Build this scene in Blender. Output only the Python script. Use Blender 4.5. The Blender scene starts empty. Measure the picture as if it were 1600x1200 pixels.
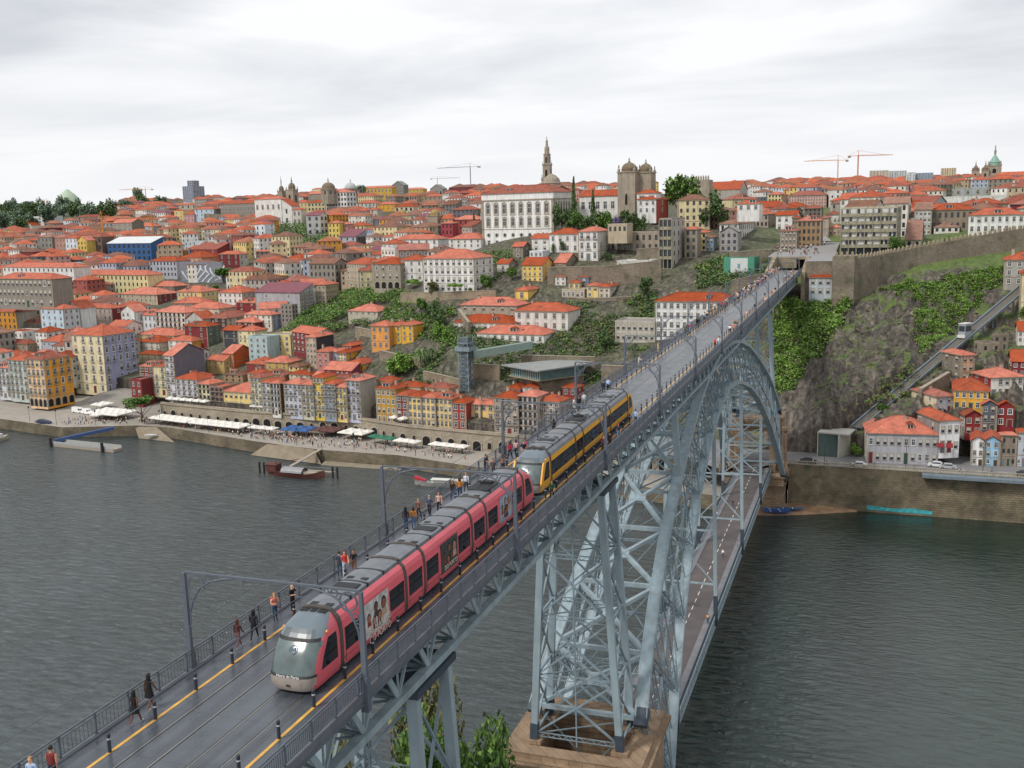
import bpy, bmesh, math, random
import numpy as np
from mathutils import Vector, Matrix
# ------------------------------------------------------------------ camera, world, sun, exposure
sc = bpy.context.scene
COL = sc.collection
CAM = Vector((28.19, 0.0, 82.96))
FPX = 1593.36
_yaw, _pitch, _roll = -0.3388, -0.1667, -0.0253
_f = Vector((math.sin(_yaw)*math.cos(_pitch), math.cos(_yaw)*math.cos(_pitch), math.sin(_pitch)))
_r = Vector((math.cos(_yaw), -math.sin(_yaw), 0)); _u = _r.cross(_f)
_c, _s = math.cos(_roll), math.sin(_roll)
RGT = _c*_r+_s*_u; UP = -_s*_r+_c*_u; FWD = _f
cd = bpy.data.cameras.new('camera'); cam = bpy.data.objects.new('camera', cd); COL.objects.link(cam)
cd.sensor_width = 36; cd.lens = FPX/1600*36; cd.clip_start = 0.5; cd.clip_end = 20000
m = Matrix((RGT, UP, -FWD)).transposed().to_4x4(); m.translation = CAM; cam.matrix_world = m
sc.camera = cam
sc.view_settings.view_transform = 'Standard'; sc.view_settings.look = 'None'
sc.view_settings.exposure = 0.2; sc.view_settings.gamma = 1.0
try: sc.view_settings.use_curve_mapping = False
except Exception: pass
sc.render.engine = 'CYCLES'
sc.cycles.max_bounces = 5; sc.cycles.diffuse_bounces = 2; sc.cycles.glossy_bounces = 3
sc.cycles.transmission_bounces = 2; sc.cycles.transparent_max_bounces = 6; sc.cycles.volume_bounces = 0
sc.cycles.use_denoising = True
SUN_EL, SUN_AZ = math.radians(48), math.radians(215)     # azimuth from +y clockwise
w = bpy.data.worlds.new("World"); sc.world = w; w.use_nodes = True
nt = w.node_tree; nt.nodes.clear()
def _n(t, **k):
    n = nt.nodes.new(t)
    for a, b in k.items(): setattr(n, a, b)
    return n
_L = nt.links.new
out = _n('ShaderNodeOutputWorld'); bg = _n('ShaderNodeBackground'); _L(bg.outputs[0], out.inputs[0])
sky = _n('ShaderNodeTexSky', sky_type='NISHITA', sun_disc=False); sky.sun_elevation = SUN_EL; sky.sun_rotation = SUN_AZ
sky.dust_density = 3.0
# overcast: a cloud deck mixed over the clear sky, by direction only
tc = _n('ShaderNodeTexCoord'); sep = _n('ShaderNodeSeparateXYZ'); _L(tc.outputs['Generated'], sep.inputs[0])
zz = _n('ShaderNodeMath', operation='MAXIMUM'); _L(sep.outputs[2], zz.inputs[0]); zz.inputs[1].default_value = 0.0
zo = _n('ShaderNodeMath', operation='ADD'); _L(zz.outputs[0], zo.inputs[0]); zo.inputs[1].default_value = 0.10
dv = _n('ShaderNodeVectorMath', operation='DIVIDE')
cb = _n('ShaderNodeCombineXYZ'); [_L(zo.outputs[0], cb.inputs[i]) for i in range(3)]
_L(tc.outputs['Generated'], dv.inputs[0]); _L(cb.outputs[0], dv.inputs[1])
n1 = _n('ShaderNodeTexNoise'); n1.inputs['Scale'].default_value = 0.55; n1.inputs['Detail'].default_value = 7; n1.inputs['Roughness'].default_value = 0.52
n1.inputs['Distortion'].default_value = 0.35
mp = _n('ShaderNodeMapping'); mp.inputs['Location'].default_value = (1.7, 4.1, 0); mp.inputs['Scale'].default_value = (1.0, 1.5, 1.0)
_L(dv.outputs[0], mp.inputs[0]); _L(mp.outputs[0], n1.inputs['Vector'])
cr = _n('ShaderNodeValToRGB'); cr.color_ramp.elements[0].position = 0.36; cr.color_ramp.elements[1].position = 0.62
cr.color_ramp.elements[0].color = (4.4, 4.65, 5.1, 1); cr.color_ramp.elements[1].color = (8.4, 8.45, 8.6, 1)
_L(n1.outputs[0], cr.inputs[0])
# the deck is thicker and darker overhead, bright near the horizon
ze = _n('ShaderNodeMapRange'); _L(sep.outputs[2], ze.inputs[0])
ze.inputs[1].default_value = 0.02; ze.inputs[2].default_value = 0.22; ze.inputs[3].default_value = 0.95; ze.inputs[4].default_value = 0.0
mx = _n('ShaderNodeMix', data_type='RGBA'); _L(ze.outputs[0], mx.inputs[0]); _L(cr.outputs[0], mx.inputs[6]); mx.inputs[7].default_value = (8.0, 8.1, 8.3, 1)
m2 = _n('ShaderNodeMix', data_type='RGBA'); m2.inputs[0].default_value = 0.94; _L(sky.outputs[0], m2.inputs[6]); _L(mx.outputs[2], m2.inputs[7])
_L(m2.outputs[2], bg.inputs[0]); bg.inputs[1].default_value = 0.108
sl = bpy.data.lights.new('sun', 'SUN'); sl.energy = 2.0; sl.angle = math.radians(10); sl.color = (1, 0.96, 0.9)
so = bpy.data.objects.new('sun', sl); COL.objects.link(so)
sd = Vector((math.sin(SUN_AZ)*math.cos(SUN_EL), math.cos(SUN_AZ)*math.cos(SUN_EL), math.sin(SUN_EL)))
so.rotation_euler = sd.to_track_quat('Z', 'Y').to_euler()
so.location = (0, 0, 300)
# ------------------------------------------------------------------ helpers
def link(o, parent=None):
    COL.objects.link(o)
    if parent is not None: o.parent = parent
    return o
def tag(o, label=None, cat=None, group=None, kind=None):
    if label: o['label'] = label
    if cat: o['category'] = cat
    if group: o['group'] = group
    if kind: o['kind'] = kind
    return o
def empty(name, loc=(0, 0, 0), rz=0, label=None, cat=None, group=None):
    o = bpy.data.objects.new(name, None); o.empty_display_size = 0.5
    o.location = loc; o.rotation_euler = (0, 0, rz); link(o); return tag(o, label, cat, group)
def copy_tree(o, parent=None):
    c = o.copy(); COL.objects.link(c)
    if parent is not None: c.parent = parent
    for ch in list(KIDS.get(o.name, ())):
        d = copy_tree(ch, c)
        KIDS.setdefault(c.name, []).append(d)
    return c
KIDS = {}
class MB:
    """collects polygons, several material slots"""
    def __init__(s): s.v = []; s.f = []; s.mi = []; s.cur = 0; s.mats = []
    def mat(s, m):
        if m not in s.mats: s.mats.append(m)
        s.cur = s.mats.index(m); return s
    def poly(s, pts):
        n = len(s.v); s.v.extend([tuple(p) for p in pts]); s.f.append(tuple(range(n, n+len(pts)))); s.mi.append(s.cur)
    def box(s, x0, x1, y0, y1, z0, z1):
        s.hexa([(x0,y0,z0),(x1,y0,z0),(x1,y1,z0),(x0,y1,z0),(x0,y0,z1),(x1,y0,z1),(x1,y1,z1),(x0,y1,z1)])
    def hexa(s, p):
        n = len(s.v); s.v.extend([tuple(q) for q in p])
        for f in ((3,2,1,0),(4,5,6,7),(0,1,5,4),(1,2,6,5),(2,3,7,6),(3,0,4,7)):
            s.f.append(tuple(n+i for i in f)); s.mi.append(s.cur)
    def bar(s, a, b, w, h=None, up=(0, 0, 1)):
        a = Vector(a); b = Vector(b); h = w if h is None else h
        d = (b-a)
        if d.length < 1e-6: return
        d.normalize(); u = Vector(up)
        if abs(d.dot(u)) > 0.98: u = Vector((0, 1, 0)) if abs(d.y) < 0.9 else Vector((1, 0, 0))
        r = d.cross(u).normalized(); t = r.cross(d).normalized()
        r = r*(w/2); t = t*(h/2)
        s.hexa([a-r-t, a+r-t, b+r-t, b-r-t, a-r+t, a+r+t, b+r+t, b-r+t])
    def tube(s, pts, rad, n=6, cap=True):
        pts = [Vector(p) for p in pts]; k = len(pts)
        if not hasattr(rad, '__len__'): rad = [rad]*k
        base = len(s.v); prev = None
        for i, p in enumerate(pts):
            d = (pts[min(i+1, k-1)]-pts[max(i-1, 0)])
            if d.length < 1e-9: d = Vector((0, 0, 1))
            d.normalize()
            if prev is None:
                u = Vector((0, 0, 1)) if abs(d.z) < 0.9 else Vector((1, 0, 0))
                r = d.cross(u).normalized()
            else:
                r = (prev-d*prev.dot(d))
                r = r.normalized() if r.length > 1e-6 else d.cross(Vector((0, 0, 1))).normalized()
            prev = r; t = d.cross(r)
            for j in range(n):
                a = 2*math.pi*j/n; q = p+(r*math.cos(a)+t*math.sin(a))*rad[i]; s.v.append(tuple(q))
        for i in range(k-1):
            for j in range(n):
                a = base+i*n+j; b = base+i*n+(j+1) % n
                s.f.append((a, b, b+n, a+n)); s.mi.append(s.cur)
        if cap:
            s.f.append(tuple(base+j for j in reversed(range(n)))); s.mi.append(s.cur)
            s.f.append(tuple(base+(k-1)*n+j for j in range(n))); s.mi.append(s.cur)
    def lathe(s, prof, c=(0, 0, 0), n=12):
        base = len(s.v)
        for (r, z) in prof:
            for j in range(n):
                a = 2*math.pi*j/n; s.v.append((c[0]+r*math.cos(a), c[1]+r*math.sin(a), c[2]+z))
        for i in range(len(prof)-1):
            for j in range(n):
                a = base+i*n+j; b = base+i*n+(j+1) % n
                s.f.append((a, b, b+n, a+n)); s.mi.append(s.cur)
    def prism(s, poly, z0, z1):
        """poly: ccw list of (x,y)"""
        n = len(poly); b = len(s.v)
        for z in (z0, z1): s.v.extend([(p[0], p[1], z) for p in poly])
        s.f.append(tuple(b+i for i in reversed(range(n)))); s.mi.append(s.cur)
        s.f.append(tuple(b+n+i for i in range(n))); s.mi.append(s.cur)
        for i in range(n):
            j = (i+1) % n
            s.f.append((b+i, b+j, b+n+j, b+n+i)); s.mi.append(s.cur)
    def loft(s, rings, close=True, cap=True):
        b = len(s.v); n = len(rings[0])
        for r in rings: s.v.extend([tuple(p) for p in r])
        for i in range(len(rings)-1):
            for j in range(n if close else n-1):
                a = b+i*n+j; c = b+i*n+(j+1) % n
                s.f.append((a, c, c+n, a+n)); s.mi.append(s.cur)
        if cap:
            s.f.append(tuple(b+i for i in reversed(range(n)))); s.mi.append(s.cur)
            s.f.append(tuple(b+(len(rings)-1)*n+i for i in range(n))); s.mi.append(s.cur)
    def mesh(s, name, m=None):
        me = bpy.data.meshes.new(name); me.from_pydata(s.v, [], s.f)
        mats = s.mats if s.mats else [m]
        for x in mats: me.materials.append(x)
        if len(mats) > 1: me.polygons.foreach_set('material_index', s.mi)
        me.update(); return me
    def build(s, name, m=None, parent=None, smooth=False, **kw):
        me = s.mesh(name, m)
        if smooth:
            bm_w = bmesh.new(); bm_w.from_mesh(me); bmesh.ops.remove_doubles(bm_w, verts=bm_w.verts, dist=.0005); bm_w.to_mesh(me); bm_w.free(); me.polygons.foreach_set('use_smooth', [True]*len(me.polygons))
        o = bpy.data.objects.new(name, me); link(o, parent)
        if parent is not None: KIDS.setdefault(parent.name, []).append(o)
        return tag(o, **kw) if kw else o
def inst(name, me, parent, loc, rz=0, scale=None, rot=None):
    o = bpy.data.objects.new(name, me); o.location = loc
    o.rotation_euler = rot if rot else (0, 0, rz)
    if scale: o.scale = scale
    link(o, parent)
    if parent is not None: KIDS.setdefault(parent.name, []).append(o)
    return o
# ------------------------------------------------------------------ materials
def srgb(h):
    if isinstance(h, str):
        h = [int(h[i:i+2], 16)/255 for i in (0, 2, 4)]
    return tuple((c/12.92 if c <= 0.04045 else ((c+0.055)/1.055)**2.4) for c in h)
_M = {}
def mat(name, col, rough=0.7, var=0.15, scale=1.0, bump=0.0, bscale=8.0, metal=0.0, dirt=0.0, spec=0.5, stain=0.0, coords='Object', em=None):
    if name in _M: return _M[name]
    m = bpy.data.materials.new(name); m.use_nodes = True; nt = m.node_tree; N = nt.nodes; L = nt.links.new
    b = N['Principled BSDF']; b.inputs['Roughness'].default_value = rough; b.inputs['Metallic'].default_value = metal
    b.inputs['Specular IOR Level'].default_value = spec
    col = tuple(col)[:3]
    tc = N.new('ShaderNodeTexCoord')
    co = tc.outputs[coords]
    if var > 0:
        n = N.new('ShaderNodeTexNoise'); n.inputs['Scale'].default_value = scale; n.inputs['Detail'].default_value = 5
        L(co, n.inputs['Vector'])
        r = N.new('ShaderNodeValToRGB'); r.color_ramp.elements[0].position = 0.3; r.color_ramp.elements[1].position = 0.7
        r.color_ramp.elements[0].color = tuple(c*(1-var) for c in col)+(1,)
        r.color_ramp.elements[1].color = tuple(min(1, c*(1+var)) for c in col)+(1,)
        L(n.outputs[0], r.inputs[0]); last = r.outputs[0]
        if dirt > 0:   # vertical weather streaks
            mp = N.new('ShaderNodeMapping'); mp.inputs['Scale'].default_value = (1.2, 1.2, 0.12); L(co, mp.inputs[0])
            n2 = N.new('ShaderNodeTexNoise'); n2.inputs['Scale'].default_value = 1.0; n2.inputs['Detail'].default_value = 6; L(mp.outputs[0], n2.inputs['Vector'])
            r2 = N.new('ShaderNodeValToRGB'); r2.color_ramp.elements[0].position = 0.42; r2.color_ramp.elements[1].position = 0.72
            r2.color_ramp.elements[0].color = (0, 0, 0, 1); r2.color_ramp.elements[1].color = (dirt, dirt, dirt, 1)
            L(n2.outputs[0], r2.inputs[0])
            x = N.new('ShaderNodeMix'); x.data_type = 'RGBA'; L(r2.outputs[0], x.inputs[0]); L(last, x.inputs[6])
            x.inputs[7].default_value = (0.09, 0.08, 0.07, 1); last = x.outputs[2]
        L(last, b.inputs['Base Color'])
    else: b.inputs['Base Color'].default_value = col+(1,)
    if bump > 0:
        n3 = N.new('ShaderNodeTexNoise'); n3.inputs['Scale'].default_value = bscale; n3.inputs['Detail'].default_value = 6; L(co, n3.inputs['Vector'])
        bp = N.new('ShaderNodeBump'); bp.inputs['Strength'].default_value = 1; bp.inputs['Distance'].default_value = bump
        L(n3.outputs[0], bp.inputs['Height']); L(bp.outputs[0], b.inputs['Normal'])
    if em: b.inputs['Emission Color'].default_value = em+(1,); b.inputs['Emission Strength'].default_value = 1.5
    _M[name] = m; return m
def nodes_of(m): return m.node_tree.nodes, m.node_tree.links.new
def masonry(name, c1, c2, mortar, bw=0.9, bh=0.4, stain=0.5, moss=0.0, vscale=0.15):
    """coursed stone: brick texture on wall coordinates, large stains, damp runs"""
    if name in _M: return _M[name]
    m = bpy.data.materials.new(name); m.use_nodes = True; N, L = nodes_of(m); b = N['Principled BSDF']; b.inputs['Roughness'].default_value = 0.9
    tc = N.new('ShaderNodeTexCoord'); sp = N.new('ShaderNodeSeparateXYZ'); L(tc.outputs['Object'], sp.inputs[0])
    ad = N.new('ShaderNodeMath'); ad.operation = 'ADD'; L(sp.outputs[0], ad.inputs[0]); L(sp.outputs[1], ad.inputs[1])
    cb = N.new('ShaderNodeCombineXYZ'); L(ad.outputs[0], cb.inputs[0]); L(sp.outputs[2], cb.inputs[1])
    bt = N.new('ShaderNodeTexBrick'); bt.inputs['Color1'].default_value = c1+(1,); bt.inputs['Color2'].default_value = c2+(1,)
    bt.inputs['Mortar'].default_value = mortar+(1,); bt.inputs['Scale'].default_value = 1; bt.inputs['Mortar Size'].default_value = 0.03
    bt.inputs['Brick Width'].default_value = bw; bt.inputs['Row Height'].default_value = bh; L(cb.outputs[0], bt.inputs['Vector'])
    n = N.new('ShaderNodeTexNoise'); n.inputs['Scale'].default_value = vscale; n.inputs['Detail'].default_value = 8; n.inputs['Roughness'].default_value = 0.65
    L(tc.outputs['Object'], n.inputs['Vector'])
    r = N.new('ShaderNodeValToRGB'); r.color_ramp.elements[0].position = 0.4; r.color_ramp.elements[1].position = 0.62
    r.color_ramp.elements[0].color = (0, 0, 0, 1); r.color_ramp.elements[1].color = (stain, stain, stain, 1); L(n.outputs[0], r.inputs[0])
    x = N.new('ShaderNodeMix'); x.data_type = 'RGBA'; L(r.outputs[0], x.inputs[0]); L(bt.outputs[0], x.inputs[6]); x.inputs[7].default_value = tuple(c*0.3 for c in c1)+(1,)
    last = x.outputs[2]
    if moss:
        n2 = N.new('ShaderNodeTexNoise'); n2.inputs['Scale'].default_value = vscale*2.3; n2.inputs['Detail'].default_value = 8; L(tc.outputs['Object'], n2.inputs['Vector'])
        r2 = N.new('ShaderNodeValToRGB'); r2.color_ramp.elements[0].position = 0.55; r2.color_ramp.elements[1].position = 0.68
        r2.color_ramp.elements[0].color = (0, 0, 0, 1); r2.color_ramp.elements[1].color = (moss, moss, moss, 1); L(n2.outputs[0], r2.inputs[0])
        y = N.new('ShaderNodeMix'); y.data_type = 'RGBA'; L(r2.outputs[0], y.inputs[0]); L(last, y.inputs[6]); y.inputs[7].default_value = (0.05, 0.075, 0.025, 1); last = y.outputs[2]
    L(last, b.inputs['Base Color'])
    bp = N.new('ShaderNodeBump'); bp.inputs['Distance'].default_value = 0.08; L(bt.outputs['Fac'], bp.inputs['Height']); bp.invert = True
    L(bp.outputs[0], b.inputs['Normal'])
    _M[name] = m; return m
# ------------------------------------------------------------------ bridge
STEEL = mat('painted steel blue grey', srgb('93A4AB'), 0.5, 0.10, 0.6, dirt=0.35)
STEEL2 = mat('painted steel in the web', srgb('7E9099'), 0.6, 0.14, 0.8, dirt=0.45)
STEELD = mat('dark painted steel foot', srgb('39444F'), 0.6, 0.15, 1.0)
RAILM = mat('dark grey railing paint', srgb('59606A'), 0.5, 0.12, 1.5)
FASC = mat('dark fascia steel', srgb('5A616B'), 0.6, 0.12, 0.7, dirt=0.1)
YEL = mat('yellow tactile strip', srgb('D9A649'), 0.45, 0.18, 1.3, dirt=0.35)
RST = mat('polished tram rail', srgb('A9A59C'), 0.32, 0.1, 2.0, metal=0.9)
GRV = mat('rail groove', srgb('1B1B1C'), 0.9, 0.1)
KERB = mat('worn kerb steel', srgb('62656B'), 0.7, 0.2, 1.0)
def deck_mat():
    m = bpy.data.materials.new('damp resin deck surface'); m.use_nodes = True; N, L = nodes_of(m); b = N['Principled BSDF']
    tc = N.new('ShaderNodeTexCoord')
    n = N.new('ShaderNodeTexNoise'); n.inputs['Scale'].default_value = 0.45; n.inputs['Detail'].default_value = 7; n.inputs['Roughness'].default_value = 0.6; L(tc.outputs['Object'], n.inputs[0])
    r = N.new('ShaderNodeValToRGB'); r.color_ramp.elements[0].position = 0.3; r.color_ramp.elements[1].position = 0.72
    r.color_ramp.elements[0].color = srgb('40454B')+(1,); r.color_ramp.elements[1].color = srgb('565C64')+(1,); L(n.outputs[0], r.inputs[0])
    # plate joints across the deck
    mp = N.new('ShaderNodeMapping'); mp.inputs['Scale'].default_value = (0.02, 1/4.25, 1); L(tc.outputs['Object'], mp.inputs[0])
    n4 = N.new('ShaderNodeTexNoise'); n4.inputs['Scale'].default_value = 1.5; L(tc.outputs['Object'], n4.inputs[0])
    sp = N.new('ShaderNodeSeparateXYZ'); L(mp.outputs[0], sp.inputs[0])
    fr = N.new('ShaderNodeMath'); fr.operation = 'FRACT'; L(sp.outputs[1], fr.inputs[0])
    lt = N.new('ShaderNodeMath'); lt.operation = 'LESS_THAN'; L(fr.outputs[0], lt.inputs[0]); lt.inputs[1].default_value = 0.012
    ml = N.new('ShaderNodeMath'); ml.operation = 'MULTIPLY'; L(lt.outputs[0], ml.inputs[0]); ml.inputs[1].default_value = 0.55
    x = N.new('ShaderNodeMix'); x.data_type = 'RGBA'; L(ml.outputs[0], x.inputs[0]); L(r.outputs[0], x.inputs[6]); x.inputs[7].default_value = (0.03, 0.032, 0.035, 1)
    mp6 = N.new('ShaderNodeMapping'); mp6.inputs['Scale'].default_value = (2.2, .06, 1); L(tc.outputs['Object'], mp6.inputs[0])
    n6 = N.new('ShaderNodeTexNoise'); n6.inputs['Scale'].default_value = 1; n6.inputs['Detail'].default_value = 6; L(mp6.outputs[0], n6.inputs[0])
    m6 = N.new('ShaderNodeMapRange'); m6.inputs[1].default_value = .35; m6.inputs[2].default_value = .65; m6.inputs[3].default_value = .72; m6.inputs[4].default_value = 1.12; L(n6.outputs[0], m6.inputs[0])
    x6 = N.new('ShaderNodeMix'); x6.data_type = 'RGBA'; x6.blend_type = 'MULTIPLY'; x6.inputs[0].default_value = 1; L(x.outputs[2], x6.inputs[6]); L(m6.outputs[0], x6.inputs[7]); x = x6
    L(x.outputs[2], b.inputs['Base Color'])
    r2 = N.new('ShaderNodeMapRange'); r2.inputs[1].default_value = 0.35; r2.inputs[2].default_value = 0.65; r2.inputs[3].default_value = 0.22; r2.inputs[4].default_value = 0.40; b.inputs['Specular IOR Level'].default_value = .85
    L(n.outputs[0], r2.inputs[0]); L(r2.outputs[0], b.inputs['Roughness'])
    n3 = N.new('ShaderNodeTexNoise'); n3.inputs['Scale'].default_value = 6; n3.inputs['Detail'].default_value = 4; L(tc.outputs['Object'], n3.inputs[0])
    bp = N.new('ShaderNodeBump'); bp.inputs['Distance'].default_value = 0.01; L(n3.outputs[0], bp.inputs['Height']); L(bp.outputs[0], b.inputs['Normal'])
    return m
GRAN = masonry('granite blocks', srgb('A58C72'), srgb('927A62'), srgb('6F5C4A'), 1.5, 0.6, 0.55, vscale=0.35)
ZD = 59.5; Y0, Y1 = 8.0, 388.0
GY = [42.3, 65.4, 91.6, 117.9, 144.4, 172.0, 199.4, 226.6, 254.4, 282.5, 310.5, 338.5, 366.5]
YC = 191.0
bridge = empty('steel_arch_bridge', (0, 0, 0), 0, 'huge blue grey lattice steel arch bridge carrying the trams over the river', 'bridge')
def bp_(name): return name
b = MB(); b.box(-5.0, 5.0, Y0, Y1, ZD-0.35, ZD); b.build('deck', deck_mat(), bridge)
for s in (-1, 1):
    b = MB(); b.box(s*3.361-0.085, s*3.361+0.085, Y0, Y1, ZD+0.002, ZD+0.014); b.build('yellow_strip', YEL, bridge)
    b = MB(); b.box(min(s*4.9, s*5.12), max(s*4.9, s*5.12), Y0, Y1, ZD-0.3, ZD+0.10); b.build('kerb', KERB, bridge)
    b = MB()
    b.box(min(s*4.9, s*5.12)+s*0.004, max(s*4.9, s*5.12)+s*0.004, Y0, Y1, ZD-0.42, ZD-0.31)
    b.box(min(s*4.8, s*5.2), max(s*4.8, s*5.2), Y0, Y1, ZD-0.47, ZD-0.425)
    y = Y0
    while y < Y1: b.bar((s*3.6, y, ZD-1.7), (s*5.0, y, ZD-0.52), 0.14, 0.2); y += 4.25
    b.build('fascia', FASC, bridge)
for x in (-2.268, -0.833, 0.833, 2.268):
    b = MB().mat(RST); b.box(x-0.035, x+0.035, Y0, Y1, ZD+0.002, ZD+0.012)
    b.mat(GRV); b.box(x+(0.036 if x < 0 else -0.085), x+(0.085 if x < 0 else -0.036), Y0, Y1, ZD+0.0015, ZD+0.007)
    b.build('tram_rail', None, bridge)
# railings
for s in (-1, 1):
    b = MB(); X = s*5.02; z0 = ZD+0.10
    b.box(X-0.035, X+0.035, Y0, Y1, ZD+1.10, ZD+1.16); b.box(X-0.02, X+0.02, Y0, Y1, ZD+0.93, ZD+0.97); b.box(X-0.02, X+0.02, Y0, Y1, ZD+0.2, ZD+0.24)
    y = Y0; k = 0; st = 2.25
    while y < Y1:
        b.box(X-0.05, X+0.05, y-0.05, y+0.05, ZD+0.0, ZD+1.12)
        n = 9 if s < 0 else 14; wd = 0.013 if s < 0 else 0.028
        if s > 0 or y < 200:
            for i in range(1, n):
                yy = y+st*i/n; b.box(X-0.012, X+0.012, yy-wd, yy+wd, ZD+0.22, ZD+0.95)
        else:
            for i in range(1, n): yy = y+st*i/n; b.box(X-0.012, X+0.012, yy-0.02, yy+0.02, ZD+0.22, ZD+0.95)
        y += st
    b.build('railing', RAILM, bridge)
# deck trusses
ZB, ZT = 55.6, 58.9; XT = 3.4; NS = 4.25; NB0 = 45.1-NS*8
nodes = [NB0+NS*k for k in range(0, 200) if NB0+NS*k < Y1-2]
for s in (-1, 1):
    b = MB(); b.box(s*XT-0.3, s*XT+0.3, Y0+1, Y1-4, ZB-0.3, ZB+0.16); b.build('bottom_chord', STEEL, bridge)
    b = MB(); b.box(s*XT-0.25, s*XT+0.25, Y0+1, Y1-2, ZT-0.25, ZT+0.05); b.build('top_chord', FASC, bridge)
    b = MB()
    for y in nodes:
        b.bar((s*XT, y-NS/2, ZT-0.2), (s*XT, y, ZB+0.1), 0.12, 0.4, up=(0, 1, 0.2))
        b.bar((s*XT, y+NS/2, ZT-0.2), (s*XT, y, ZB+0.1), 0.16, 0.16)
        b.bar((s*XT, y, ZT-0.2), (s*XT, y, ZB+0.1), 0.10, 0.10)
    b.build('truss_web', STEEL, bridge)
b = MB()
for y in nodes:
    b.bar((-XT, y, ZB), (XT, y, ZB), 0.2, 0.2); b.bar((-XT, y, ZB), (XT, y, ZT-0.3), 0.12); b.bar((XT, y, ZB), (-XT, y, ZT-0.3), 0.12)
    b.bar((-XT, y, ZB-0.05), (XT, y+NS, ZB-0.05), 0.12); b.bar((-XT, y, ZT), (XT, y, ZT), 0.2, 0.3)
b.build('cross_frame', STEEL2, bridge)
# the arch
EXO = [0, 10, 22, 35, 45, 55, 67, 75.5, 84, 89.5]; EXZ = [57.2, 56.9, 55.5, 52.8, 49.8, 46.3, 41.8, 37.3, 32, 27.0]
INO = [0, 15, 30, 42, 53, 64, 73, 80, 84.5]; INZ = [49.8, 48.2, 44.7, 40.5, 35, 28.6, 21.5, 15.2, 10.5]
def ze_(o): return float(np.interp(abs(o), EXO, EXZ))
def zi_(o): return float(np.interp(abs(o), INO, INZ))
def xw(z): return 2.9+3.3*max(0.0, 57-z)/30
OFF = [88.5, 82.6, 74.5, 65.8, 54, 44, 34.5, 25.5, 17, 8.5]
OFF = [-o for o in OFF]+[0]+OFF[::-1]
def E_(o, s, dz=0): z = ze_(o)+dz; return Vector((s*xw(z), YC+o, z))
def I_(o, s, dz=0):
    oi = max(-84.5, min(84.5, o*84.5/88.5)); z = zi_(oi)+dz; return Vector((s*xw(z), YC+oi, z))
def laced(b, p, q, gap, wid, side, step=0.9):
    """a laced strut: two angles with zigzag lacing, spread along side"""
    p = Vector(p); q = Vector(q); side = Vector(side).normalized()*(gap/2); L_ = (q-p).length
    if step > 20: b.bar(p, q, wid*1.5); return
    b.bar(p-side, q-side, wid); b.bar(p+side, q+side, wid)
    n = max(2, int(L_/step)); sg = 1
    for i in range(n):
        a = p.lerp(q, i/n)+side*sg; c = p.lerp(q, (i+1)/n)-side*sg; b.bar(a, c, wid*0.6); sg = -sg
SUB = 3
for s in (-1, 1):
    for fn, nm, wd, hh in ((E_, 'outer_arch_chord', 1.45, 0.62), (I_, 'inner_arch_chord', 1.3, 0.62)):
        b = MB(); pts = []
        for i in range(len(OFF)-1):
            for j in range(SUB): pts.append(fn(OFF[i]+(OFF[i+1]-OFF[i])*j/SUB, s))
        pts.append(fn(OFF[-1], s))
        rings = []
        for i, p in enumerate(pts):
            d = (pts[min(i+1, len(pts)-1)]-pts[max(0, i-1)]).normalized(); r = Vector((1, 0, 0)); t = d.cross(r).normalized()
            if t.z < 0: t = -t
            rings.append([p-r*wd/2-t*hh/2, p+r*wd/2-t*hh/2, p+r*wd/2+t*hh/2, p-r*wd/2+t*hh/2])
        b.loft(rings)
        # raised edge plates along the flange
        for q in (-1, 1):
            rr = []
            for i, p in enumerate(pts):
                d = (pts[min(i+1, len(pts)-1)]-pts[max(0, i-1)]).normalized(); r = Vector((1, 0, 0)); t = d.cross(r).normalized()
                if t.z < 0: t = -t
                c = p+r*q*wd*0.42+t*hh/2
                rr.append([c-r*.05-t*.02, c+r*.05-t*.02, c+r*.05+t*.06, c-r*.05+t*.06])
            b.loft(rr)
        b.build(nm, STEEL, bridge)
    b = MB()
    for i, o in enumerate(OFF):
        side = (1, 0, 0)
        laced(b, I_(o, s), E_(o, s), 0.9, 0.13, side, 0.8 if o < -5 else 30)
        if i < len(OFF)-1:
            o2 = OFF[i+1]; om = (o+o2)/2
            b.bar(I_(om, s), E_(om, s), .12)
            laced(b, I_(o, s), E_(o2, s), 0.8, 0.11, side, 1.6 if o < -5 else 30); laced(b, E_(o, s), I_(o2, s), 0.8, 0.11, side, 1.6 if o < -5 else 30)
            b.bar((I_(o, s)+E_(o, s))/2, (I_(o2, s)+E_(o2, s))/2, 0.3, 0.16)
    b.build('arch_web', STEEL2, bridge)
for i, o in enumerate(OFF):
    b = MB()
    b.bar(E_(o, -1), E_(o, 1), 0.45, 0.5)
    if i < len(OFF)-1 and abs(YC+(o+OFF[i+1])/2-YC) > 12:
        o2 = OFF[i+1]
        b.bar(E_(o, -1), E_(o2, 1), 0.55, 0.4); b.bar(E_(o, 1), E_(o2, -1), 0.55, 0.4); c = (E_(o, -1)+E_(o2, 1)+E_(o, 1)+E_(o2, -1))/4; d = (E_(o2, 1)-E_(o, 1)).normalized(); b.bar(c-d*.75, c+d*.75, 1.3, .44)
    b.build('outer_bracing', STEEL, bridge)
    b = MB()
    b.bar(I_(o, -1), I_(o, 1), 0.3, 0.4); (b.bar(I_(o, -1), E_(o, 1), 0.16), b.bar(I_(o, 1), E_(o, -1), 0.16)) if o < -5 else 0
    if i < len(OFF)-1:
        o2 = OFF[i+1]; b.bar(I_(o, -1), I_(o2, 1), 0.2, 0.2); b.bar(I_(o, 1), I_(o2, -1), 0.2, 0.2)
    b.build('inner_bracing', STEEL2, bridge)
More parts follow.
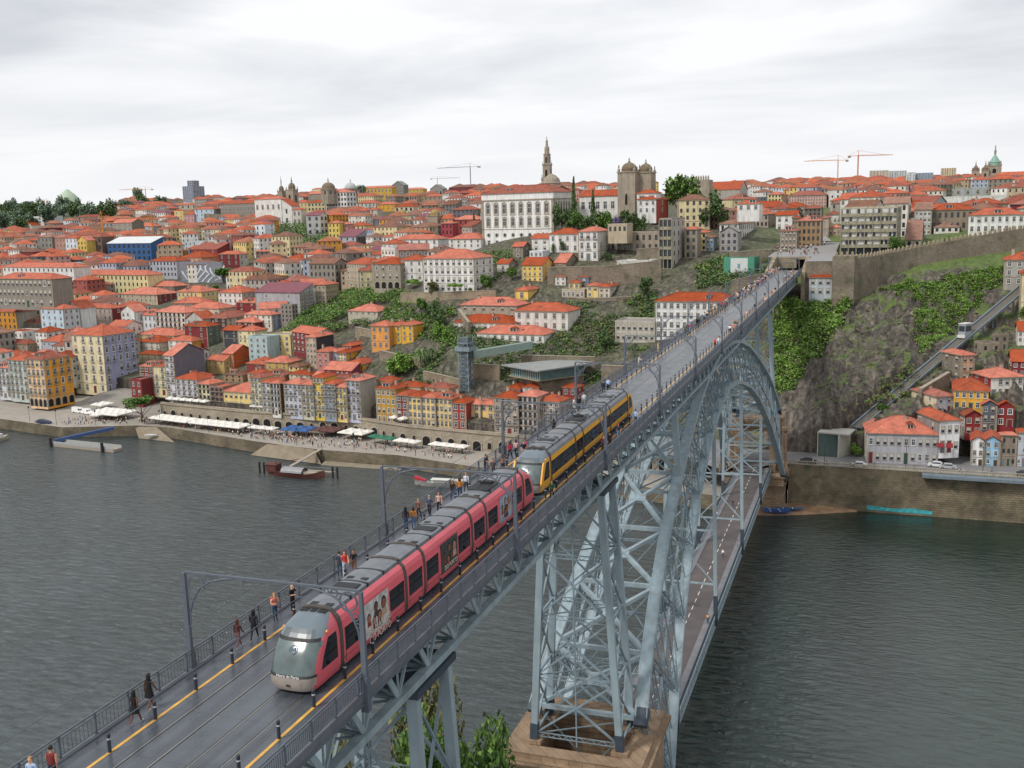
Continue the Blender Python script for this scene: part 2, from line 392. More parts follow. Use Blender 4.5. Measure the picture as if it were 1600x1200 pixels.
for s in (-1, 1):
    for q in (-1, 1):    # dark shoes where the outer chords land
        b = MB(); p = E_(q*88.5, s); b.bar(p+Vector((0, -q*.9, .75)), p+Vector((0, q*0.6, -0.6)), 1.5, 0.8); b.build('arch_shoe', STEELD, bridge)
        b = MB(); p = I_(q*88.5, s); b.bar(p+Vector((0, -q*1.0, 1.6)), p+Vector((0, q*0.8, -0.8)), 1.5, 1.4); b.build('arch_shoe', STEELD, bridge)
# towers carrying the deck
def tower(ya, yb, ybt, ytt, zb, zt, xb, xt, rows, mid=True):
    def P(s, q, z):
        t = (z-zb)/(zt-zb); y = (ya if q < 0 else yb)*(1-t)+(ybt if q < 0 else ytt)*t
        return Vector((s*(xb*(1-t)+xt*t), y, z))
    for s in (-1, 1):
        for q in (-1, 1):
            b = MB().mat(STEEL); a, c = P(s, q, zb+2.2), P(s, q, zt); b.bar(a, c, 0.72, 0.62, up=(0, 1, 0))
            b.mat(STEELD); b.bar(P(s, q, zb-0.1), a, 0.84, 0.74, up=(0, 1, 0)); b.build('tower_leg', None, bridge)
    zs = [zb+0.9+(zt-zb-1.6)*i/rows for i in range(rows+1)]
    b = MB()
    for i, z in enumerate(zs):
        laced(b, P(-1, -1, z), P(1, -1, z), 0.45, 0.09, (0, 0, 1), 0.6); laced(b, P(-1, 1, z), P(1, 1, z), 0.45, 0.09, (0, 0, 1), 0.6)
        for s in (-1, 1): b.bar(P(s, -1, z), P(s, 1, z), 0.22)
        b.bar(P(-1, -1, z), P(1, 1, z), 0.12)
        if i < rows:
            z2 = zs[i+1]
            for q in (-1, 1): b.bar(P(-1, q, z), P(1, q, z2), 0.26, 0.16); b.bar(P(1, q, z), P(-1, q, z2), 0.26, 0.16)
            for s in (-1, 1): b.bar(P(s, -1, z), P(s, 1, z2), 0.2, 0.14); b.bar(P(s, 1, z), P(s, -1, z2), 0.2, 0.14)
    if mid: b.bar((P(-1, -1, zb)+P(1, -1, zb))/2, (P(-1, -1, zt)+P(1, -1, zt))/2, 0.14)
    b.build('tower_bracing', STEEL2, bridge)
    b = MB(); b.box(-xt-0.6, xt+0.6, ybt-0.6, ytt+0.6, zt-0.5, zt); b.build('tower_cap', STEELD, bridge)
tower(98.0, 103.7, 97.5, 102.3, 26, 55.0, 4.8, 3.05, 4)
tower(283.5, 278.5, 284, 279.5, 26, 55.0, 4.8, 3.05, 4)
tower(50.5, 57.5, 52.0, 56.8, 6, 55.0, 5.2, 3.05, 6)
# columns from the arch up to the deck
for q in (-1, 1):
    for s in (-1, 1):
        b = MB(); p = E_(q*54, s); b.bar(p, (s*XT, YC+q*54, ZB), 0.85, 0.6, up=(0, 1, 0)); b.bar(p, p+Vector((0, 0, 1.2)), 1.3, 1.6, up=(0, 1, 0)); b.build('deck_column', STEEL, bridge)
    b = MB(); b.bar((-XT-.3, YC+q*54, 52), (XT+.3, YC+q*54, 52), .3); b.bar(E_(q*54, -1), (XT, YC+q*54, ZB), .3); b.bar(E_(q*54, 1), (-XT, YC+q*54, ZB), .3); b.build('column_brace', STEEL2, bridge)
# hangers down to the lower deck
ZL = 12.1
for hy in (133.0, 171.2, 210.3, 248.5):
    o = hy-YC; zt = zi_(o); xt = xw(zt)
    for s in (-1, 1):
        b = MB().mat(STEEL); b.bar((s*4.55, hy, ZL+4), (s*min(xt, 4.4), hy, zt), 0.62, 0.5, up=(0, 1, 0)); b.mat(STEELD); b.bar((s*4.62, hy, ZL-1.6), (s*4.55, hy, ZL+4), 0.7, 0.6, up=(0, 1, 0)); b.build('hanger', None, bridge)
    b = MB(); nn = max(1, round((zt-ZL-6)/9.5)); z = ZL+6; dz = (zt-ZL-6)/nn
    for i in range(nn):
        b.bar((-4.5, hy, z), (4.5, hy, z), .28); b.bar((-4.5, hy, z), (4.4, hy, z+dz), .2); b.bar((4.5, hy, z), (-4.4, hy, z+dz), .2); z += dz
    b.build('hanger_brace', STEEL, bridge)
# lower deck
LY0, LY1 = 62.0, 279.0
ROADB = mat('worn brownish asphalt', srgb('5A5453'), 0.75, 0.18, 0.35, dirt=0.3)
PAVM = mat('pale footway', srgb('77777B'), 0.8, 0.15, 0.5)
WHT = mat('white road paint', srgb('D5D3CC'), 0.7, 0.15, 2.0)
b = MB(); b.box(-3.0, 3.0, LY0, LY1, ZL-0.3, ZL); b.build('lower_roadway', ROADB, bridge)
for s in (-1, 1):
    b = MB(); b.box(min(s*3.0, s*4.3), max(s*3.0, s*4.3), LY0, LY1, ZL-0.3, ZL+0.14); b.build('lower_footway', PAVM, bridge)
    b = MB(); X = s*4.45
    b.box(X-.12, X+.12, LY0, LY1, ZL-.3, ZL+.3); b.box(X-.2, X+.2, LY0, LY1, ZL-1.7, ZL-1.45)
    y = LY0
    while y < LY1: b.bar((X, y, ZL-1.5), (X, y+1.5, ZL-.3), .14); b.bar((X, y+1.5, ZL-1.5), (X, y, ZL-.3), .14); y += 1.5
    b.build('lower_girder', STEEL, bridge)
    b = MB(); b.box(X-.05, X+.05, LY0, LY1, ZL+1.25, ZL+1.33); y = LY0
    while y < LY1: b.box(X-.02, X+.02, y-.02, y+.02, ZL+.3, ZL+1.3); y += .3
    b.build('lower_railing', STEELD, bridge)
b = MB(); y = LY0
while y < LY1: b.box(-.07, .07, y, y+1.9, ZL+.004, ZL+.008); y += 3.6
b.build('lane_line', WHT, bridge)
b = MB(); y = LY0
while y < LY1: b.box(-4.3, 4.3, y-.15, y+.15, ZL-1.6, ZL-.31); y += 4.25
b.build('floor_beam', STEELD, bridge)
# masonry piers
def mpier(name, x, ya, yb, ztop, label):
    b = MB()
    b.box(-x, x, ya, ya+1.6, 0, ztop-1.6); b.box(-x, x, yb-2.6, yb, 0, ztop-1.6)
    b.box(-x, -x+2.3, ya+1.6, yb-2.6, 0, ztop-1.6); b.box(x-2.3, x, ya+1.6, yb-2.6, 0, ztop-1.6)
    b.box(-x+2.3, x-2.3, ya+1.6, yb-2.6, 0, ztop-9)
    for e, z0, z1 in ((0.35, ztop-1.6, ztop-1.2), (0.75, ztop-1.2, ztop-0.75), (0.15, ztop-0.75, ztop-0.05)):
        b.box(-x-e, x+e, ya-e, ya+1.6, z0, z1); b.box(-x-e, x+e, yb-2.6, yb+e, z0, z1)
        b.box(-x-e, -x+2.3, ya+1.6, yb-2.6, z0, z1); b.box(x-2.3, x+e, ya+1.6, yb-2.6, z0, z1)
    for sx in (-1, 1):
        for yy in (98.2, 103.8) if ya < 150 else (283.5, 278.5):
            b.prism([(sx*4.8-.9, yy-.9), (sx*4.8+.9, yy-.9), (sx*4.8+.9, yy+.9), (sx*4.8-.9, yy+.9)], ztop-0.05, ztop+0.35)
    o = b.build(name, GRAN); tag(o, label, 'pier'); return o
mpier('masonry_pier', 7.4, 95.6, 108.6, 26, 'tan granite block pier under the near steel tower at the bottom edge')
b = MB(); b.box(-7.9, 7.9, 279.6, 292, 0, 7.6); b.box(-8.4, 8.4, 277.6, 292, 7.6, 8.4); b.box(-8.2, 8.2, 274.6, 292, 8.4, 10.6); b.box(-8.6, 8.6, 274.2, 292, 10.6, 11.1)
for s in (-1, 1):
    b.box(min(s*4.9, s*7.0), max(s*4.9, s*7.0), 280.5, 290, 11.1, 25.4); b.box(min(s*4.7, s*7.3), max(s*4.7, s*7.3), 280.2, 290.3, 25.4, 26.0)
    b.prism([(s*4.8-.8, 277.7), (s*4.8+.8, 277.7), (s*4.8+.8, 279.3), (s*4.8-.8, 279.3)], 11.1, 26.0)
b.box(-4.9, 4.9, 283, 290, 21.5, 24.8)
tag(b.build('masonry_pier', GRAN), 'tan granite pier on the far bank where the arch lands', 'pier')
for s in (-1, 1):
    b = MB(); X = s*8.2; y = 276.6
    b.box(X-1.1, X+1.1, y-1.1, y+1.1, 11.1, 13.2); b.box(X-.75, X+.75, y-.75, y+.75, 13.2, 14.6)
    b.lathe([(.55, 0), (.5, 4), (.46, 8.2), (.7, 8.6), (.8, 9.0)], (X, y, 14.6), 12); b.box(X-.95, X+.95, y-.95, y+.95, 23.6, 24.3)
    o = b.build('stone_column', GRAN); tag(o, ('right' if s > 0 else 'left')+' granite column beside the far landing of the lower deck', 'column')
# ---------------- portal frames over the tracks
def ring(b, c, r, w, n=18):
    for i in range(n):
        a0, a1 = 2*math.pi*i/n, 2*math.pi*(i+1)/n
        b.bar((c[0]+r*math.cos(a0), 0, c[1]+r*math.sin(a0)), (c[0]+r*math.cos(a1), 0, c[1]+r*math.sin(a1)), w, w*.7, up=(0, 1, 0))
def gantry():
    ms = []
    W = 5.02; H = 5.41
    b = MB(); b.box(-W-.1, W+.1, -.06, .06, H-.08, H+.02); bm = b.mesh('beam', RAILM)
    b = MB()
    b.hexa([(-.17, -.13, -0.9), (.17, -.13, -0.9), (.17, .13, -0.9), (-.17, .13, -0.9), (-.09, -.09, H-.08), (.09, -.09, H-.08), (.09, .09, H-.08), (-.09, .09, H-.08)])
    b.box(-.2, .2, -.2, .2, -.9, .9); pm = b.mesh('post', RAILM)
    b = MB()
    b.tube([(0.1, 0, 2.5), (.16, 0, 3.2), (.42, 0, 3.9), (.85, 0, 4.55), (1.5, 0, 4.98), (2.3, 0, 5.2), (3.0, 0, 5.3)], [.055]*7, 6)
    ring(b, (.66, 4.75), .48, .09); ring(b, (.33, 3.97), .2, .07); ring(b, (1.42, 5.12), .2, .07); ring(b, (.2, 3.55), .12, .05); ring(b, (1.85, 5.2), .12, .05)
    cm = b.mesh('bracket', RAILM)
    return bm, pm, cm
bm_, pm_, cm_ = gantry()
gl = ['nearest tram wire portal frame, beside the red tram nose', 'tram wire portal frame over the middle of the red tram', 'tram wire portal frame over the front half of the yellow tram', 'tram wire portal frame just past the tail of the yellow tram']
for k, y in enumerate(GY):
    lab = gl[k] if k < 4 else 'dark curved-bracket tram wire portal frame, number %d counted from the near end of the bridge' % (k+1)
    e = empty('portal_frame', (0, y, ZD), 0, lab, 'tram wire frame', 'tram wire portal frames along the upper deck')
    inst('beam', bm_, e, (0, 0, 0))
    for s in (-1, 1):
        inst('post', pm_, e, (s*5.16, 0, 0)); inst('bracket', cm_, e, (s*5.1, 0, 0), scale=(-s, 1, 1))
for s in (-1, 1):
    b = MB(); b.bar((s*1.55, Y0, ZD+4.6), (s*1.55, Y1, ZD+4.6), .025)
    for y in GY: b.bar((s*1.55, y, ZD+4.6), (s*1.55, y, ZD+5.35), .025); b.bar((s*1.55, y, ZD+4.65), (s*3.6, y, ZD+5.2), .03)
    tag(b.build('overhead_wire', RAILM), 'thin overhead wire above the '+('right' if s > 0 else 'left')+' hand track', 'wire')
# ---------------- bollards
b = MB().mat(mat('bollard dark', srgb('2F3640'), .45, .1)); b.lathe([(.0, 0), (.085, 0), (.085, .62), (.07, .64)], n=10)
b.mat(mat('bollard band', srgb('B9BEC2'), .35, .05)); b.lathe([(.088, .62), (.088, .70)], n=10)
b.mats and b.mat(_M['bollard dark']); b.lathe([(.075, .70), (.085, .74), (.085, .88), (.05, .93), (0, .94)], n=10)
bom = b.mesh('bollard')
def bollards(s, ys):
    side = 'left' if s < 0 else 'right'
    for i, y in enumerate(ys):
        o = bpy.data.objects.new('bollard', bom); o.location = (s*3.361, y, ZD); link(o)
        tag(o, 'dark bollard on the %s yellow strip, number %d from the near end' % (side, i+1), 'bollard', 'bollards along the yellow strips')
ys = []
y = 33.95
while y < 262: ys.append(y); y += 3.15
bollards(-1, ys)
ys = []
y = 30.9
while y < 262: ys.append(y); y += 3.15
bollards(1, ys)
# ------------------------------------------------------------------ trams
GLS = mat('dark tinted glass', (0.012, 0.014, 0.016), 0.06, 0, spec=0.6)
WSC = mat('windscreen glass', (0.085, 0.12, 0.118), 0.17, .45, .9, spec=1.0)
BEL = mat('gangway rubber', srgb('4A443F'), 0.75, .15, 2)
TGR = mat('tram roof grey', srgb('70757B'), 0.45, .16, 1.5, dirt=.3)
TGD = mat('tram hood grey', srgb('6E7A82'), 0.35, .06, 1.5)
TBK = mat('tram black vent', srgb('222426'), 0.6, .1)
BMP = mat('tram bumper', srgb('A49B92'), 0.45, .12, 2, dirt=.2)
def text_obj(name, body, size, m, parent, loc, rot, ext=0.002):
    cu = bpy.data.curves.new(name, 'FONT'); cu.body = body; cu.size = size; cu.extrude = ext; cu.align_x = 'CENTER'; cu.materials.append(m)
    t_ = bpy.data.objects.new('tmp', cu); COL.objects.link(t_); bpy.context.view_layer.update(); me = bpy.data.meshes.new_from_object(t_.evaluated_get(bpy.context.evaluated_depsgraph_get())); COL.objects.unlink(t_); bpy.data.objects.remove(t_)
    o = bpy.data.objects.new(name, me); o.location = loc; o.rotation_euler = rot; link(o, parent); return o
def prof(t):
    """half section from the skirt up and over, (x,z)"""
    return [(1.22, .22), (1.30, .5), (1.325, .92), (1.325, 1.0), (1.325, 1.6), (1.315, 2.28), (1.30, 2.36), (1.26, 2.72), (1.17, 2.98), (1.02, 3.14), (.95, 3.18)]
def tram(y0, x0, col, yellow, label, adv):
    T = empty('tram', (x0, y0, ZD+0.014), 0, label, 'tram')
    PNT = col; L_ = 36.2
    SK = mat('tram skirt grey', srgb('5E5852'), .6, .15, 1.5, dirt=.4) if yellow else PNT
    UP_ = PNT; SH = TGR if yellow else PNT
    P = prof(0)
    def module(a, c, wins, small=False):
        stations = sorted(set([a, c]+[w_ for w in wins for w_ in w]+[a+.02, c-.02]))
        mb = {}
        def face(m, pts, k=0): mb.setdefault((m, k), MB()).poly(pts)
        for i in range(len(stations)-1):
            s0, s1 = stations[i], stations[i+1]; mid = (s0+s1)/2; w = any(p < mid < q for p, q in wins); wi = ([k_ for k_, (p, q) in enumerate(wins) if p < mid < q] or [0])[0]
            for sx in (-1, 1):
                for j in range(len(P)-1):
                    (xa, za), (xb, zb) = P[j], P[j+1]; zm = (za+zb)/2
                    if yellow:
                        m = 'skirt' if zm < .68 else 'band' if zm < .98 else 'glass' if zm < 2.28 else 'band' if zm < 2.85 else 'roof'
                        if m == 'band' and zm > 2.5 and zm > 2.8: m = 'roof'
                    else:
                        m = 'glass' if (w and .98 < zm < 2.28) else 'panel'
                    q = [(sx*xa, s0, za), (sx*xa, s1, za), (sx*xb, s1, zb), (sx*xb, s0, zb)]
                    face(m, q if sx > 0 else q[::-1], (sx, wi if m == 'glass' else 0, (0 if zm < 1 else 1) if m == 'band' else 0) if m != 'roof' else 0)
            face('roof', [(-.95, s0, 3.18), (.95, s0, 3.18), (.95, s1, 3.18), (-.95, s1, 3.18)])
            face('under', [(1.22, s0, .22), (-1.22, s0, .22), (-1.22, s1, .22), (1.22, s1, .22)])
        for y in (a, c):
            ring_ = [(x, y, z) for x, z in P]+[(-x, y, z) for x, z in reversed(P)]; face('under', ring_)
        names = {'panel': ('side_panel', PNT), 'band': ('side_band', PNT), 'glass': ('side_window', GLS), 'roof': ('roof_panel', TGR), 'skirt': ('side_skirt', SK), 'under': ('underframe', TBK)}
        for k, v in mb.items(): v.build(names[k[0]][0], names[k[0]][1], T)
        # door and panel lines
        b = MB()
        for y in stations[1:-1]:
            for sx in (-1, 1): b.box(min(sx*1.322, sx*1.332), max(sx*1.322, sx*1.332), y-.012, y+.012, .5, 2.3)
        for sx in (-1, 1): b.box(min(sx*1.32, sx*1.331), max(sx*1.32, sx*1.331), a+.05, c-.05, .69, .705)
        b.build('door_seam', TBK, T)
        n = max(1, round((c-a)/2.0)); st = (c-a)/n
        for i in range(n):
            ya, yb = a+i*st+.12, a+(i+1)*st-.12
            b = MB().mat(TGR)
            sec = [(-.9, 3.185), (-.88, 3.36), (-.5, 3.43), (0, 3.45), (.5, 3.43), (.88, 3.36), (.9, 3.185)]
            b.loft([[(x, ya, z) for x, z in sec], [(x, yb, z) for x, z in sec]])
            b.mat(TBK)
            if i % 2 == (1 if small else 0): b.box(-.6, -.2, ya+.15, ya+.5, 3.42, 3.456); b.box(.25, .65, ya+.15, ya+.5, 3.40, 3.445)
            b.box(-.9, .9, yb+.02, yb+.2, 3.18, 3.40)
            if i % 3 == 1: b.box(-.7, .7, ya+.6, yb-.3, 3.43, 3.475)
            b.build('roof_unit', None, T)
    def gang(y, w=.16):
        b = MB(); k = .022
        sec = [(1.22+k, .2)]+[(x+k, z+(k if z > 2.9 else 0)) for x, z in P[1:]]+[(.8, 3.42), (.4, 3.5)]
        ring_ = sec+[(-x, z) for x, z in reversed(sec)]
        b.loft([[(x, y-w, z) for x, z in ring_], [(x, y+w, z) for x, z in ring_]]); b.build('gangway', BEL, T, smooth=False)
    B = [3.2, 11.1, 13.8, 21.8, 24.6, 32.9]
    adw = adv
    module(3.2, 11.1, [(3.6, 5.3), (8.9, 10.8)] if adw else [(3.6, 10.8)])
    module(11.1, 13.8, [(11.5, 13.4)], True)
    module(13.8, 21.8, [(14.1, 15.9), (19.3, 21.4)] if adw else [(14.1, 21.4)])
    module(21.8, 24.6, [(22.2, 24.2)], True)
    module(24.6, 32.9, [(25.0, 26.9), (30.2, 32.5)] if adw else [(25.0, 32.5)])
    for y in B: gang(y)
    # cabs
    ZS = [.20, .5, .92, 1.04, 1.3, 1.6, 1.9, 2.2, 2.45, 2.6, 2.78, 2.95, 3.15, 3.3, 3.38]
    NN = [.16, .0, .02, .10, .20, .34, .52, .74, .95, 1.08, 1.24, 1.42, 1.8, 2.2, 2.7]
    WW = [1.2, 1.29, 1.325, 1.325, 1.325, 1.325, 1.32, 1.31, 1.28, 1.25, 1.2, 1.12, .98, .86, .7]
    def cab(front):
        mb = {}
        rings = []
        for z, n, w_ in zip(ZS, NN, WW):
            pts = []
            K = 14
            for i in range(K+1):
                a = math.pi*i/K - math.pi/2      # -90..90
                sx = math.copysign(abs(math.sin(a))**.62, math.sin(a)); cy = abs(math.cos(a))**.75
                pts.append((w_*sx, n+(.85)*(1-cy)*min(1, (3.2-n)/1.2), z))
            pts = [(-w_, 3.2, z)]+pts+[(w_, 3.2, z)]
            rings.append(pts)
        def put(m, pts):
            if m == 'panel' and sum(p_[0] for p_ in pts) < 0: m = 'panell'
            mb.setdefault(m, MB()).poly(pts)
        for i in range(len(rings)-1):
            zm = (ZS[i]+ZS[i+1])/2
            for j in range(len(rings[0])-1):
                a, b_, c, d = rings[i][j], rings[i][j+1], rings[i+1][j+1], rings[i+1][j]
                xm = abs(a[0]+b_[0]+c[0]+d[0])/4; wn = WW[i]; side = xm > .93*wn and j in (0, len(rings[0])-2) ; ff = xm/wn
                if side: # straight flank, split into window and panel
                    n0, n1 = rings[i][1][1], rings[i+1][1][1]
                    if 1.0 < zm < 2.4:
                        f0 = max(n0+.12, 0); 
                        sgn = -1 if j == 0 else 1
                        def PP(y, k): r = rings[i+k]; return (sgn*WW[i+k], y, ZS[i+k])
                        q = [PP(n0+.1, 0), PP(2.75, 0), PP(2.75, 1), PP(n1+.1, 1)]
                        put('glass' if sgn > 0 else 'glassl', q if sgn > 0 else q[::-1])
                        q = [PP(2.75, 0), PP(3.2, 0), PP(3.2, 1), PP(2.75, 1)]; put('panel', q if sgn > 0 else q[::-1])
                        q = [PP(n0, 0), PP(n0+.1, 0), PP(n1+.1, 1), PP(n1, 1)]; put('panel', q if sgn > 0 else q[::-1])
                    else: put('panel' if zm < 2.75 or not yellow else 'hood', [a, b_, c, d])
                    continue
                if zm < .95: m = 'bumper' if ff < .99 else 'panel'
                elif zm < 1.04: m = 'black' if ff < .97 else 'panel'
                elif zm < 2.45: m = 'wind' if ff < .95 else 'panel'
                elif zm < 2.55: m = 'trim' if ff < .9 else 'panel'
                elif 2.6 < zm < 2.95 and ff < .72: m = 'disp'
                else: m = 'hood' if ff < (.97 if zm < 2.8 else 2) else 'panel'
                put(m, [a, b_, c, d])
        put('hood', rings[-1])
        put('black', list(reversed(rings[0])))
        nm = {'panel': ('cab_shell', PNT), 'panell': ('cab_shell', PNT), 'bumper': ('bumper', BMP), 'trim': ('windscreen_trim', TBK), 'black': ('front_trim', TBK), 'wind': ('windscreen', WSC), 'disp': ('display_panel', mat('display glass', srgb('5C6468'), .3, .1, 3)), 'hood': ('cab_roof', TGD), 'glass': ('cab_side_window', GLS), 'glassl': ('cab_side_window', GLS)}
        obs = []
        for k, v in mb.items(): obs.append(v.build(nm[k][0], nm[k][1], T, smooth=k in ('wind', 'hood', 'bumper')))
        b = MB().mat(TBK)
        for xa, xb in ((-.75, -.28), (-.16, .16), (.28, .75)): b.box(xa, xb, 2.66, 3.0, 3.365, 3.41)
        obs.append(b.build('roof_vent', None, T))
        for sx in (-1, 1):
            b = MB(); b.lathe([(0, -.05), (.09, -.05), (.09, .03), (0, .05)], (0, 0, 0), 10); o = b.build('marker_lamp', mat('orange lamp', srgb('E08A2E'), .3, 0), T); o.rotation_euler = (0, math.pi/2, 0); o.location = (sx*1.24, 1.95, 2.72); obs.append(o)
            b = MB(); b.box(-.17, .17, -.02, .03, -.06, .06); o = b.build('tail_lamp', mat('red lamp', srgb('A8352E'), .3, 0), T); o.location = (sx*.86, .14, .62); o.rotation_euler = (0, 0, sx*.42); obs.append(o)
        b = MB(); b.box(-.12, .12, -.03, .04, .5, .58); obs.append(b.build('coupler_hatch', TBK, T))
        if not front:
            for o in obs:
                o.location = (-o.location.x, L_-o.location.y, o.location.z); o.rotation_euler = (o.rotation_euler[0], o.rotation_euler[1], o.rotation_euler[2]+math.pi)
                if o.name.startswith('marker'): o.rotation_euler = (0, math.pi/2, 0)
    cab(True); cab(False)
    if yellow:
        b = MB()
        for sx in (-1, 1): b.bar((sx*1.30, .30, 1.0), (sx*1.25, 1.25, 2.62), .13, .12); b.bar((sx*1.31, .2, .95), (sx*1.31, 3.0, .95), .06, .16)
        b.build('cab_frame', PNT, T)
    wt = mat('white lettering', srgb('E6E4DE'), .6, 0)
    text_obj('lettering', 'Metro do Porto', .2, wt, T, (0, -.022, .955), (math.radians(72), 0, 0))
    b = MB()
    for i in range(20):
        a0, a1 = 2*math.pi*i/20, 2*math.pi*(i+1)/20
        b.bar((.22*math.cos(a0), .22*math.sin(a0), 0), (.22*math.cos(a1), .22*math.sin(a1), 0), .03, .01)
    b.bar((-.1, -.09, 0), (-.1, .09, 0), .03, .01); b.bar((.1, -.09, 0), (.1, .09, 0), .03, .01); b.bar((-.1, .09, 0), (0, -.04, 0), .03, .01); b.bar((.1, .09, 0), (0, -.04, 0), .03, .01)
    o = b.build('emblem', mat('emblem blue', srgb('2C5A78'), .5, 0), T); o.location = (0, .66, 2.16); o.rotation_euler = (math.radians(54), 0, 0)
    # pantograph in its dark roof well
    b = MB().mat(TBK); py = 27.6 if not yellow else 13.9+2.2
    b.box(-.82, .82, py-1.3, py+1.3, 3.45, 3.50)
    for sx in (-1, 1): b.bar((sx*.5, py+.9, 3.5), (sx*.25, py-.6, 3.95), .05); b.bar((sx*.25, py-.6, 3.95), (sx*.55, py+.5, 4.3), .04)
    b.box(-.8, .8, py+.42, py+.52, 4.28, 4.33); b.box(-.8, .8, py+.62, py+.72, 4.28, 4.33); b.box(-.4, .4, py+.5, py+1.1, 3.5, 3.62)
    b.build('pantograph', None, T)
    return T
CORAL = mat('coral tram paint', srgb('D95F6B'), .42, .05, 1.2, dirt=.12)
TYEL = mat('yellow tram paint', srgb('E2A21E'), .4, .05, 1.2, dirt=.15)
rt = tram(41.0, 1.55, CORAL, False, 'long coral red articulated tram with picture panels, nearest on the bridge', True)
yt = tram(78.2, 1.55, TYEL, True, 'grey and yellow articulated tram following behind the red one', False)
def advert(y, w_, seed, txt):
    R_ = random.Random(seed); root = rt; sx = 1
    b = MB().mat(mat('advert ground %d' % seed, srgb(('B4B2AF', '3A403C', '8C99A5')[seed % 3]), .6, .35, 2.5)); X = 1.331
    b.box(X-.004, X+.002, y, y+w_, .62, 2.62)
    sk = [mat('printed skin %d' % k, srgb(c), .7, .25, 6) for k, c in enumerate(('A5694B', '6E4230', '8C563D', 'B8806A'))]
    hr = mat('printed hair', srgb('1D1715'), .7, .1)
    heads = [(y+w_*.22, 1.7, .2), (y+w_*.5, 2.05, .24), (y+w_*.8, 1.95, .3), (y+w_*.42, 1.35, .2), (y+w_*.62, 1.42, .26)]
    for k, (hy, hz, r) in enumerate(heads):
        b.mat(mat('printed coat %d' % (k % 3), srgb(('7D2E28', '3C3A3C', 'A98F7A')[k % 3]), .7, .3, 5)); b.poly([(X+.004+k*.001, hy-r*1.2, hz-r*2.4), (X+.004+k*.001, hy+r*1.2, hz-r*2.4), (X+.004+k*.001, hy+r*.9, hz-r*.9), (X+.004+k*.001, hy-r*.9, hz-r*.9)])
        b.mat(hr); b.poly([(X+.010+k*.001, hy+r*1.0*math.cos(t*math.pi/8), hz+r*.12+r*1.25*math.sin(t*math.pi/8)) for t in range(16)])
        b.mat(sk[(k+seed) % 4]); b.poly([(X+.016+k*.001, hy+r*.72*math.cos(t*math.pi/8), hz-r*.1+r*.98*math.sin(t*math.pi/8)) for t in range(16)])
        b.mat(hr); b.box(X+.017+k*.001, X+.023+k*.001, hy-r*.45, hy-r*.15, hz+r*.05, hz+r*.15); b.box(X+.017+k*.001, X+.023+k*.001, hy+r*.15, hy+r*.45, hz+r*.05, hz+r*.15); b.box(X+.017+k*.001, X+.023+k*.001, hy-r*.25, hy+r*.25, hz-r*.55, hz-r*.45)
    b.build('picture_panel', None, root)
    if txt:
        text_obj('lettering', txt, .52, mat('cream lettering', srgb('DDD2C2'), .6, 0), root, (X+.03, y+w_*.62, .78), (math.pi/2, 0, math.pi/2), .004)
advert(5.6, 3.1, 0, 'AS MARCAS\nDO PORTO'); advert(16.3, 2.8, 1, ''); advert(27.4, 2.5, 2, '')
text_obj('lettering', 'DO PORTO', .42, _M['cream lettering'], rt, (1.361, 17.9, .75), (math.pi/2, 0, math.pi/2), .004)
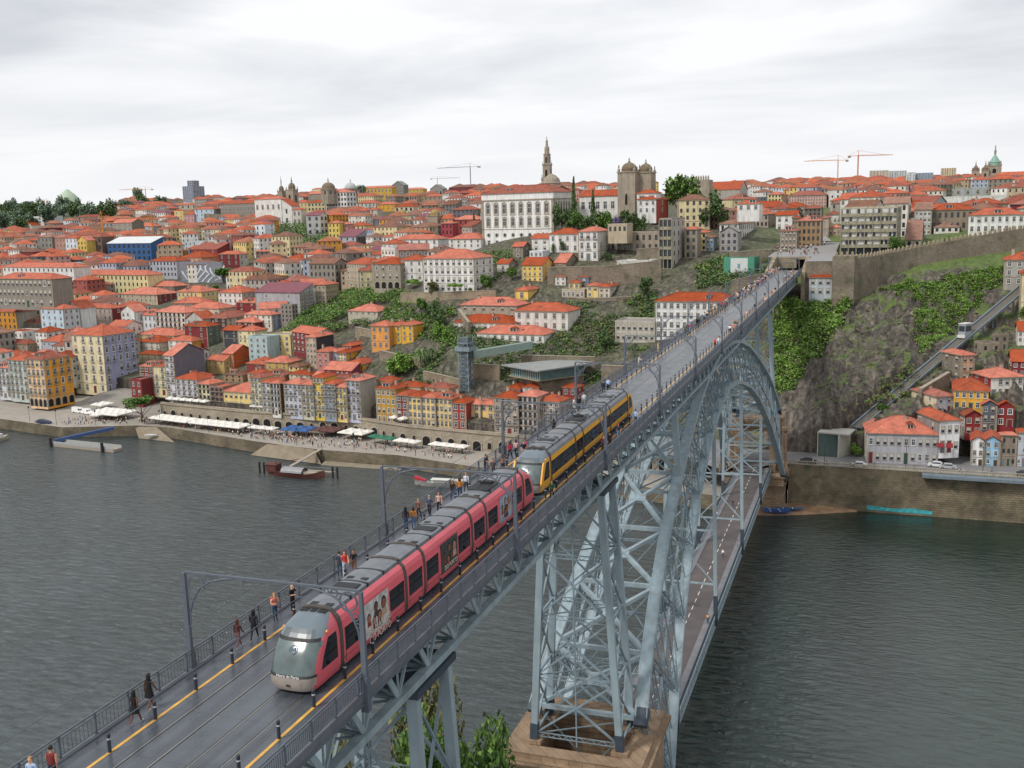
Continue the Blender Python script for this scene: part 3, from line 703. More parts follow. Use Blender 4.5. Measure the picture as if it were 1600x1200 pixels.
# ------------------------------------------------------------------ people
SKIN = [mat('skin tone %d' % i, srgb(c), .6, .06, 6) for i, c in enumerate(('D9A98A', 'B98362', '6B4631', 'C99576'))]
def cloth(hexc): return mat('cloth '+hexc, srgb(hexc), .85, .12, 5)
HAIR = {k: mat(k+' hair', srgb(c), .7, .15, 12) for k, c in (('black', '17130F'), ('brown', '4A3222'), ('fair', 'A58250'), ('grey', '9A9792'))}
SHOE = mat('white shoes', srgb('D8D6D2'), .7, .05); SHOD = mat('dark shoes', srgb('24211F'), .7, .05); SHOO = mat('orange shoes', srgb('C4701F'), .7, .05)
def person_mesh(pose, skirt=False, sleeve=.5, shorts=False, level=1, bulk=1.0):
    """joint chain grown with the skin modifier into one surface; slots: skin, top, bottom, shoes"""
    P = {'pelvis': (0, 0, .96), 'waist': (0, 0, 1.10), 'chest': (0, 0, 1.30), 'neck': (0, 0, 1.46), 'head0': (0, -.02, 1.56), 'head1': (0, -.015, 1.66), 'head2': (0, -.005, 1.72)}
    lean = pose.get('lean', 0)
    def lr(z, y=0): return y-lean*(z-.96)
    for k in ('waist', 'chest', 'neck', 'head0', 'head1', 'head2'): x, y, z = P[k]; P[k] = (x, lr(z, y), z)
    ly, ry = pose.get('legs', (0, 0)); lk, rk = pose.get('knees', (0, 0))
    for s, fy, kk, n in ((-1, ly, lk, 'l'), (1, ry, rk, 'r')):
        P['hip'+n] = (s*.095, 0, .90); P['knee'+n] = (s*.10, -fy*.5-abs(kk), .50); P['ank'+n] = (s*.10, -fy, .10+kk*.25); P['toe'+n] = (s*.115, -fy-.15, .035+kk*.18)
    arms = pose.get('arms', (('d', 0), ('d', 0)))
    for s, (a, v), n in ((-1, arms[0], 'l'), (1, arms[1], 'r')):
        sh = (s*.185, lr(1.40), 1.40); P['sh'+n] = sh
        if a == 'd': e = (s*.235, sh[1]-v*.5+.02, 1.13); h = (s*.225, sh[1]-v-.05, .90)
        elif a == 'f': e = (s*.25, sh[1]-.04, 1.14); h = (s*.10, sh[1]-.27, 1.16)      # hands together in front
        elif a == 'u': e = (s*.24, sh[1]-.18, 1.22); h = (s*.09, sh[1]-.25, 1.48)      # raised to the face
        else: e = (s*.27, sh[1]-.12, 1.18); h = (s*.22, sh[1]-.38, 1.10)               # resting on a rail
        P['el'+n] = e; P['ha'+n] = h
        d = (Vector(h)-Vector(e)).normalized(); P['fi'+n] = tuple(Vector(h)+d*.10)
    R = {'pelvis': (.15, .11), 'waist': (.135, .10), 'chest': (.16, .115), 'neck': (.06, .06), 'head0': (.075, .085), 'head1': (.085, .10), 'head2': (.06, .07)}
    for n in 'lr': R['hip'+n] = (.098, .10); R['knee'+n] = (.062, .062); R['ank'+n] = (.042, .045); R['toe'+n] = (.04, .032); R['sh'+n] = (.07, .07); R['el'+n] = (.043, .043); R['ha'+n] = (.031, .031); R['fi'+n] = (.03, .018)
    E = [('pelvis', 'waist', 't'), ('waist', 'chest', 't'), ('chest', 'neck', 't'), ('neck', 'head0', 's'), ('head0', 'head1', 's'), ('head1', 'head2', 's')]
    for n in 'lr':
        E += [('pelvis', 'hip'+n, 'b'), ('hip'+n, 'knee'+n, 'b'), ('knee'+n, 'ank'+n, 'b' if not shorts else 's'), ('ank'+n, 'toe'+n, 'o'), ('chest', 'sh'+n, 't'), ('sh'+n, 'el'+n, 't' if sleeve >= .5 else 's'), ('el'+n, 'ha'+n, 't' if sleeve >= 1 else 's'), ('ha'+n, 'fi'+n, 's')]
    names = list(P); me = bpy.data.meshes.new('skeleton'); me.from_pydata([P[k] for k in names], [(names.index(a), names.index(b_)) for a, b_, _ in E], [])
    o = bpy.data.objects.new('tmp', me); COL.objects.link(o)
    sk = o.modifiers.new('s', 'SKIN'); sk.use_smooth_shade = True
    if not me.skin_vertices: me.skin_vertices.new()
    for i, k in enumerate(names):
        f = bulk if k in ('pelvis', 'waist', 'chest') else 1; v = me.skin_vertices[0].data[i]; v.radius = (R[k][0]*f, R[k][1]*f); v.use_root = (k == 'pelvis')
    if level: ss = o.modifiers.new('u', 'SUBSURF'); ss.levels = level; ss.render_levels = level
    bpy.context.view_layer.update(); dg = bpy.context.evaluated_depsgraph_get(); ev = o.evaluated_get(dg)
    out = bpy.data.meshes.new_from_object(ev); COL.objects.unlink(o); bpy.data.objects.remove(o)
    while len(out.materials): out.materials.pop()
    for m_ in (SKIN[0], cloth('444444'), cloth('30343C'), SHOE): out.materials.append(m_)
    V = {k: np.array(P[k]) for k in P}; slot = {'s': 0, 't': 1, 'b': 2, 'o': 3}
    for f in out.polygons:
        c = np.array(f.center); best = 9
        for a, b_, t in E:
            A, B = V[a], V[b_]; u = np.clip(np.dot(c-A, B-A)/np.dot(B-A, B-A), 0, 1); d = np.linalg.norm(c-A-u*(B-A))-.6*(R[a][0]+(R[b_][0]-R[a][0])*u)
            if d < best: best = d; sl_ = slot[t]; aa, uu = a, u
        if sl_ == 0 and aa == 'neck' and uu < .15: sl_ = 1
        if sl_ == 2 and aa == 'hipl' and shorts and uu > .8: sl_ = 0
        if sl_ == 1 and c[2] < 1.0 and abs(c[0]) < .16: sl_ = 2
        f.material_index = sl_
    if skirt:
        bm_s = bmesh.new(); bm_s.from_mesh(out); N_ = 12; prev = None
        for (r, z) in ((.15, 1.08), (.19, .9), (.25, .62)):
            rg = [bm_s.verts.new((r*math.cos(2*math.pi*i/N_), r*.8*math.sin(2*math.pi*i/N_), z)) for i in range(N_)]
            if prev:
                for i in range(N_):
                    f = bm_s.faces.new((prev[i], prev[(i+1) % N_], rg[(i+1) % N_], rg[i])); f.material_index = 2; f.smooth = True
            prev = rg
        bm_s.to_mesh(out); bm_s.free()
        for f in out.polygons:
            if f.center[2] < .85 and f.material_index == 2 and abs(math.hypot(f.center[0], f.center[1])) < .17: f.material_index = 0
    return out, P
def hair_mesh(P, kind):
    b = MB(); h = Vector(P['head1'])
    pr_ = {'short': [(.0, .115), (.05, .105), (.085, .07), (.098, .02), (.094, -.03)], 'long': [(.0, .118), (.055, .107), (.092, .07), (.108, .01), (.115, -.10), (.11, -.20), (.07, -.28)]}[kind]
    N_ = 12; rings = []
    for r, z in pr_:
        rg = []
        for i in range(N_):
            a = 2*math.pi*i/N_; x = r*math.cos(a); y = r*1.12*math.sin(a)
            if z < .05 and y < 0: y = y*.15+.005; 
            rg.append((h.x+x, h.y+.012+y, h.z+.005+z))
        rings.append(rg)
    b.loft(rings, cap=False); return b
POSES = {
 'walk': dict(legs=(.34, -.30), knees=(0, .10), arms=(('d', -.12), ('d', .18)), lean=.05),
 'walk2': dict(legs=(-.28, .32), knees=(.10, 0), arms=(('d', .2), ('d', -.1)), lean=.06),
 'stand': dict(legs=(.03, -.04), arms=(('d', .03), ('d', .02))),
 'rail': dict(legs=(.05, -.06), arms=(('r', 0), ('r', 0)), lean=.14),
 'phone': dict(legs=(.02, -.03), arms=(('f', 0), ('u', 0)), lean=.03),
 'photo': dict(legs=(.06, -.08), arms=(('u', 0), ('u', 0)), lean=.02)}
PM = {}
def get_person(pose, kind, far=False):
    key = (pose, kind, far)
    if key not in PM:
        kw = {'full': dict(sleeve=1), 'tee': dict(sleeve=.5), 'shorts': dict(sleeve=.5, shorts=True), 'top': dict(sleeve=0), 'dress': dict(sleeve=0, skirt=True, shorts=True)}[kind]
        me, P = person_mesh(POSES[pose], level=0 if far else 1, **kw); hm = {}
        for hk in ('short', 'long'): hm[hk] = hair_mesh(P, hk).mesh('hair_'+hk, HAIR['brown'])
        f = None
        if not far:
            fb = MB().mat(mat('eyes and brows', srgb('2A1C16'), .6, 0)); h = Vector(P['head1'])
            for sx in (-1, 1): fb.box(h.x+sx*.032-.012, h.x+sx*.032+.012, h.y-.099, h.y-.09, h.z-.03, h.z-.02)
            fb.mat(mat('lips', srgb('8A4A42'), .6, 0)); fb.box(h.x-.02, h.x+.02, h.y-.098, h.y-.088, h.z-.085, h.z-.075)
            fb.mat(SKIN[0]); fb.hexa([(h.x-.014, h.y-.088, h.z-.065), (h.x+.014, h.y-.088, h.z-.065), (h.x+.014, h.y-.085, h.z-.06), (h.x-.014, h.y-.085, h.z-.06), (h.x-.006, h.y-.118, h.z-.058), (h.x+.006, h.y-.118, h.z-.058), (h.x+.004, h.y-.092, h.z-.03), (h.x-.004, h.y-.092, h.z-.03)])
            f = fb.mesh('face')
        PM[key] = (me, hm, f)
    return PM[key]
def person(x, y, z, face, pose, kind, skin, top, bottom, hair, hlen, label, shoe=None, group=None, h=1.0, far=False, bag=None):
    me, hm, fm = get_person(pose, kind, far)
    o = bpy.data.objects.new('person', me); o.location = (x, y, z); o.rotation_euler = (0, 0, math.radians(face)); o.scale = (h, h, h); link(o)
    for i, m_ in enumerate((SKIN[skin], cloth(top), cloth(bottom), shoe or SHOD)):
        o.material_slots[i].link = 'OBJECT'; o.material_slots[i].material = m_
    tag(o, label, 'person', group)
    if hair:
        a = inst('hair', hm[hlen], o, (0, 0, 0)); a.material_slots[0].link = 'OBJECT'; a.material_slots[0].material = HAIR[hair]
    if fm and not far: inst('face_features', fm, o, (0, 0, 0))
    if bag:
        b = MB(); b.prism([(-.15, .10), (.15, .10), (.13, .27), (-.13, .27)], 1.06, 1.44); b.box(-.12, .12, .27, .31, 1.10, 1.28); bo = b.build('backpack', cloth(bag))
        bo.location = (x, y, z); bo.rotation_euler = (0, 0, math.radians(face)); bo.scale = (h,)*3; tag(bo, 'backpack on the '+' '.join(label.split()[:9]), 'backpack')
    return o
# face: 0 looks towards the near end (-y), 180 towards the far bank
DP = [
 (-4.05, 30.2, 10, 'stand', 'tee', 0, 'A8BEDD', '4A5A70', 'fair', 'short', 'fair-haired person in a pale blue shirt at the bottom left corner'),
 (-3.75, 31.0, 200, 'walk', 'top', 1, '7A2F30', '30303A', 'black', 'short', 'dark-haired person in dark red beside the pale blue shirt'),
 (-3.95, 36.4, 185, 'walk', 'dress', 2, '15151A', '15151A', 'black', 'long', 'woman in a short black dress walking away by the near left railing'),
 (-4.3, 37.9, 180, 'walk2', 'dress', 2, '14161A', '101114', 'black', 'long', 'taller woman in a black dress with long black hair by the near left railing'),
 (-4.2, 45.2, 165, 'walk2', 'full', 1, '4E2428', '77545C', 'brown', 'long', 'woman in a maroon top and rosy trousers walking along the railing'),
 (-3.95, 46.4, 195, 'walk', 'full', 1, '23242E', '1E2230', 'black', 'long', 'woman in a dark jacket with white tote walking by the left railing'),
 (-4.35, 49.2, 60, 'phone', 'top', 0, 'C97562', '2F5068', 'fair', 'long', 'woman with a salmon backpack and jeans standing at the railing'),
 (-4.0, 50.6, 80, 'phone', 'tee', 0, '17181A', '1C1D20', None, 'short', 'bald man in black with orange shoes facing the woman at the railing'),
 (-4.25, 56.9, 190, 'stand', 'tee', 0, '2E3E55', '394B60', 'black', 'short', 'man in a dark cap and navy top by the railing left of the tram'),
 (-3.9, 57.0, 30, 'walk', 'top', 0, 'D43A2E', 'A9B9C9', 'brown', 'long', 'woman in a bright red top and pale jeans left of the tram nose'),
 (-3.55, 57.6, 20, 'walk2', 'shorts', 1, '1A1A1D', '8B6A45', 'black', 'short', 'man in a black tee and tan shorts left of the tram nose'),
 (-4.25, 67.2, 185, 'stand', 'full', 1, '2A2224', '3A5578', 'black', 'long', 'woman in dark top at the near side of the group by the railing'),
 (-3.85, 67.7, 195, 'stand', 'tee', 0, 'CC8A3C', '4C7AA5', 'brown', 'long', 'woman in a mustard top and blue jeans in the group by the railing'),
 (-4.35, 69.8, 10, 'walk', 'full', 0, '7C5A50', '30323A', 'brown', 'short', 'man in a brown checked shirt in the group by the railing'),
 (-3.95, 70.9, 190, 'walk2', 'tee', 0, '44506B', '1D2028', 'grey', 'short', 'grey-haired man in a slate blue shirt in the group by the railing'),
 (-3.5, 71.8, 20, 'walk', 'top', 0, 'D8B8A8', '1B1A1E', 'brown', 'long', 'woman in a pale pink top with a black bag left of the red tram'),
 (-3.9, 75.6, 30, 'walk2', 'full', 1, '3A2E26', '39527A', 'brown', 'long', 'woman in a dark coat and jeans near the back of the railing group'),
 (-3.55, 76.3, 200, 'stand', 'full', 0, 'C9862B', '39527A', 'brown', 'long', 'woman in a long orange coat by the railing group'),
 (-3.75, 78.2, 190, 'walk', 'full', 0, 'CFD6DE', '1E2230', 'fair', 'short', 'person in a blue and white striped shirt walking away'),
 (-3.1, 83.2, 0, 'stand', 'tee', 1, '4A3A3A', '35404E', 'brown', 'short', 'pair of walkers beside the rear of the red tram, left one in brown'),
 (-2.85, 85.0, 190, 'stand', 'tee', 0, '8A6E5C', '2A2C34', 'brown', 'long', 'walker in tan between the two trams at the left strip'),
 (-4.4, 84.5, 90, 'rail', 'tee', 1, '20283A', '303746', 'black', 'short', 'man in a navy tee leaning on the left railing by the yellow tram'),
 (-4.0, 90.2, 175, 'walk', 'full', 1, 'A8213F', '16161A', 'brown', 'long', 'woman in a crimson jacket and black trousers by the railing'),
 (-3.6, 90.9, 185, 'walk2', 'full', 0, 'D9A9AC', '18181C', 'brown', 'long', 'woman in a pale pink jacket walking with the crimson one'),
 (-2.95, 91.8, 10, 'walk', 'tee', 1, 'C9568A', '33507A', 'black', 'short', 'person in a magenta top and jeans left of the yellow tram'),
 (-2.7, 90.6, 20, 'stand', 'shorts', 0, '17171A', 'BB9678', 'brown', 'short', 'person in a black top and beige shorts left of the yellow tram nose'),
 (-3.0, 101.5, 180, 'stand', 'tee', 1, '2A2022', '241E20', 'black', 'long', 'person in dark clothes beside the front of the yellow tram roof'),
 (-4.3, 114.0, 100, 'walk', 'full', 0, 'D7D3CC', 'D0CABF', 'brown', 'long', 'person in white in the trio by the railing beyond the tram middle'),
 (-4.05, 115.3, 190, 'stand', 'full', 1, '1A1A1E', '1D1D22', 'black', 'short', 'person in black in the trio by the railing beyond the tram middle'),
 (-3.9, 117.1, 190, 'walk2', 'full', 0, 'BFC4CA', '8F8A84', 'brown', 'short', 'person in a light grey top in the trio beyond the tram middle'),
 (-3.9, 126.6, 180, 'walk', 'full', 1, '1C2233', '16181F', 'black', 'short', 'walker in navy beside the one in a pale blue shirt'),
 (-3.6, 128.0, 190, 'walk2', 'full', 0, 'A9C4EA', '15161B', 'brown', 'short', 'walker in a pale blue shirt ahead of the yellow tram tail'),
 (-4.3, 150.0, 90, 'rail', 'full', 0, 'CFC4BC', 'C9C0B8', 'black', 'long', 'dark-haired woman in cream at the left railing past the tram'),
 (-4.2, 164.5, 95, 'stand', 'full', 0, 'D8B07A', 'CDB48C', 'fair', 'long', 'woman in a pale yellow dress at the left railing past the tram'),
 (4.1, 77.6, 0, 'walk', 'tee', 1, '1F4A33', '1A1B20', 'black', 'short', 'man in a dark green tee on the right walkway at the tram coupling'),
 (4.2, 94.6, 0, 'stand', 'full', 0, '7A2230', '3A1F26', 'brown', 'long', 'person in dark red on the right walkway beside the yellow tram'),
 (4.3, 96.6, 170, 'stand', 'full', 1, '14161E', '14161E', 'black', 'short', 'person in black on the right walkway beside the yellow tram'),
 (4.25, 100.6, 10, 'walk', 'tee', 1, '2D3A55', '5A7FB0', 'black', 'long', 'person in a dark blue tee on the right walkway by the frame post'),
 (4.3, 108.5, 180, 'walk', 'full', 0, 'A6C3E4', '4A5C78', 'brown', 'short', 'man in a light blue shirt on the right walkway by the tram tail'),
 (4.0, 172.0, 0, 'walk', 'top', 0, 'A83438', '17181D', 'brown', 'long', 'woman in a red top on the far right walkway'),
 (4.25, 174.5, 0, 'walk2', 'full', 0, 'C8D2E0', '8FA9C8', 'brown', 'short', 'person in pale blue beside the red top on the right walkway'),
 (4.0, 196.0, 0, 'walk', 'tee', 0, 'C87F78', 'A8877A', 'brown', 'long', 'person in salmon on the right walkway above the arch crown'),
 (4.3, 199.0, 0, 'walk2', 'tee', 1, '1C1E26', '23242C', 'black', 'short', 'person in black beside the salmon one above the arch crown'),
]
for i, d in enumerate(DP):
    x, y, fc, pose, kind, skn, top, bot, hair, hl, lab = d
    far = y > 110
    person(x, y, ZD, fc, pose, kind, skn, top, bot, hair, hl, lab, shoe=SHOO if 'orange shoes' in lab else SHOE if i in (2, 3, 4, 5, 18) else None, group='people walking on the upper deck', far=far, h=1.03 if i % 2 else .98, bag={6: 'B5544C', 16: '2A2A30'}.get(i))
rg = random.Random(5)
TOPS = ['E2DFDA', '22242A', '3D4E6B', 'A93F3F', 'C9A27E', '7E8FA6', 'D8A9A0', '4B5B48', 'EDEBE6', '15161A', 'C7B9A5', '6A87AC']
def rcol(): return rg.choice(TOPS)
CN = {'E2DFDA': 'white', '22242A': 'black', '3D4E6B': 'navy', 'A93F3F': 'red', 'C9A27E': 'tan', '7E8FA6': 'grey blue', 'D8A9A0': 'pink', '4B5B48': 'olive', 'EDEBE6': 'bright white', '15161A': 'charcoal', 'C7B9A5': 'beige', '6A87AC': 'sky blue'}
k = 0
for y in np.arange(180, 384, 3.3):
    for side in (-1, 1):
        if side == 1 and rg.random() > .3: continue
        if side == -1 and y < 220 and rg.random() > .6: continue
        for q in range(2 if (y > 265 and side == -1) else 1):
            t = rcol(); bt = rg.choice(['22242A', '3D4E6B', 'C9A27E', '6A87AC'])
            x = side*rg.uniform(3.6, 4.6) if y < 250 else side*rg.uniform(2.6, 4.6)
            k += 1
            person(x, y+rg.uniform(-1.2, 1.2), ZD, rg.choice([0, 180, 170, 10]), rg.choice(['walk', 'walk2', 'stand']), rg.choice(['full', 'tee', 'shorts']), rg.randrange(4), t, bt, rg.choice(['black', 'brown', 'fair']), rg.choice(['short', 'long']),
                   'distant walker in %s on the %s walkway towards the far end of the bridge' % (CN[t], 'left' if side < 0 else 'right'), group='people walking on the upper deck', far=True)
# lower deck
for i, (x, y, t) in enumerate([(3.7, 137, '6A87AC'), (3.6, 131, 'D8A9A0'), (-3.6, 226, '22242A'), (-3.4, 229, 'E2DFDA'), (1.6, 203, 'E2DFDA'), (-3.6, 112, 'A93F3F'), (-3.2, 113.5, 'E2DFDA'), (-3.7, 115, '22242A'), (-3.4, 110.5, 'EDEBE6'), (-3.5, 118, 'A93F3F'), (3.7, 168, 'C9A27E'), (-1.0, 240, '22242A')]):
    person(x, y, ZL+.14 if abs(x) > 3 else ZL, 180 if i % 2 else 0, 'walk' if i % 2 else 'walk2', 'tee', i % 4, t, '3D4E6B', 'brown', 'short', 'walker in %s on the lower deck, number %d from the list nearest the camera' % (CN[t], i+1) if 0 else 'walker in %s on the %s side of the lower deck%s' % (CN[t], 'right' if x > 0 else 'left', ' near the far landing' if y > 200 else ' under the near arch' if y < 125 else ''), group='people on the lower deck', far=True)
def water_mat():
    m = bpy.data.materials.new('rippled river water'); m.use_nodes = True; N, L = nodes_of(m); b = N['Principled BSDF']
    b.inputs['Base Color'].default_value = (0.034, 0.046, 0.044, 1); b.inputs['Roughness'].default_value = 0.10; b.inputs['IOR'].default_value = 1.62
    tc = N.new('ShaderNodeTexCoord')
    mp = N.new('ShaderNodeMapping'); mp.inputs['Rotation'].default_value = (0, 0, math.radians(28)); mp.inputs['Scale'].default_value = (0.75, 1.9, 1); L(tc.outputs['Object'], mp.inputs[0])
    n1 = N.new('ShaderNodeTexNoise'); n1.inputs['Scale'].default_value = 0.42; n1.inputs['Detail'].default_value = 5; n1.inputs['Roughness'].default_value = .6; n1.inputs['Distortion'].default_value = .6; L(mp.outputs[0], n1.inputs[0])
    n2 = N.new('ShaderNodeTexNoise'); n2.inputs['Scale'].default_value = 0.012; n2.inputs['Detail'].default_value = 4; L(tc.outputs['Object'], n2.inputs[0])
    r = N.new('ShaderNodeMapRange'); r.inputs[1].default_value = .35; r.inputs[2].default_value = .65; r.inputs[3].default_value = .55; r.inputs[4].default_value = 1.1; L(n2.outputs[0], r.inputs[0])
    bp = N.new('ShaderNodeBump'); bp.inputs['Distance'].default_value = .95; L(r.outputs[0], bp.inputs['Strength']); L(n1.outputs[0], bp.inputs['Height']); L(bp.outputs[0], b.inputs['Normal'])
    mp3 = N.new('ShaderNodeMapping'); mp3.inputs['Rotation'].default_value = (0, 0, math.radians(24)); mp3.inputs['Scale'].default_value = (.28, .95, 1); L(tc.outputs['Object'], mp3.inputs[0])
    n3 = N.new('ShaderNodeTexNoise'); n3.inputs['Scale'].default_value = .6; n3.inputs['Detail'].default_value = 7; n3.inputs['Roughness'].default_value = .7; L(mp3.outputs[0], n3.inputs[0])
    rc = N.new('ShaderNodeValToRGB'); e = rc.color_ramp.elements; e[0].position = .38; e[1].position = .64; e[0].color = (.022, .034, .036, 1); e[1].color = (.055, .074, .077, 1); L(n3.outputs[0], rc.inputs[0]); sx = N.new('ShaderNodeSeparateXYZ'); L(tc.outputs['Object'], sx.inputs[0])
    refl_dim = N.new('ShaderNodeMapRange'); refl_dim.interpolation_type = 'SMOOTHSTEP'; refl_dim.inputs[1].default_value = -40; refl_dim.inputs[2].default_value = 40; refl_dim.inputs[3].default_value = 1.0; refl_dim.inputs[4].default_value = .26; L(sx.outputs[0], refl_dim.inputs[0])  # falls to the right: weakens ripples and drives the painted cliff reflection
    ms = N.new('ShaderNodeMath'); ms.operation = 'MULTIPLY'; L(refl_dim.outputs[0], ms.inputs[0]); L(r.outputs[0], ms.inputs[1]); L(ms.outputs[0], bp.inputs['Strength'])
    lg = N.new('ShaderNodeMix'); lg.data_type = 'RGBA'; L(refl_dim.outputs[0], lg.inputs[0]); lg.inputs[6].default_value = (.05, .36, .18, 1); lg.inputs[7].default_value = (1, 1, 1, 1)  # dark reflection of the cliff put into the water colour on the right
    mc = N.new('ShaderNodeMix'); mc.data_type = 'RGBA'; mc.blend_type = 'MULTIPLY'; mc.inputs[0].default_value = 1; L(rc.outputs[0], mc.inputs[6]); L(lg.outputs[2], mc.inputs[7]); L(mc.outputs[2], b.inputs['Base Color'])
    return m
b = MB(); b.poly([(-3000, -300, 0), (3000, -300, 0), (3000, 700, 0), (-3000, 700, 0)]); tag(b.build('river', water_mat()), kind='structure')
# ------------------------------------------------------------------ terrain
TCP = [(-333.3,345,13.8),(-409,420,15.7),(-488.9,500,28.1),(-548.4,560,40),(-668.9,680,53.3),(-840.4,850,67),(-1243.8,1250,100.5),(-285,330,7.1),(-348.2,400,13),(-374.7,430,21.9),(-456.1,520,34.6),(-528.3,600,46.4),(-664.6,750,61.5),(-892.2,1000,82.4),(-1165.3,1300,108.1),(-240,334,10.2),(-282.7,390,16),(-344.4,470,24.7),(-397.8,540,37.1),(-505.8,680,51.7),(-675.9,900,69.5),(-908,1200,92.8),(-189.3,325,9.9),(-224.1,380,22.8),(-262.4,440,28.8),(-307.2,510,39.5),(-371.3,610,53.7),(-442.2,720,64.6),(-591.1,950,76.9),(-148.6,325,10),(-161.4,350,18.4),(-179.4,385,28.6),(-192.2,410,32.8),(-199.8,425,40.1),(-239.4,500,43.8),(-292,600,53.4),(-333.8,680,64.1),(-423.3,850,77.9),(-554.9,1100,100),(-105.6,313,10.5),(-114.5,335,20.1),(-120.4,350,29.5),(-128.5,370,36.7),(-138.6,395,44.3),(-142.6,405,49.7),(-161.2,450,57.3),(-181.8,500,59.8),(-244.3,650,67.9),(-348.5,900,81.5),(-81.2,345,21.8),(-85.7,360,32.5),(-93.3,385,40.5),(-101,410,49.9),(-107.1,430,58.1),(-114.7,455,67),(-134.8,520,79.8),(-49.3,360,29.7),(-52.5,375,37.2),(-56.8,395,44.9),(-62.1,420,55.8),(-69.6,455,66.5),(-74.9,480,76),(-100.6,600,81.7),(-16.5,370,42.9),(-20.3,400,54.5),(-25.3,440,62.5),(-32.7,500,71.8),(-57.2,700,80),(4.5,385,53.2),(2.1,420,60.6),(-1.8,480,64.6),(-10.8,620,72.1),(-35.2,1000,89.1),(9,298,13.7),(13.7,305,23.9),(18.1,325,36.3),(22.6,370,47.8),(20.2,380,50.2),(37.1,385,55.5),(58.1,390,58.5),(79.3,400,62.2),(36.5,305,24.8),(36.6,320,29.7),(36.8,350,41.5),(54.3,322,29.9),(56.2,355,41.2),(57.1,372,50),(70.5,315,28),(73,340,39.3),(76.2,370,50.2),(78.3,390,57.3),(37.5,420,64),(40.1,560,72.2),(60.7,430,64.5),(88.9,480,70.1),(108.6,640,76.4),(94.5,900,85),(-1500,1600,100),(-400,1800,120),(200,1800,100),(600,1500,105),(400,700,82),(300,420,70),(250,330,45),(200,300,25),(-380,330,8),(-460,335,8),(-30,330,18),(-60,325,14),(-10,320,14),(120,305,22),(140,350,48)]
_T = np.array(TCP, float)
def _k(d): return d
_D = np.hypot(_T[:, None, 0]-_T[None, :, 0], _T[:, None, 1]-_T[None, :, 1])
_n_ = len(_T); _A = np.zeros((_n_+3, _n_+3)); _A[:_n_, :_n_] = _D+np.eye(_n_)*-1.5
_A[:_n_, _n_] = 1; _A[:_n_, _n_+1:_n_+3] = _T[:, :2]/1000; _A[_n_, :_n_] = 1; _A[_n_+1:_n_+3, :_n_] = _T[:, :2].T/1000
_W = np.linalg.solve(_A, np.concatenate([_T[:, 2], np.zeros(3)]))
def terr(x, y):
    x = np.asarray(x, float); y = np.asarray(y, float)
    d = np.hypot(x[..., None]-_T[:, 0], y[..., None]-_T[:, 1])
    z = d@_W[:_n_]+_W[_n_]+x/1000*_W[_n_+1]+y/1000*_W[_n_+2]
    return z
def T1(x, y): return float(terr(np.array([x]), np.array([y]))[0])
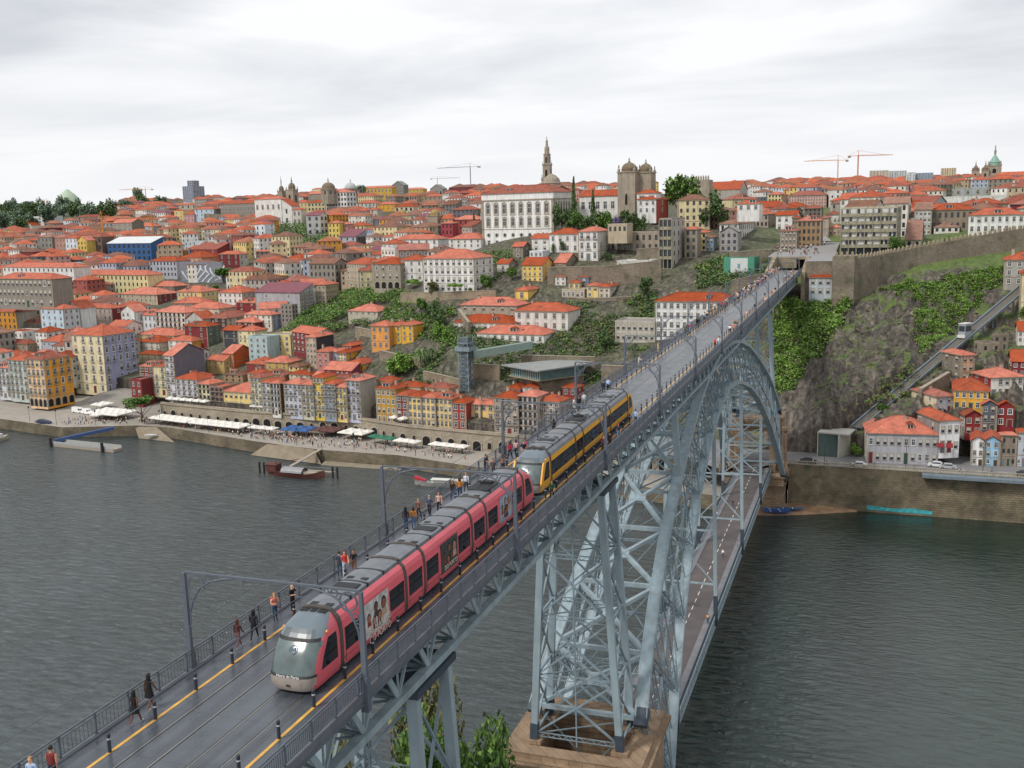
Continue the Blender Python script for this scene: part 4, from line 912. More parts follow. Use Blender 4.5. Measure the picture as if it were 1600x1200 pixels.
# ground sheet
def ground_mat():
    m = bpy.data.materials.new('hill ground of earth rock and grass'); m.use_nodes = True; N, L = nodes_of(m); b = N['Principled BSDF']; b.inputs['Roughness'].default_value = .95
    tc = N.new('ShaderNodeTexCoord'); ge = N.new('ShaderNodeNewGeometry'); sp = N.new('ShaderNodeSeparateXYZ'); L(ge.outputs['True Normal'], sp.inputs[0])
    n = N.new('ShaderNodeTexNoise'); n.inputs['Scale'].default_value = .07; n.inputs['Detail'].default_value = 9; n.inputs['Roughness'].default_value = .65; L(tc.outputs['Object'], n.inputs[0])
    mp = N.new('ShaderNodeMapping'); mp.inputs['Scale'].default_value = (.55, .3, .08); mp.inputs['Rotation'].default_value = (.3, .35, .4); L(tc.outputs['Object'], mp.inputs[0])
    n2 = N.new('ShaderNodeTexNoise'); n2.inputs['Scale'].default_value = 1; n2.inputs['Detail'].default_value = 9; n2.inputs['Distortion'].default_value = .8; L(mp.outputs[0], n2.inputs[0])
    rock = N.new('ShaderNodeValToRGB'); e = rock.color_ramp.elements; e[0].position = .3; e[1].position = .72; e[0].color = srgb('3B3733')+(1,); e[1].color = srgb('7C746A')+(1,); x_ = e.new(.5); x_.color = srgb('575049')+(1,); L(n2.outputs[0], rock.inputs[0])
    gr = N.new('ShaderNodeValToRGB'); e = gr.color_ramp.elements; e[0].position = .3; e[1].position = .7; e[0].color = srgb('465A2A')+(1,); e[1].color = srgb('647439')+(1,); L(n2.outputs[0], gr.inputs[0])
    st = N.new('ShaderNodeMath'); st.operation = 'ADD'; L(sp.outputs[2], st.inputs[0]); L(n.outputs[0], st.inputs[1])
    mr = N.new('ShaderNodeMapRange'); mr.inputs[1].default_value = 1.30; mr.inputs[2].default_value = 1.5; L(st.outputs[0], mr.inputs[0])
    mp2 = N.new('ShaderNodeMapping'); mp2.inputs['Scale'].default_value = (.42, .3, .09); mp2.inputs['Rotation'].default_value = (.2, .5, .2); L(tc.outputs['Object'], mp2.inputs[0])
    vo = N.new('ShaderNodeTexVoronoi'); vo.feature = 'DISTANCE_TO_EDGE'; vo.inputs['Scale'].default_value = 1.0; L(mp2.outputs[0], vo.inputs['Vector'])
    cr_ = N.new('ShaderNodeMapRange'); cr_.inputs[1].default_value = 0.0; cr_.inputs[2].default_value = .16; cr_.inputs[3].default_value = .74; cr_.inputs[4].default_value = 1.0; L(vo.outputs['Distance'], cr_.inputs[0])
    rm = N.new('ShaderNodeMix'); rm.data_type = 'RGBA'; rm.blend_type = 'MULTIPLY'; rm.inputs[0].default_value = 1; L(rock.outputs[0], rm.inputs[6]); L(cr_.outputs[0], rm.inputs[7])
    n5 = N.new('ShaderNodeTexNoise'); n5.inputs['Scale'].default_value = .9; n5.inputs['Detail'].default_value = 6; L(tc.outputs['Object'], n5.inputs[0])
    m5 = N.new('ShaderNodeMapRange'); m5.inputs[1].default_value = .35; m5.inputs[2].default_value = .65; m5.inputs[3].default_value = .65; m5.inputs[4].default_value = 1.25; L(n5.outputs[0], m5.inputs[0])
    rm2 = N.new('ShaderNodeMix'); rm2.data_type = 'RGBA'; rm2.blend_type = 'MULTIPLY'; rm2.inputs[0].default_value = 1; L(rm.outputs[2], rm2.inputs[6]); L(m5.outputs[0], rm2.inputs[7])
    so_ = N.new('ShaderNodeSeparateXYZ'); L(tc.outputs['Object'], so_.inputs[0]); gm = N.new('ShaderNodeMapRange'); gm.inputs[1].default_value = -30; gm.inputs[2].default_value = 12; gm.inputs[3].default_value = .22; L(so_.outputs[0], gm.inputs[0])
    gx = N.new('ShaderNodeMath'); gx.operation = 'MULTIPLY'; L(mr.outputs[0], gx.inputs[0]); L(gm.outputs[0], gx.inputs[1])
    x = N.new('ShaderNodeMix'); x.data_type = 'RGBA'; L(gx.outputs[0], x.inputs[0]); L(rm2.outputs[2], x.inputs[6]); L(gr.outputs[0], x.inputs[7]); L(x.outputs[2], b.inputs['Base Color'])
    bp = N.new('ShaderNodeBump'); bp.inputs['Distance'].default_value = .8; L(n2.outputs[0], bp.inputs['Height']); L(bp.outputs[0], b.inputs['Normal'])
    return m
GM = ground_mat()
from mathutils import noise as _nz
def front_y(x):
    return float(np.interp(x, [-3000, -420, -330, -309, -247, -241, -193, -149, -122, -92, -60, -20, 5, 9, 38, 46, 75, 140, 400, 3000], [500, 420, 385, 378, 372, 341, 333, 333, 320, 317, 312, 303, 301, 300.5, 302, 307, 308, 312, 380, 500]))
def rel(x, y):
    a = 0
    if -8 < x < 160 and y < 400:
        k = min(1, max(0, (y-302)/10))*min(1, max(0, (400-y)/20)); a = k*(_nz.fractal(Vector((x*.09, y*.09, 3)), 1, 2, 5)*3.6+abs(_nz.noise(Vector((x*.2+y*.05, y*.05, 7))))*5-1.6)
    return a
NX, NY = 430, 200
b = MB(); vs = []
for j in range(NY):
    t = j/(NY-1); row = []
    for i in range(NX):
        u = i/(NX-1); 
        if j == 0: pass
        # lateral positions denser near the bridge
        xx = math.sinh((u-.62)*5.2)/math.sinh(.62*5.2)*1900
        fy = front_y(xx); yy = fy+(2600-fy)*(t**2.3)
        row.append((xx, yy))
    vs.append(row)
XY = np.array(vs); Z = terr(XY[..., 0], XY[..., 1])
far = np.clip((XY[..., 1]-1250)/400, 0, 1); Z = Z*(1-far)+104*far
for j in range(NY):
    for i in range(NX):
        z = Z[j, i]+rel(XY[j, i, 0], XY[j, i, 1])
        if XY[j, i, 0] < -180 and XY[j, i, 1] > 360: z -= 1.5
        fx_, fy_ = XY[j, i, 0]-26, XY[j, i, 1]-303; ft_ = (fx_*.6013+fy_*.7990)
        if -8 < ft_ < 118 and abs(-fx_*.799+fy_*.6013) < 4.5: z = min(z, 19.5+ft_*.4252-1.0)
        b.v.append((XY[j, i, 0], XY[j, i, 1], float(z)))
# skirt down to the river level
for i in range(NX): b.v.append((XY[0, i, 0], XY[0, i, 1], 0.5))
for j in range(NY-1):
    for i in range(NX-1):
        a = j*NX+i; b.f.append((a, a+1, a+NX+1, a+NX)); b.mi.append(0)
for i in range(NX-1): b.f.append((NY*NX+i, NY*NX+i+1, i+1, i)); b.mi.append(0)
tag(b.build('hill_terrain', GM, smooth=False), kind='structure')
HOUSES = [
(-338.2,356.6,6,8.2,8,13.8,-0.14,5,3,0,'C9CBD0','C9CBD0','h','o','b','R','pale grey tenement at the left edge of the waterfront'),
(-326.5,354.6,6,12.2,9.8,17.9,-0.14,6,4,0,'B9C4BE','B9C4BE','h','o','b','R','grey green glazed-balcony tenement left of the orange corner building'),
(-305.3,345.5,6,11.1,14,20.5,-0.14,5,4,4,'E3BC93','DE9A32','h','r','ba','R','orange corner building with pink end and dark ground arches beside the square'),
(-306.7,381.6,6,20.3,18.8,26.6,-0.14,6,4,5,'DFD3AE','9FA0BC','h','o','b','R','tall cream and lavender corner building facing the riverside square'),
(-263.7,354.1,9.8,6.2,8,6.9,-0.14,2,2,0,'7E2B2E','7E2B2E','f','r','','R','low dark red end wall at the corner of the square'),
(-262.9,360.4,9.8,7.7,8,12,-0.14,4,3,0,'9C4844','9C4844','h','o','b','R','red and white chequered tenement right of the square'),
(-255.3,359.1,9.8,7.1,8,12.4,-0.14,4,2,0,'D8CDA0','D8CDA0','h','o','b','R','narrow pale yellow tenement beside the red and white one'),
(-245,358.6,9.8,5,17.8,17.9,-0.14,6,2,0,'CFC9CF','6F6C76','g','o','b','R','narrow tall white house with long dark grey side wall'),
(-231.2,345.9,9.8,12.1,9.7,9.8,-0.14,4,4,0,'CFCBD2','CFCBD2','h','o','b','R','white and lilac tenement row house with orange roof above the arches'),
(-221.3,342.7,9.8,6.3,8,8.6,-0.14,4,3,0,'DCD2AC','DCD2AC','h','o','b','R','pale yellow and white tenement left of the brown balcony house'),
(-214,340.8,9.8,6.6,8,7.7,-0.14,4,3,0,'8C6F62','8C6F62','f','o','b','R','brown weathered house with wooden balconies and an awning'),
(-202.5,341.2,9.8,15.4,12.3,6.6,-0.14,2,6,0,'E0C681','E0C681','h','o','','R','low wide yellow house with dormers and white parasols in front'),
(-190.1,332.4,9.8,5,8,13.8,-0.14,6,3,0,'D9CFA0','D9CFA0','h','r','b','R','cream yellow tenement with a dark top floor'),
(-185,331.2,9.8,4.2,8,12.3,-0.14,5,2,0,'CFCFC8','CFCFC8','h','o','b','R','slim white tenement with iron balconies'),
(-180.8,327.9,9.8,4.4,3.3,12.3,-0.14,5,3,0,'DCD8D4','6E4A34','h','o','b','R','white tenement with dark red top window and brown side wall'),
(-172.8,330.1,9.8,8.2,8,12.3,-0.14,5,4,0,'BDC0CE','BDC0CE','h','o','b','R','lilac white tenement with glazed verandas'),
(-166.1,329.2,9.8,5.3,8,12.4,-0.14,5,3,0,'CFC9AE','CFC9AE','h','o','b','R','cream tenement with yellow balcony band'),
(-161.2,329,9.8,4.7,8,15.2,-0.14,6,3,0,'E1BE4A','E1BE4A','h','o','b','R','bright yellow narrow tenement with one raised storey'),
(-156.3,328.3,9.8,4.9,8,13.1,-0.14,5,3,0,'8F9FB2','8F9FB2','h','o','b','R','blue grey tiled tenement with curved balcony'),
(-151.6,328.1,9.8,4.9,8,12.1,-0.14,5,3,0,'E2CB7C','E2CB7C','h','o','b','R','soft yellow tenement with pink balconies'),
(-146.4,329.4,9.8,6.1,10.3,14.7,-0.14,5,3,0,'B9BAD0','A6A49E','h','o','b','R','lilac tenement with blank grey side wall, last of its tall block'),
(-132.4,325.9,9.8,8.2,8,12.6,-0.14,4,4,0,'B98E37','B98E37','h','o','','R','dark mustard tenement set back behind the blank wall'),
(-125.1,323.6,9.8,4.8,8,10.9,-0.14,4,2,0,'7F2B30','7F2B30','h','o','w','R','wine red narrow tenement between mustard and yellow'),
(-120,323.1,9.8,5.4,8,10.7,-0.14,4,3,0,'E4C682','E4C682','h','o','w','R','first pale yellow tenement right of the wine red one'),
(-114.6,322.7,9.8,5.5,8,10.6,-0.14,4,3,0,'E6C988','E6C988','h','o','w','R','middle pale yellow tenement of the yellow trio'),
(-108.8,322.6,9.8,6.7,8,10.5,-0.14,4,4,0,'E3C47E','E3C47E','h','o','w','R','third pale yellow tenement, left of the bright red one'),
(-102.7,321.6,9.8,5.2,8,9.3,-0.14,3,2,0,'A13330','A13330','h','o','w','R','bright red narrow tenement between yellow neighbours'),
(-98.9,325.2,9.8,5.6,8,8.4,-0.14,3,2,0,'E9C787','E9C787','h','o','w','R','yellow tenement directly right of the bright red one'),
(-93.7,325.2,9.8,5.4,8,8.4,-0.14,3,2,0,'E8C27C','E8C27C','h','o','w','R','last yellow tenement of the waterfront row'),
(-84.7,319.3,9.8,8.8,8,12.1,-0.14,5,4,0,'B7A79A','B7A79A','h','o','b','R','stone coloured tenement with red balconies near the bridge'),
(-77.1,319.4,9.8,7,8,13,-0.14,5,4,0,'C2B7AE','C2B7AE','h','o','b','R','greyish tenement with brown balconies near the bridge'),
(-70.5,321.1,9.8,8.1,8,11.2,-0.14,5,4,0,'B3A498','B3A498','h','o','b','R','weathered tenement touching the bridge railing line'),
(-80.6,343.5,19.1,6.5,22.3,3.5,-0.14,1,2,4,'EDECE8','8D7A68','h','o','','R','white penthouse with skylight roof above the tenements by the bridge'),
(-88.2,336.4,19.3,6.2,8,2.7,-0.14,2,3,0,'A0453C','A0453C','h','o','','R','small dark red hut with orange pyramid roof'),
(-68,336.4,19.8,5.2,6.2,3.1,-0.14,1,2,1,'93302F','93302F','h','o','','R','dark red dormer house by the bridge deck'),
(-221.1,382.5,22.5,10.4,8.3,9.7,-0.14,4,3,0,'A9C3C4','A9C3C4','f','g','','R','pale teal house standing alone among orange roofs'),
(-214.9,391,24.9,12,9.6,7.3,-0.14,3,3,0,'DCC88C','DCC88C','f','g','','R','cream yellow flat roofed house beside the teal one'),
(-189,374.9,22.4,5.1,12,11.7,-0.14,5,3,0,'C4B09C','34383F','h','o','','R','tan slim house with black slate side wall'),
(-181.6,368.8,22.1,6,8,6.7,-0.14,3,2,0,'C07F78','C07F78','h','o','','R','salmon pink house wall left of the pale blue one'),
(-177.9,370.9,23.2,3.9,8,5.3,-0.14,3,2,0,'A9B4D0','A9B4D0','h','o','','R','slim pale blue house between pink and cream'),
(-172.5,377.3,23.7,4.3,22.8,4.5,-0.14,3,3,4,'E5DEB8','DDA739','h','o','','R','cream and yellow house with tiered orange roofs'),
(-176.4,386,27.1,4.8,17.5,2.5,-0.14,1,3,3,'8E2F30','8E2F30','h','o','','R','dark red attic house above the tiered roofs'),
(-163.3,362.5,22,8.1,10.6,3.3,-0.14,2,3,2,'9A3A34','D99F36','h','o','','R','dark red and yellow low house below the tiered roofs'),
(-167.8,357.3,19,13.2,10.6,4.3,-0.14,2,3,0,'8E4650','8E4650','g','o','','R','long orange roof with maroon gable above the waterfront'),
(-233.3,380.4,20,5.5,12.9,5.5,-0.14,3,2,0,'D9782F','C4571F','g','o','','R','orange painted house with blank orange gable'),
(-202.8,368.2,19.7,11.5,9.2,4.3,-0.14,3,3,0,'C2A25C','C2A25C','h','o','','R','mustard house with wide orange roof'),
(-193.1,364.4,19.5,5.3,7.5,3.4,-0.14,2,2,2,'D8C387','C8B27A','h','b','','R','cream cottage with brown tiled roof'),
(-215,373.3,20.2,12.7,10.1,2.1,-0.14,1,3,0,'8C3A36','8C3A36','h','o','','R','dark red dormer box on a tiled roof'),
(-157.9,374.3,29.6,8.6,8,9.4,-0.14,3,3,0,'E29A4D','E29A4D','h','o','','R','orange three storey house with yellow neighbour on the terrace'),
(-152.2,376.6,31.9,5.7,8,7,-0.14,3,2,0,'E8B73A','E8B73A','h','o','','R','bright yellow house in the middle of the terrace trio'),
(-145.9,374.6,32.7,5.5,8,6.8,-0.14,3,2,0,'E5AF33','E5AF33','h','o','','R','golden yellow house at the right of the terrace trio'),
(-188.2,421.1,38.6,16.3,13,1.7,-0.14,1,5,0,'B8B2A2','B8B2A2','h','o','','R','long low house with orange roof in the gardens'),
(-260,418.8,24.8,9,8,5.6,-0.14,3,2,0,'3C4048','3C4048','g','o','','R','charcoal slate wall house beside a cream one'),
(-245.9,411.6,25.8,10.5,8.4,5.7,-0.14,3,4,0,'E3D6A4','E3D6A4','h','o','','R','cream yellow house beside the charcoal one'),
(-283.4,474.5,33.2,21.6,9.7,5.4,-0.14,2,3,2,'842A2C','7A2A2C','h','o','','R','dark red upper storey house with white roof box'),
(-255.7,435.7,29.9,17.5,7,6.5,-0.14,3,5,2,'DBD6C8','A4ADC6','h','o','','R','white balcony house with pale blue side'),
(-240.5,436.1,32.6,7,4.3,8.2,-0.14,4,3,2,'8E857C','8A8078','f','g','','R','old grey brown house with glazed balconies'),
(-255.6,456.8,34.9,28.6,11,10.8,-0.14,3,2,3,'A7A8AC','8E8A86','s','m','','R','large plain grey hall with purple flat roof'),
(-238.5,469.8,39.2,7.7,10.9,9.5,-0.14,4,3,5,'B9A993','AFA08A','h','o','','R','stone coloured row house on the street climbing right'),
(-432.1,457.1,21,16.1,13.6,13.6,-0.17,4,4,0,'C98A2C','B9B4A6','h','o','','R','ochre house with pale grey side wall near the left edge'),
(-384.3,438.7,21.7,18.7,10.1,16.5,-0.17,5,4,3,'BFD3E0','C7CCD0','h','o','','R','tall pale blue house with white side'),
(-381,449.9,22.5,12.8,10.2,14.8,-0.17,4,3,0,'DCDCD8','DCDCD8','p','o','b','R','white house with oval attic gable'),
(-386.2,471.8,24.7,29.7,9.4,10.8,-0.17,3,8,1,'C8B3A8','7D2428','h','o','','R','pink grey house with dark red tall side wall'),
(-359.3,467.4,24,10.9,8.8,9.9,-0.17,3,3,0,'E2E2DE','E2E2DE','p','o','','R','white gabled house with a small round window'),
(-349,471.7,24.3,16.3,13,7.6,-0.17,2,5,0,'D9DADB','D9DADB','h','o','','R','white house with grey dressed windows below an orange roof'),
(-320,455.5,24.4,22.2,13,10.9,-0.17,4,7,0,'D5D0C6','D5D0C6','h','o','b','R','wide white balcony house with dark brown attic'),
(-303.2,451,25.3,12,9.6,6.8,-0.17,2,3,0,'B8BAB4','B8BAB4','p','o','','R','grey green gabled house with white pediment'),
(-284.8,426.3,22.7,15.3,8.8,8.8,-0.17,3,2,2,'7C2528','5C7062','h','o','','R','dark red blank wall house with green side'),
(-317.3,439.5,21.8,27,13,3.4,-0.17,2,5,0,'C3AF8C','C3AF8C','h','o','','R','tan low house under a broad orange hip roof'),
(-310,423.9,19.3,14.6,11.7,4.3,-0.17,3,4,0,'CFC9BE','CFC9BE','h','o','','R','white house front below a broad orange roof'),
(-290.5,421.2,21,16,9.5,3.7,-0.17,2,4,2,'E0DFDA','DDA03A','h','o','','R','white and ochre house with wide eaves'),
(-238,374.5,18.8,10.1,7.5,4,-0.17,2,3,2,'C3A56B','BE9F62','g','o','','R','mustard gabled house with roof lights'),
(-416.3,459.2,21.8,17.5,13,6.4,-0.17,2,4,0,'7E7468','7E7468','h','r','','R','old stone house between the ochre and the pale blue house'),
(-259.5,432.7,27.7,12.6,10.1,5.4,-0.17,2,3,0,'7A2A2B','7A2A2B','h','o','','R','dark red house with orange roof and one window'),
(-291.7,461,27.5,14.8,21.3,4.9,-0.17,2,3,4,'52302E','D8CDB8','h','r','','R','dark maroon house with cream row behind'),
(-385.3,410.8,15.7,20.7,7.4,7.3,-0.17,2,3,2,'A08A76','9A8672','h','r','','R','low stone house under weathered red roofs'),
(-297.5,404.1,17.3,13.2,6.4,2.8,-0.17,2,3,2,'B5A48C','AFA08C','h','o','','R','small stone house right of the lavender building'),
(-305.1,463.4,22.4,23.5,13,14.4,-0.17,2,6,0,'C9BFAE','C9BFAE','h','o','','R','cream row behind the grey pediment house'),
(-405.1,444.4,38.6,45.6,13,15.4,-0.17,3,12,0,'8B867C','8B867C','h','o','on','R','large grey stone exchange palace with a column portico'),
(-447.4,553.1,37.1,85.7,13,12.2,-0.17,3,22,0,'DBCF9D','DBCF9D','h','o','o','R','long cream market-like building with two rows of windows'),
(-480.4,532.5,51.9,70.5,13,3.6,-0.17,1,16,0,'DADAD6','DADAD6','h','o','','R','very long white building with a continuous orange roof'),
(-491.8,552.7,37.6,22.3,13,13.3,-0.17,3,4,0,'D5D5D1','D5D5D1','h','o','','R','white house with red roof beside the exchange palace'),
(-526.8,606.2,45.9,22.2,12.4,8.1,-0.17,1,3,2,'C9CED2','C9CED2','f','g','','R','low white modern hall among the roofs'),
(-536.2,689,51.8,50.5,13,14.2,-0.17,3,9,0,'2C5A8E','2C5A8E','s','w','','R','building wrapped in blue netting under a white temporary roof'),
(-427.4,590.2,45.3,26,13,10.8,-0.17,3,8,0,'B2B3BC','B2B3BC','h','o','','R','pale grey block beside the painted mural wall'),
(-389,609.2,51.6,19.5,8.7,7.8,-0.17,2,3,2,'6E2026','C6BFB4','h','o','','R','dark red house with pale end near the mural'),
(-400.8,549.5,37.9,29.1,13,4.2,-0.17,1,5,0,'7E7568','7E7568','h','o','','R','low stone house under two orange hip roofs'),
(-397.3,529.1,33.9,32.1,17.2,4.8,-0.17,2,8,4,'BBAE98','7D332E','h','o','','R','stone coloured house with dark red wing'),
(-427.6,552,37.9,29.5,13,4.5,-0.17,1,4,0,'86323A','86323A','h','r','','R','dark maroon sheds in front of the long cream building'),
(-629.1,697.4,54.4,18.7,13,17.7,-0.17,4,4,0,'8B8880','8B8880','h','b','','R','grey old tenement with a dark side'),
(-613.7,696.8,54.3,16.6,13,17.2,-0.17,4,4,0,'B78A7C','B78A7C','h','r','','R','dusty pink tenement with white windows'),
(-595.4,689.8,53.5,14,11.2,17.5,-0.17,4,3,0,'D8E0E6','D8E0E6','h','o','','R','white tenement beside the yellow gable'),
(-582.5,686.2,53.2,11.4,9.1,15.6,-0.17,4,3,0,'D9B85E','D9B85E','p','o','','R','yellow tenement with a curved gable'),
(-576.2,696.6,54,16.7,13,17.6,-0.17,3,3,0,'6E5A50','6E5A50','h','r','','R','brown tenement left of the blue netting'),
(-624.7,974.3,78.9,46,13,21.1,-0.09,2,9,0,'8C867C','8C867C','h','o','','R','grey stone convent block on a retaining wall'),
(-666.3,971.2,77.7,26.9,11.4,17.3,-0.09,4,4,1,'B9C7D6','8E8A84','h','o','','R','pale blue tall house on the left ridge'),
(-710.3,984.5,78.9,12.8,10.2,14.2,-0.09,4,2,0,'D8C583','D8C583','f','o','','R','yellow house with round balconies on the left ridge'),
(-686.3,970.6,77.3,14.5,11.6,12.2,-0.09,3,3,0,'C99A9C','C99A9C','h','o','','R','rose pink house on the left ridge'),
(-877.4,929.7,74.3,21.5,13,7.8,-0.09,2,3,0,'D9CDBE','D9CDBE','p','o','','R','cream gabled house at the foot of the wood'),
(-1033.7,1062.8,85.1,32.3,13,5.1,-0.09,1,4,0,'C6B7A2','C6B7A2','h','o','','R','low house with pink roof under the trees at far left'),
(-935.4,1021,82.9,36,13,9.3,-0.09,2,5,0,'D3D6D6','D3D6D6','f','w','','R','white modern terraced house near the crane'),
(-880.8,1039.8,84.2,47.8,13,6.4,-0.09,1,5,0,'A58A7A','A58A7A','h','r','','R','wide house with red hip roofs below the wood'),
(-707.8,890.4,68.6,26.5,17,13.6,-0.09,3,4,0,'A39C90','7E776C','g','o','','R','stone house with a broad orange sloping roof'),
(-928.2,1285.8,99.6,51.3,13,6.2,-0.09,1,5,0,'B9B0A2','B9B0A2','h','o','','R','low building with a broad orange roof on the skyline'),
(-712.3,928.5,71.9,25.9,19.2,5.9,-0.09,2,4,2,'BFC7C9','B0B8BA','h','o','','R','pale house left of the stone wall'),
(-494.9,716.8,58.6,22.7,10.6,7.1,-0.17,2,5,2,'C3CAD0','B3BAC0','f','g','','R','pale blue grey balcony block'),
(-437,650.8,54.4,26.1,13,7,-0.17,2,3,0,'8E3A3A','8E3A3A','s','r','','R','plain red walled long shed'),
(-436.3,637.7,51.9,22.6,22,4.5,-0.17,1,5,3,'D7A08A','D08A70','h','o','','R','salmon house with orange roof above the mural'),
(-537.2,897.8,75.7,33.7,13,26.1,-0.14,2,5,0,'E1DED8','E1DED8','h','o','','R','white church nave with orange roof on the left hill'),
(-521.2,896.2,76.3,25.7,13,17.8,-0.14,2,2,0,'DCD9D3','DCD9D3','p','o','','R','white gabled church front with a square window'),
(-491.4,872.1,75.8,10.3,8.2,14.8,-0.14,2,2,0,'C9C3B8','C9C3B8','h','o','','R','low pale annex right of the white church'),
(-567.7,1010.8,86,20,13,13.3,-0.14,3,4,0,'CDB98A','CDB98A','h','o','','R','yellow grey house behind the domed belfry'),
(-534.1,987.1,84.5,23.2,13,14,-0.14,3,5,0,'C8BB90','C8BB90','h','o','','R','cream house with dark windows below the long palace'),
(-494.5,961.6,83.2,27,16.8,24.6,-0.14,5,7,3,'E0DFDB','D8D7D3','h','o','','R','long white five storey building with rows of dark windows'),
(-602.6,1109.7,97.5,26.5,13,13.2,-0.14,1,2,0,'8F8779','8F8779','g','o','','R','stone gable building left of the long white one'),
(-1171.8,2128.5,135.8,59.8,13,11.6,-0.14,1,6,0,'D8CBA8','D8CBA8','h','o','','R','cream gallery building below the grey dome'),
(-632.8,1326.2,106,54.5,13,15.8,-0.14,2,9,0,'C9A13E','C9A13E','h','o','','R','long ochre building with grey stone pilasters on the skyline'),
(-650.3,1436.3,109.8,21.1,13,17.6,-0.14,2,4,0,'7F7B74','7F7B74','p','g','','R','grey stone pediment front in the middle of the ochre building'),
(-715.6,1636,117,38.4,13,9.4,-0.14,2,5,0,'C5A245','C5A245','h','o','','R','ochre right wing of the long skyline building'),
(-487.9,1013.3,88.7,25.2,13,8,-0.14,2,5,0,'D2CFC8','D2CFC8','h','o','','R','white low house below the ochre building'),
(-462.8,1009.6,88.7,22.4,13,6.2,-0.14,2,4,0,'D7A33B','D7A33B','h','o','','R','ochre yellow house with an orange roof mid hill'),
(-400.5,746.4,68.5,13.9,10,16,-0.14,3,2,2,'A9A9A8','D6D0C4','g','m','','R','grey plain concrete block beside a white house'),
(-365.9,716.5,66.6,10.6,8.5,11.7,-0.14,3,3,0,'D9C069','D9C069','h','o','','R','yellow house mid hill right of the grey block'),
(-359.9,721,67.4,7.5,8,9.8,-0.14,3,3,0,'C98F86','C98F86','h','o','','R','pink house mid hill right of the yellow one'),
(-355.2,735.8,69,15.9,12.7,6.6,-0.14,2,4,0,'E0CE94','E0CE94','h','o','','R','cream house with arched windows mid hill'),
(-324.7,664.6,61.8,15.2,14.2,6.8,-0.14,2,3,2,'AEB2BC','6F6A66','s','m','','R','pale lilac hall with grey side'),
(-225.9,564,61.6,31.4,13,7,-0.14,2,6,0,'E4E3DF','E4E3DF','h','o','','R','white church hall with windows and orange roof below the towers'),
(-166.5,494.5,65.7,19.1,13,4.5,-0.14,2,5,0,'DDDBD6','DDDBD6','h','o','','R','white house with broad orange roof left of the bishop palace'),
(-188.6,447.8,48.6,15.1,12.1,11.6,-0.14,3,4,0,'9A9284','9A9284','h','o','a','R','grey stone loggia house with arches beside the white villa'),
(-176.4,448.7,52.3,12.9,10.3,9.5,-0.14,3,3,0,'DAD8D3','DAD8D3','h','o','','R','white wing between the loggia and the white villa'),
(-142.1,416.2,49.7,25.5,17.3,14.4,-0.14,4,9,3,'E2E1DE','DAD9D5','h','o','c','R','white four storey villa with a big orange pyramid roof'),
(-440.2,728.4,65.2,10.1,8,12.2,-0.14,3,2,0,'DCE2E8','DCE2E8','f','w','','R','white modern house at the foot of the church cliff'),
(-330.4,599.7,50.9,15.3,16,5.2,-0.14,2,5,3,'6E625A','6A5E56','h','o','','R','dark attic house with orange roof in the old quarter'),
(-371,622.2,55,15.8,3.4,5.5,-0.14,2,4,1,'77685E','70625A','h','o','','R','grey brown attic house at the lower left of the church cliff'),
(-346,904.6,81.7,14.8,11.9,9.6,-0.14,3,4,0,'7E7A78','7E7A78','s','b','','R','dark slate house right of mid hill'),
(-246.9,659.7,68.5,9,8,8.1,-0.14,2,3,0,'A8434C','A8434C','h','o','','R','crimson house below the twin towers'),
(-238,676.1,71.2,21,13,7.7,-0.14,2,5,0,'A24A40','A24A40','h','o','','R','brick red house with broad roof beside the palace'),
(-458.1,1065,94,12.7,10.2,9.7,-0.14,2,4,0,'B79B8A','B79B8A','h','o','','R','pale brick house on the hill behind'),
(-435,1072.1,94.1,23.1,13,8.7,-0.14,2,4,0,'9F8D7E','9F8D7E','h','o','','R','tan house on the hill behind'),
(-580.6,1421.6,109.3,21.6,13,10.5,-0.14,1,3,0,'8F8A84','8F8A84','p','g','','R','grey barn on the skyline'),
(-135,492.9,65.5,43.3,18.5,26.8,-0.28,5,8,7,'E6E5E2','D9D6CE','h','r','P','R','huge white bishop palace with tall stone framed windows'),
(-98.2,507.7,81.4,23.5,13,8.4,-0.10,1,6,0,'DEDCD6','DEDCD6','g','o','','R','white palace wing with round topped windows behind the conifers'),
(-72.9,491.5,84.8,9.6,8,5.6,-0.10,1,2,0,'E0DEDA','E0DEDA','h','o','','R','white upper house right of the palace wing'),
(-71.5,494.6,80.7,9.1,20.3,6.7,-0.10,2,3,1,'DDDBD7','A4473A','h','o','','R','white house with stepped orange roofs below the cathedral'),
(-102.1,452.5,64.3,14.3,11.4,8.5,-0.10,2,4,0,'DFDDD8','DFDDD8','h','o','','R','white house with orange roof at the foot of the palace'),
(-88.1,444.9,61,9,14.9,12.9,-0.10,3,3,2,'E0DFDB','D9D7D2','h','o','b','R','white three storey corner house with balconies'),
(-70.2,455.7,64.4,22.9,13,8.1,-0.10,2,8,0,'A39686','A39686','f','s','','R','roofless stone ruin with two rows of empty windows'),
(-76,444.4,72.9,8.7,8,3.5,-0.10,1,4,0,'B5A78F','B5A78F','f','s','','R','ruined stone attic above the empty windows'),
(-51.4,435.6,58.1,5.4,19.5,20.4,-0.10,5,3,3,'9E968A','B7B1A8','f','g','x','R','scaffolded grey building shell'),
(-65.1,430.9,57.3,15.2,12.2,3.9,-0.10,1,5,0,'C9C4BC','C9C4BC','f','w','','R','low whitewashed ruin with four black window holes'),
(-114.3,453.5,65.1,8.6,8,5.7,-0.10,2,2,0,'DAD8D4','DAD8D4','g','o','','R','small white gabled house under the palace'),
(-112.6,441.5,60.8,6.4,8,4.4,-0.10,2,3,0,'D5D9DB','D5D9DB','f','w','','R','small white house with arched windows under the palace'),
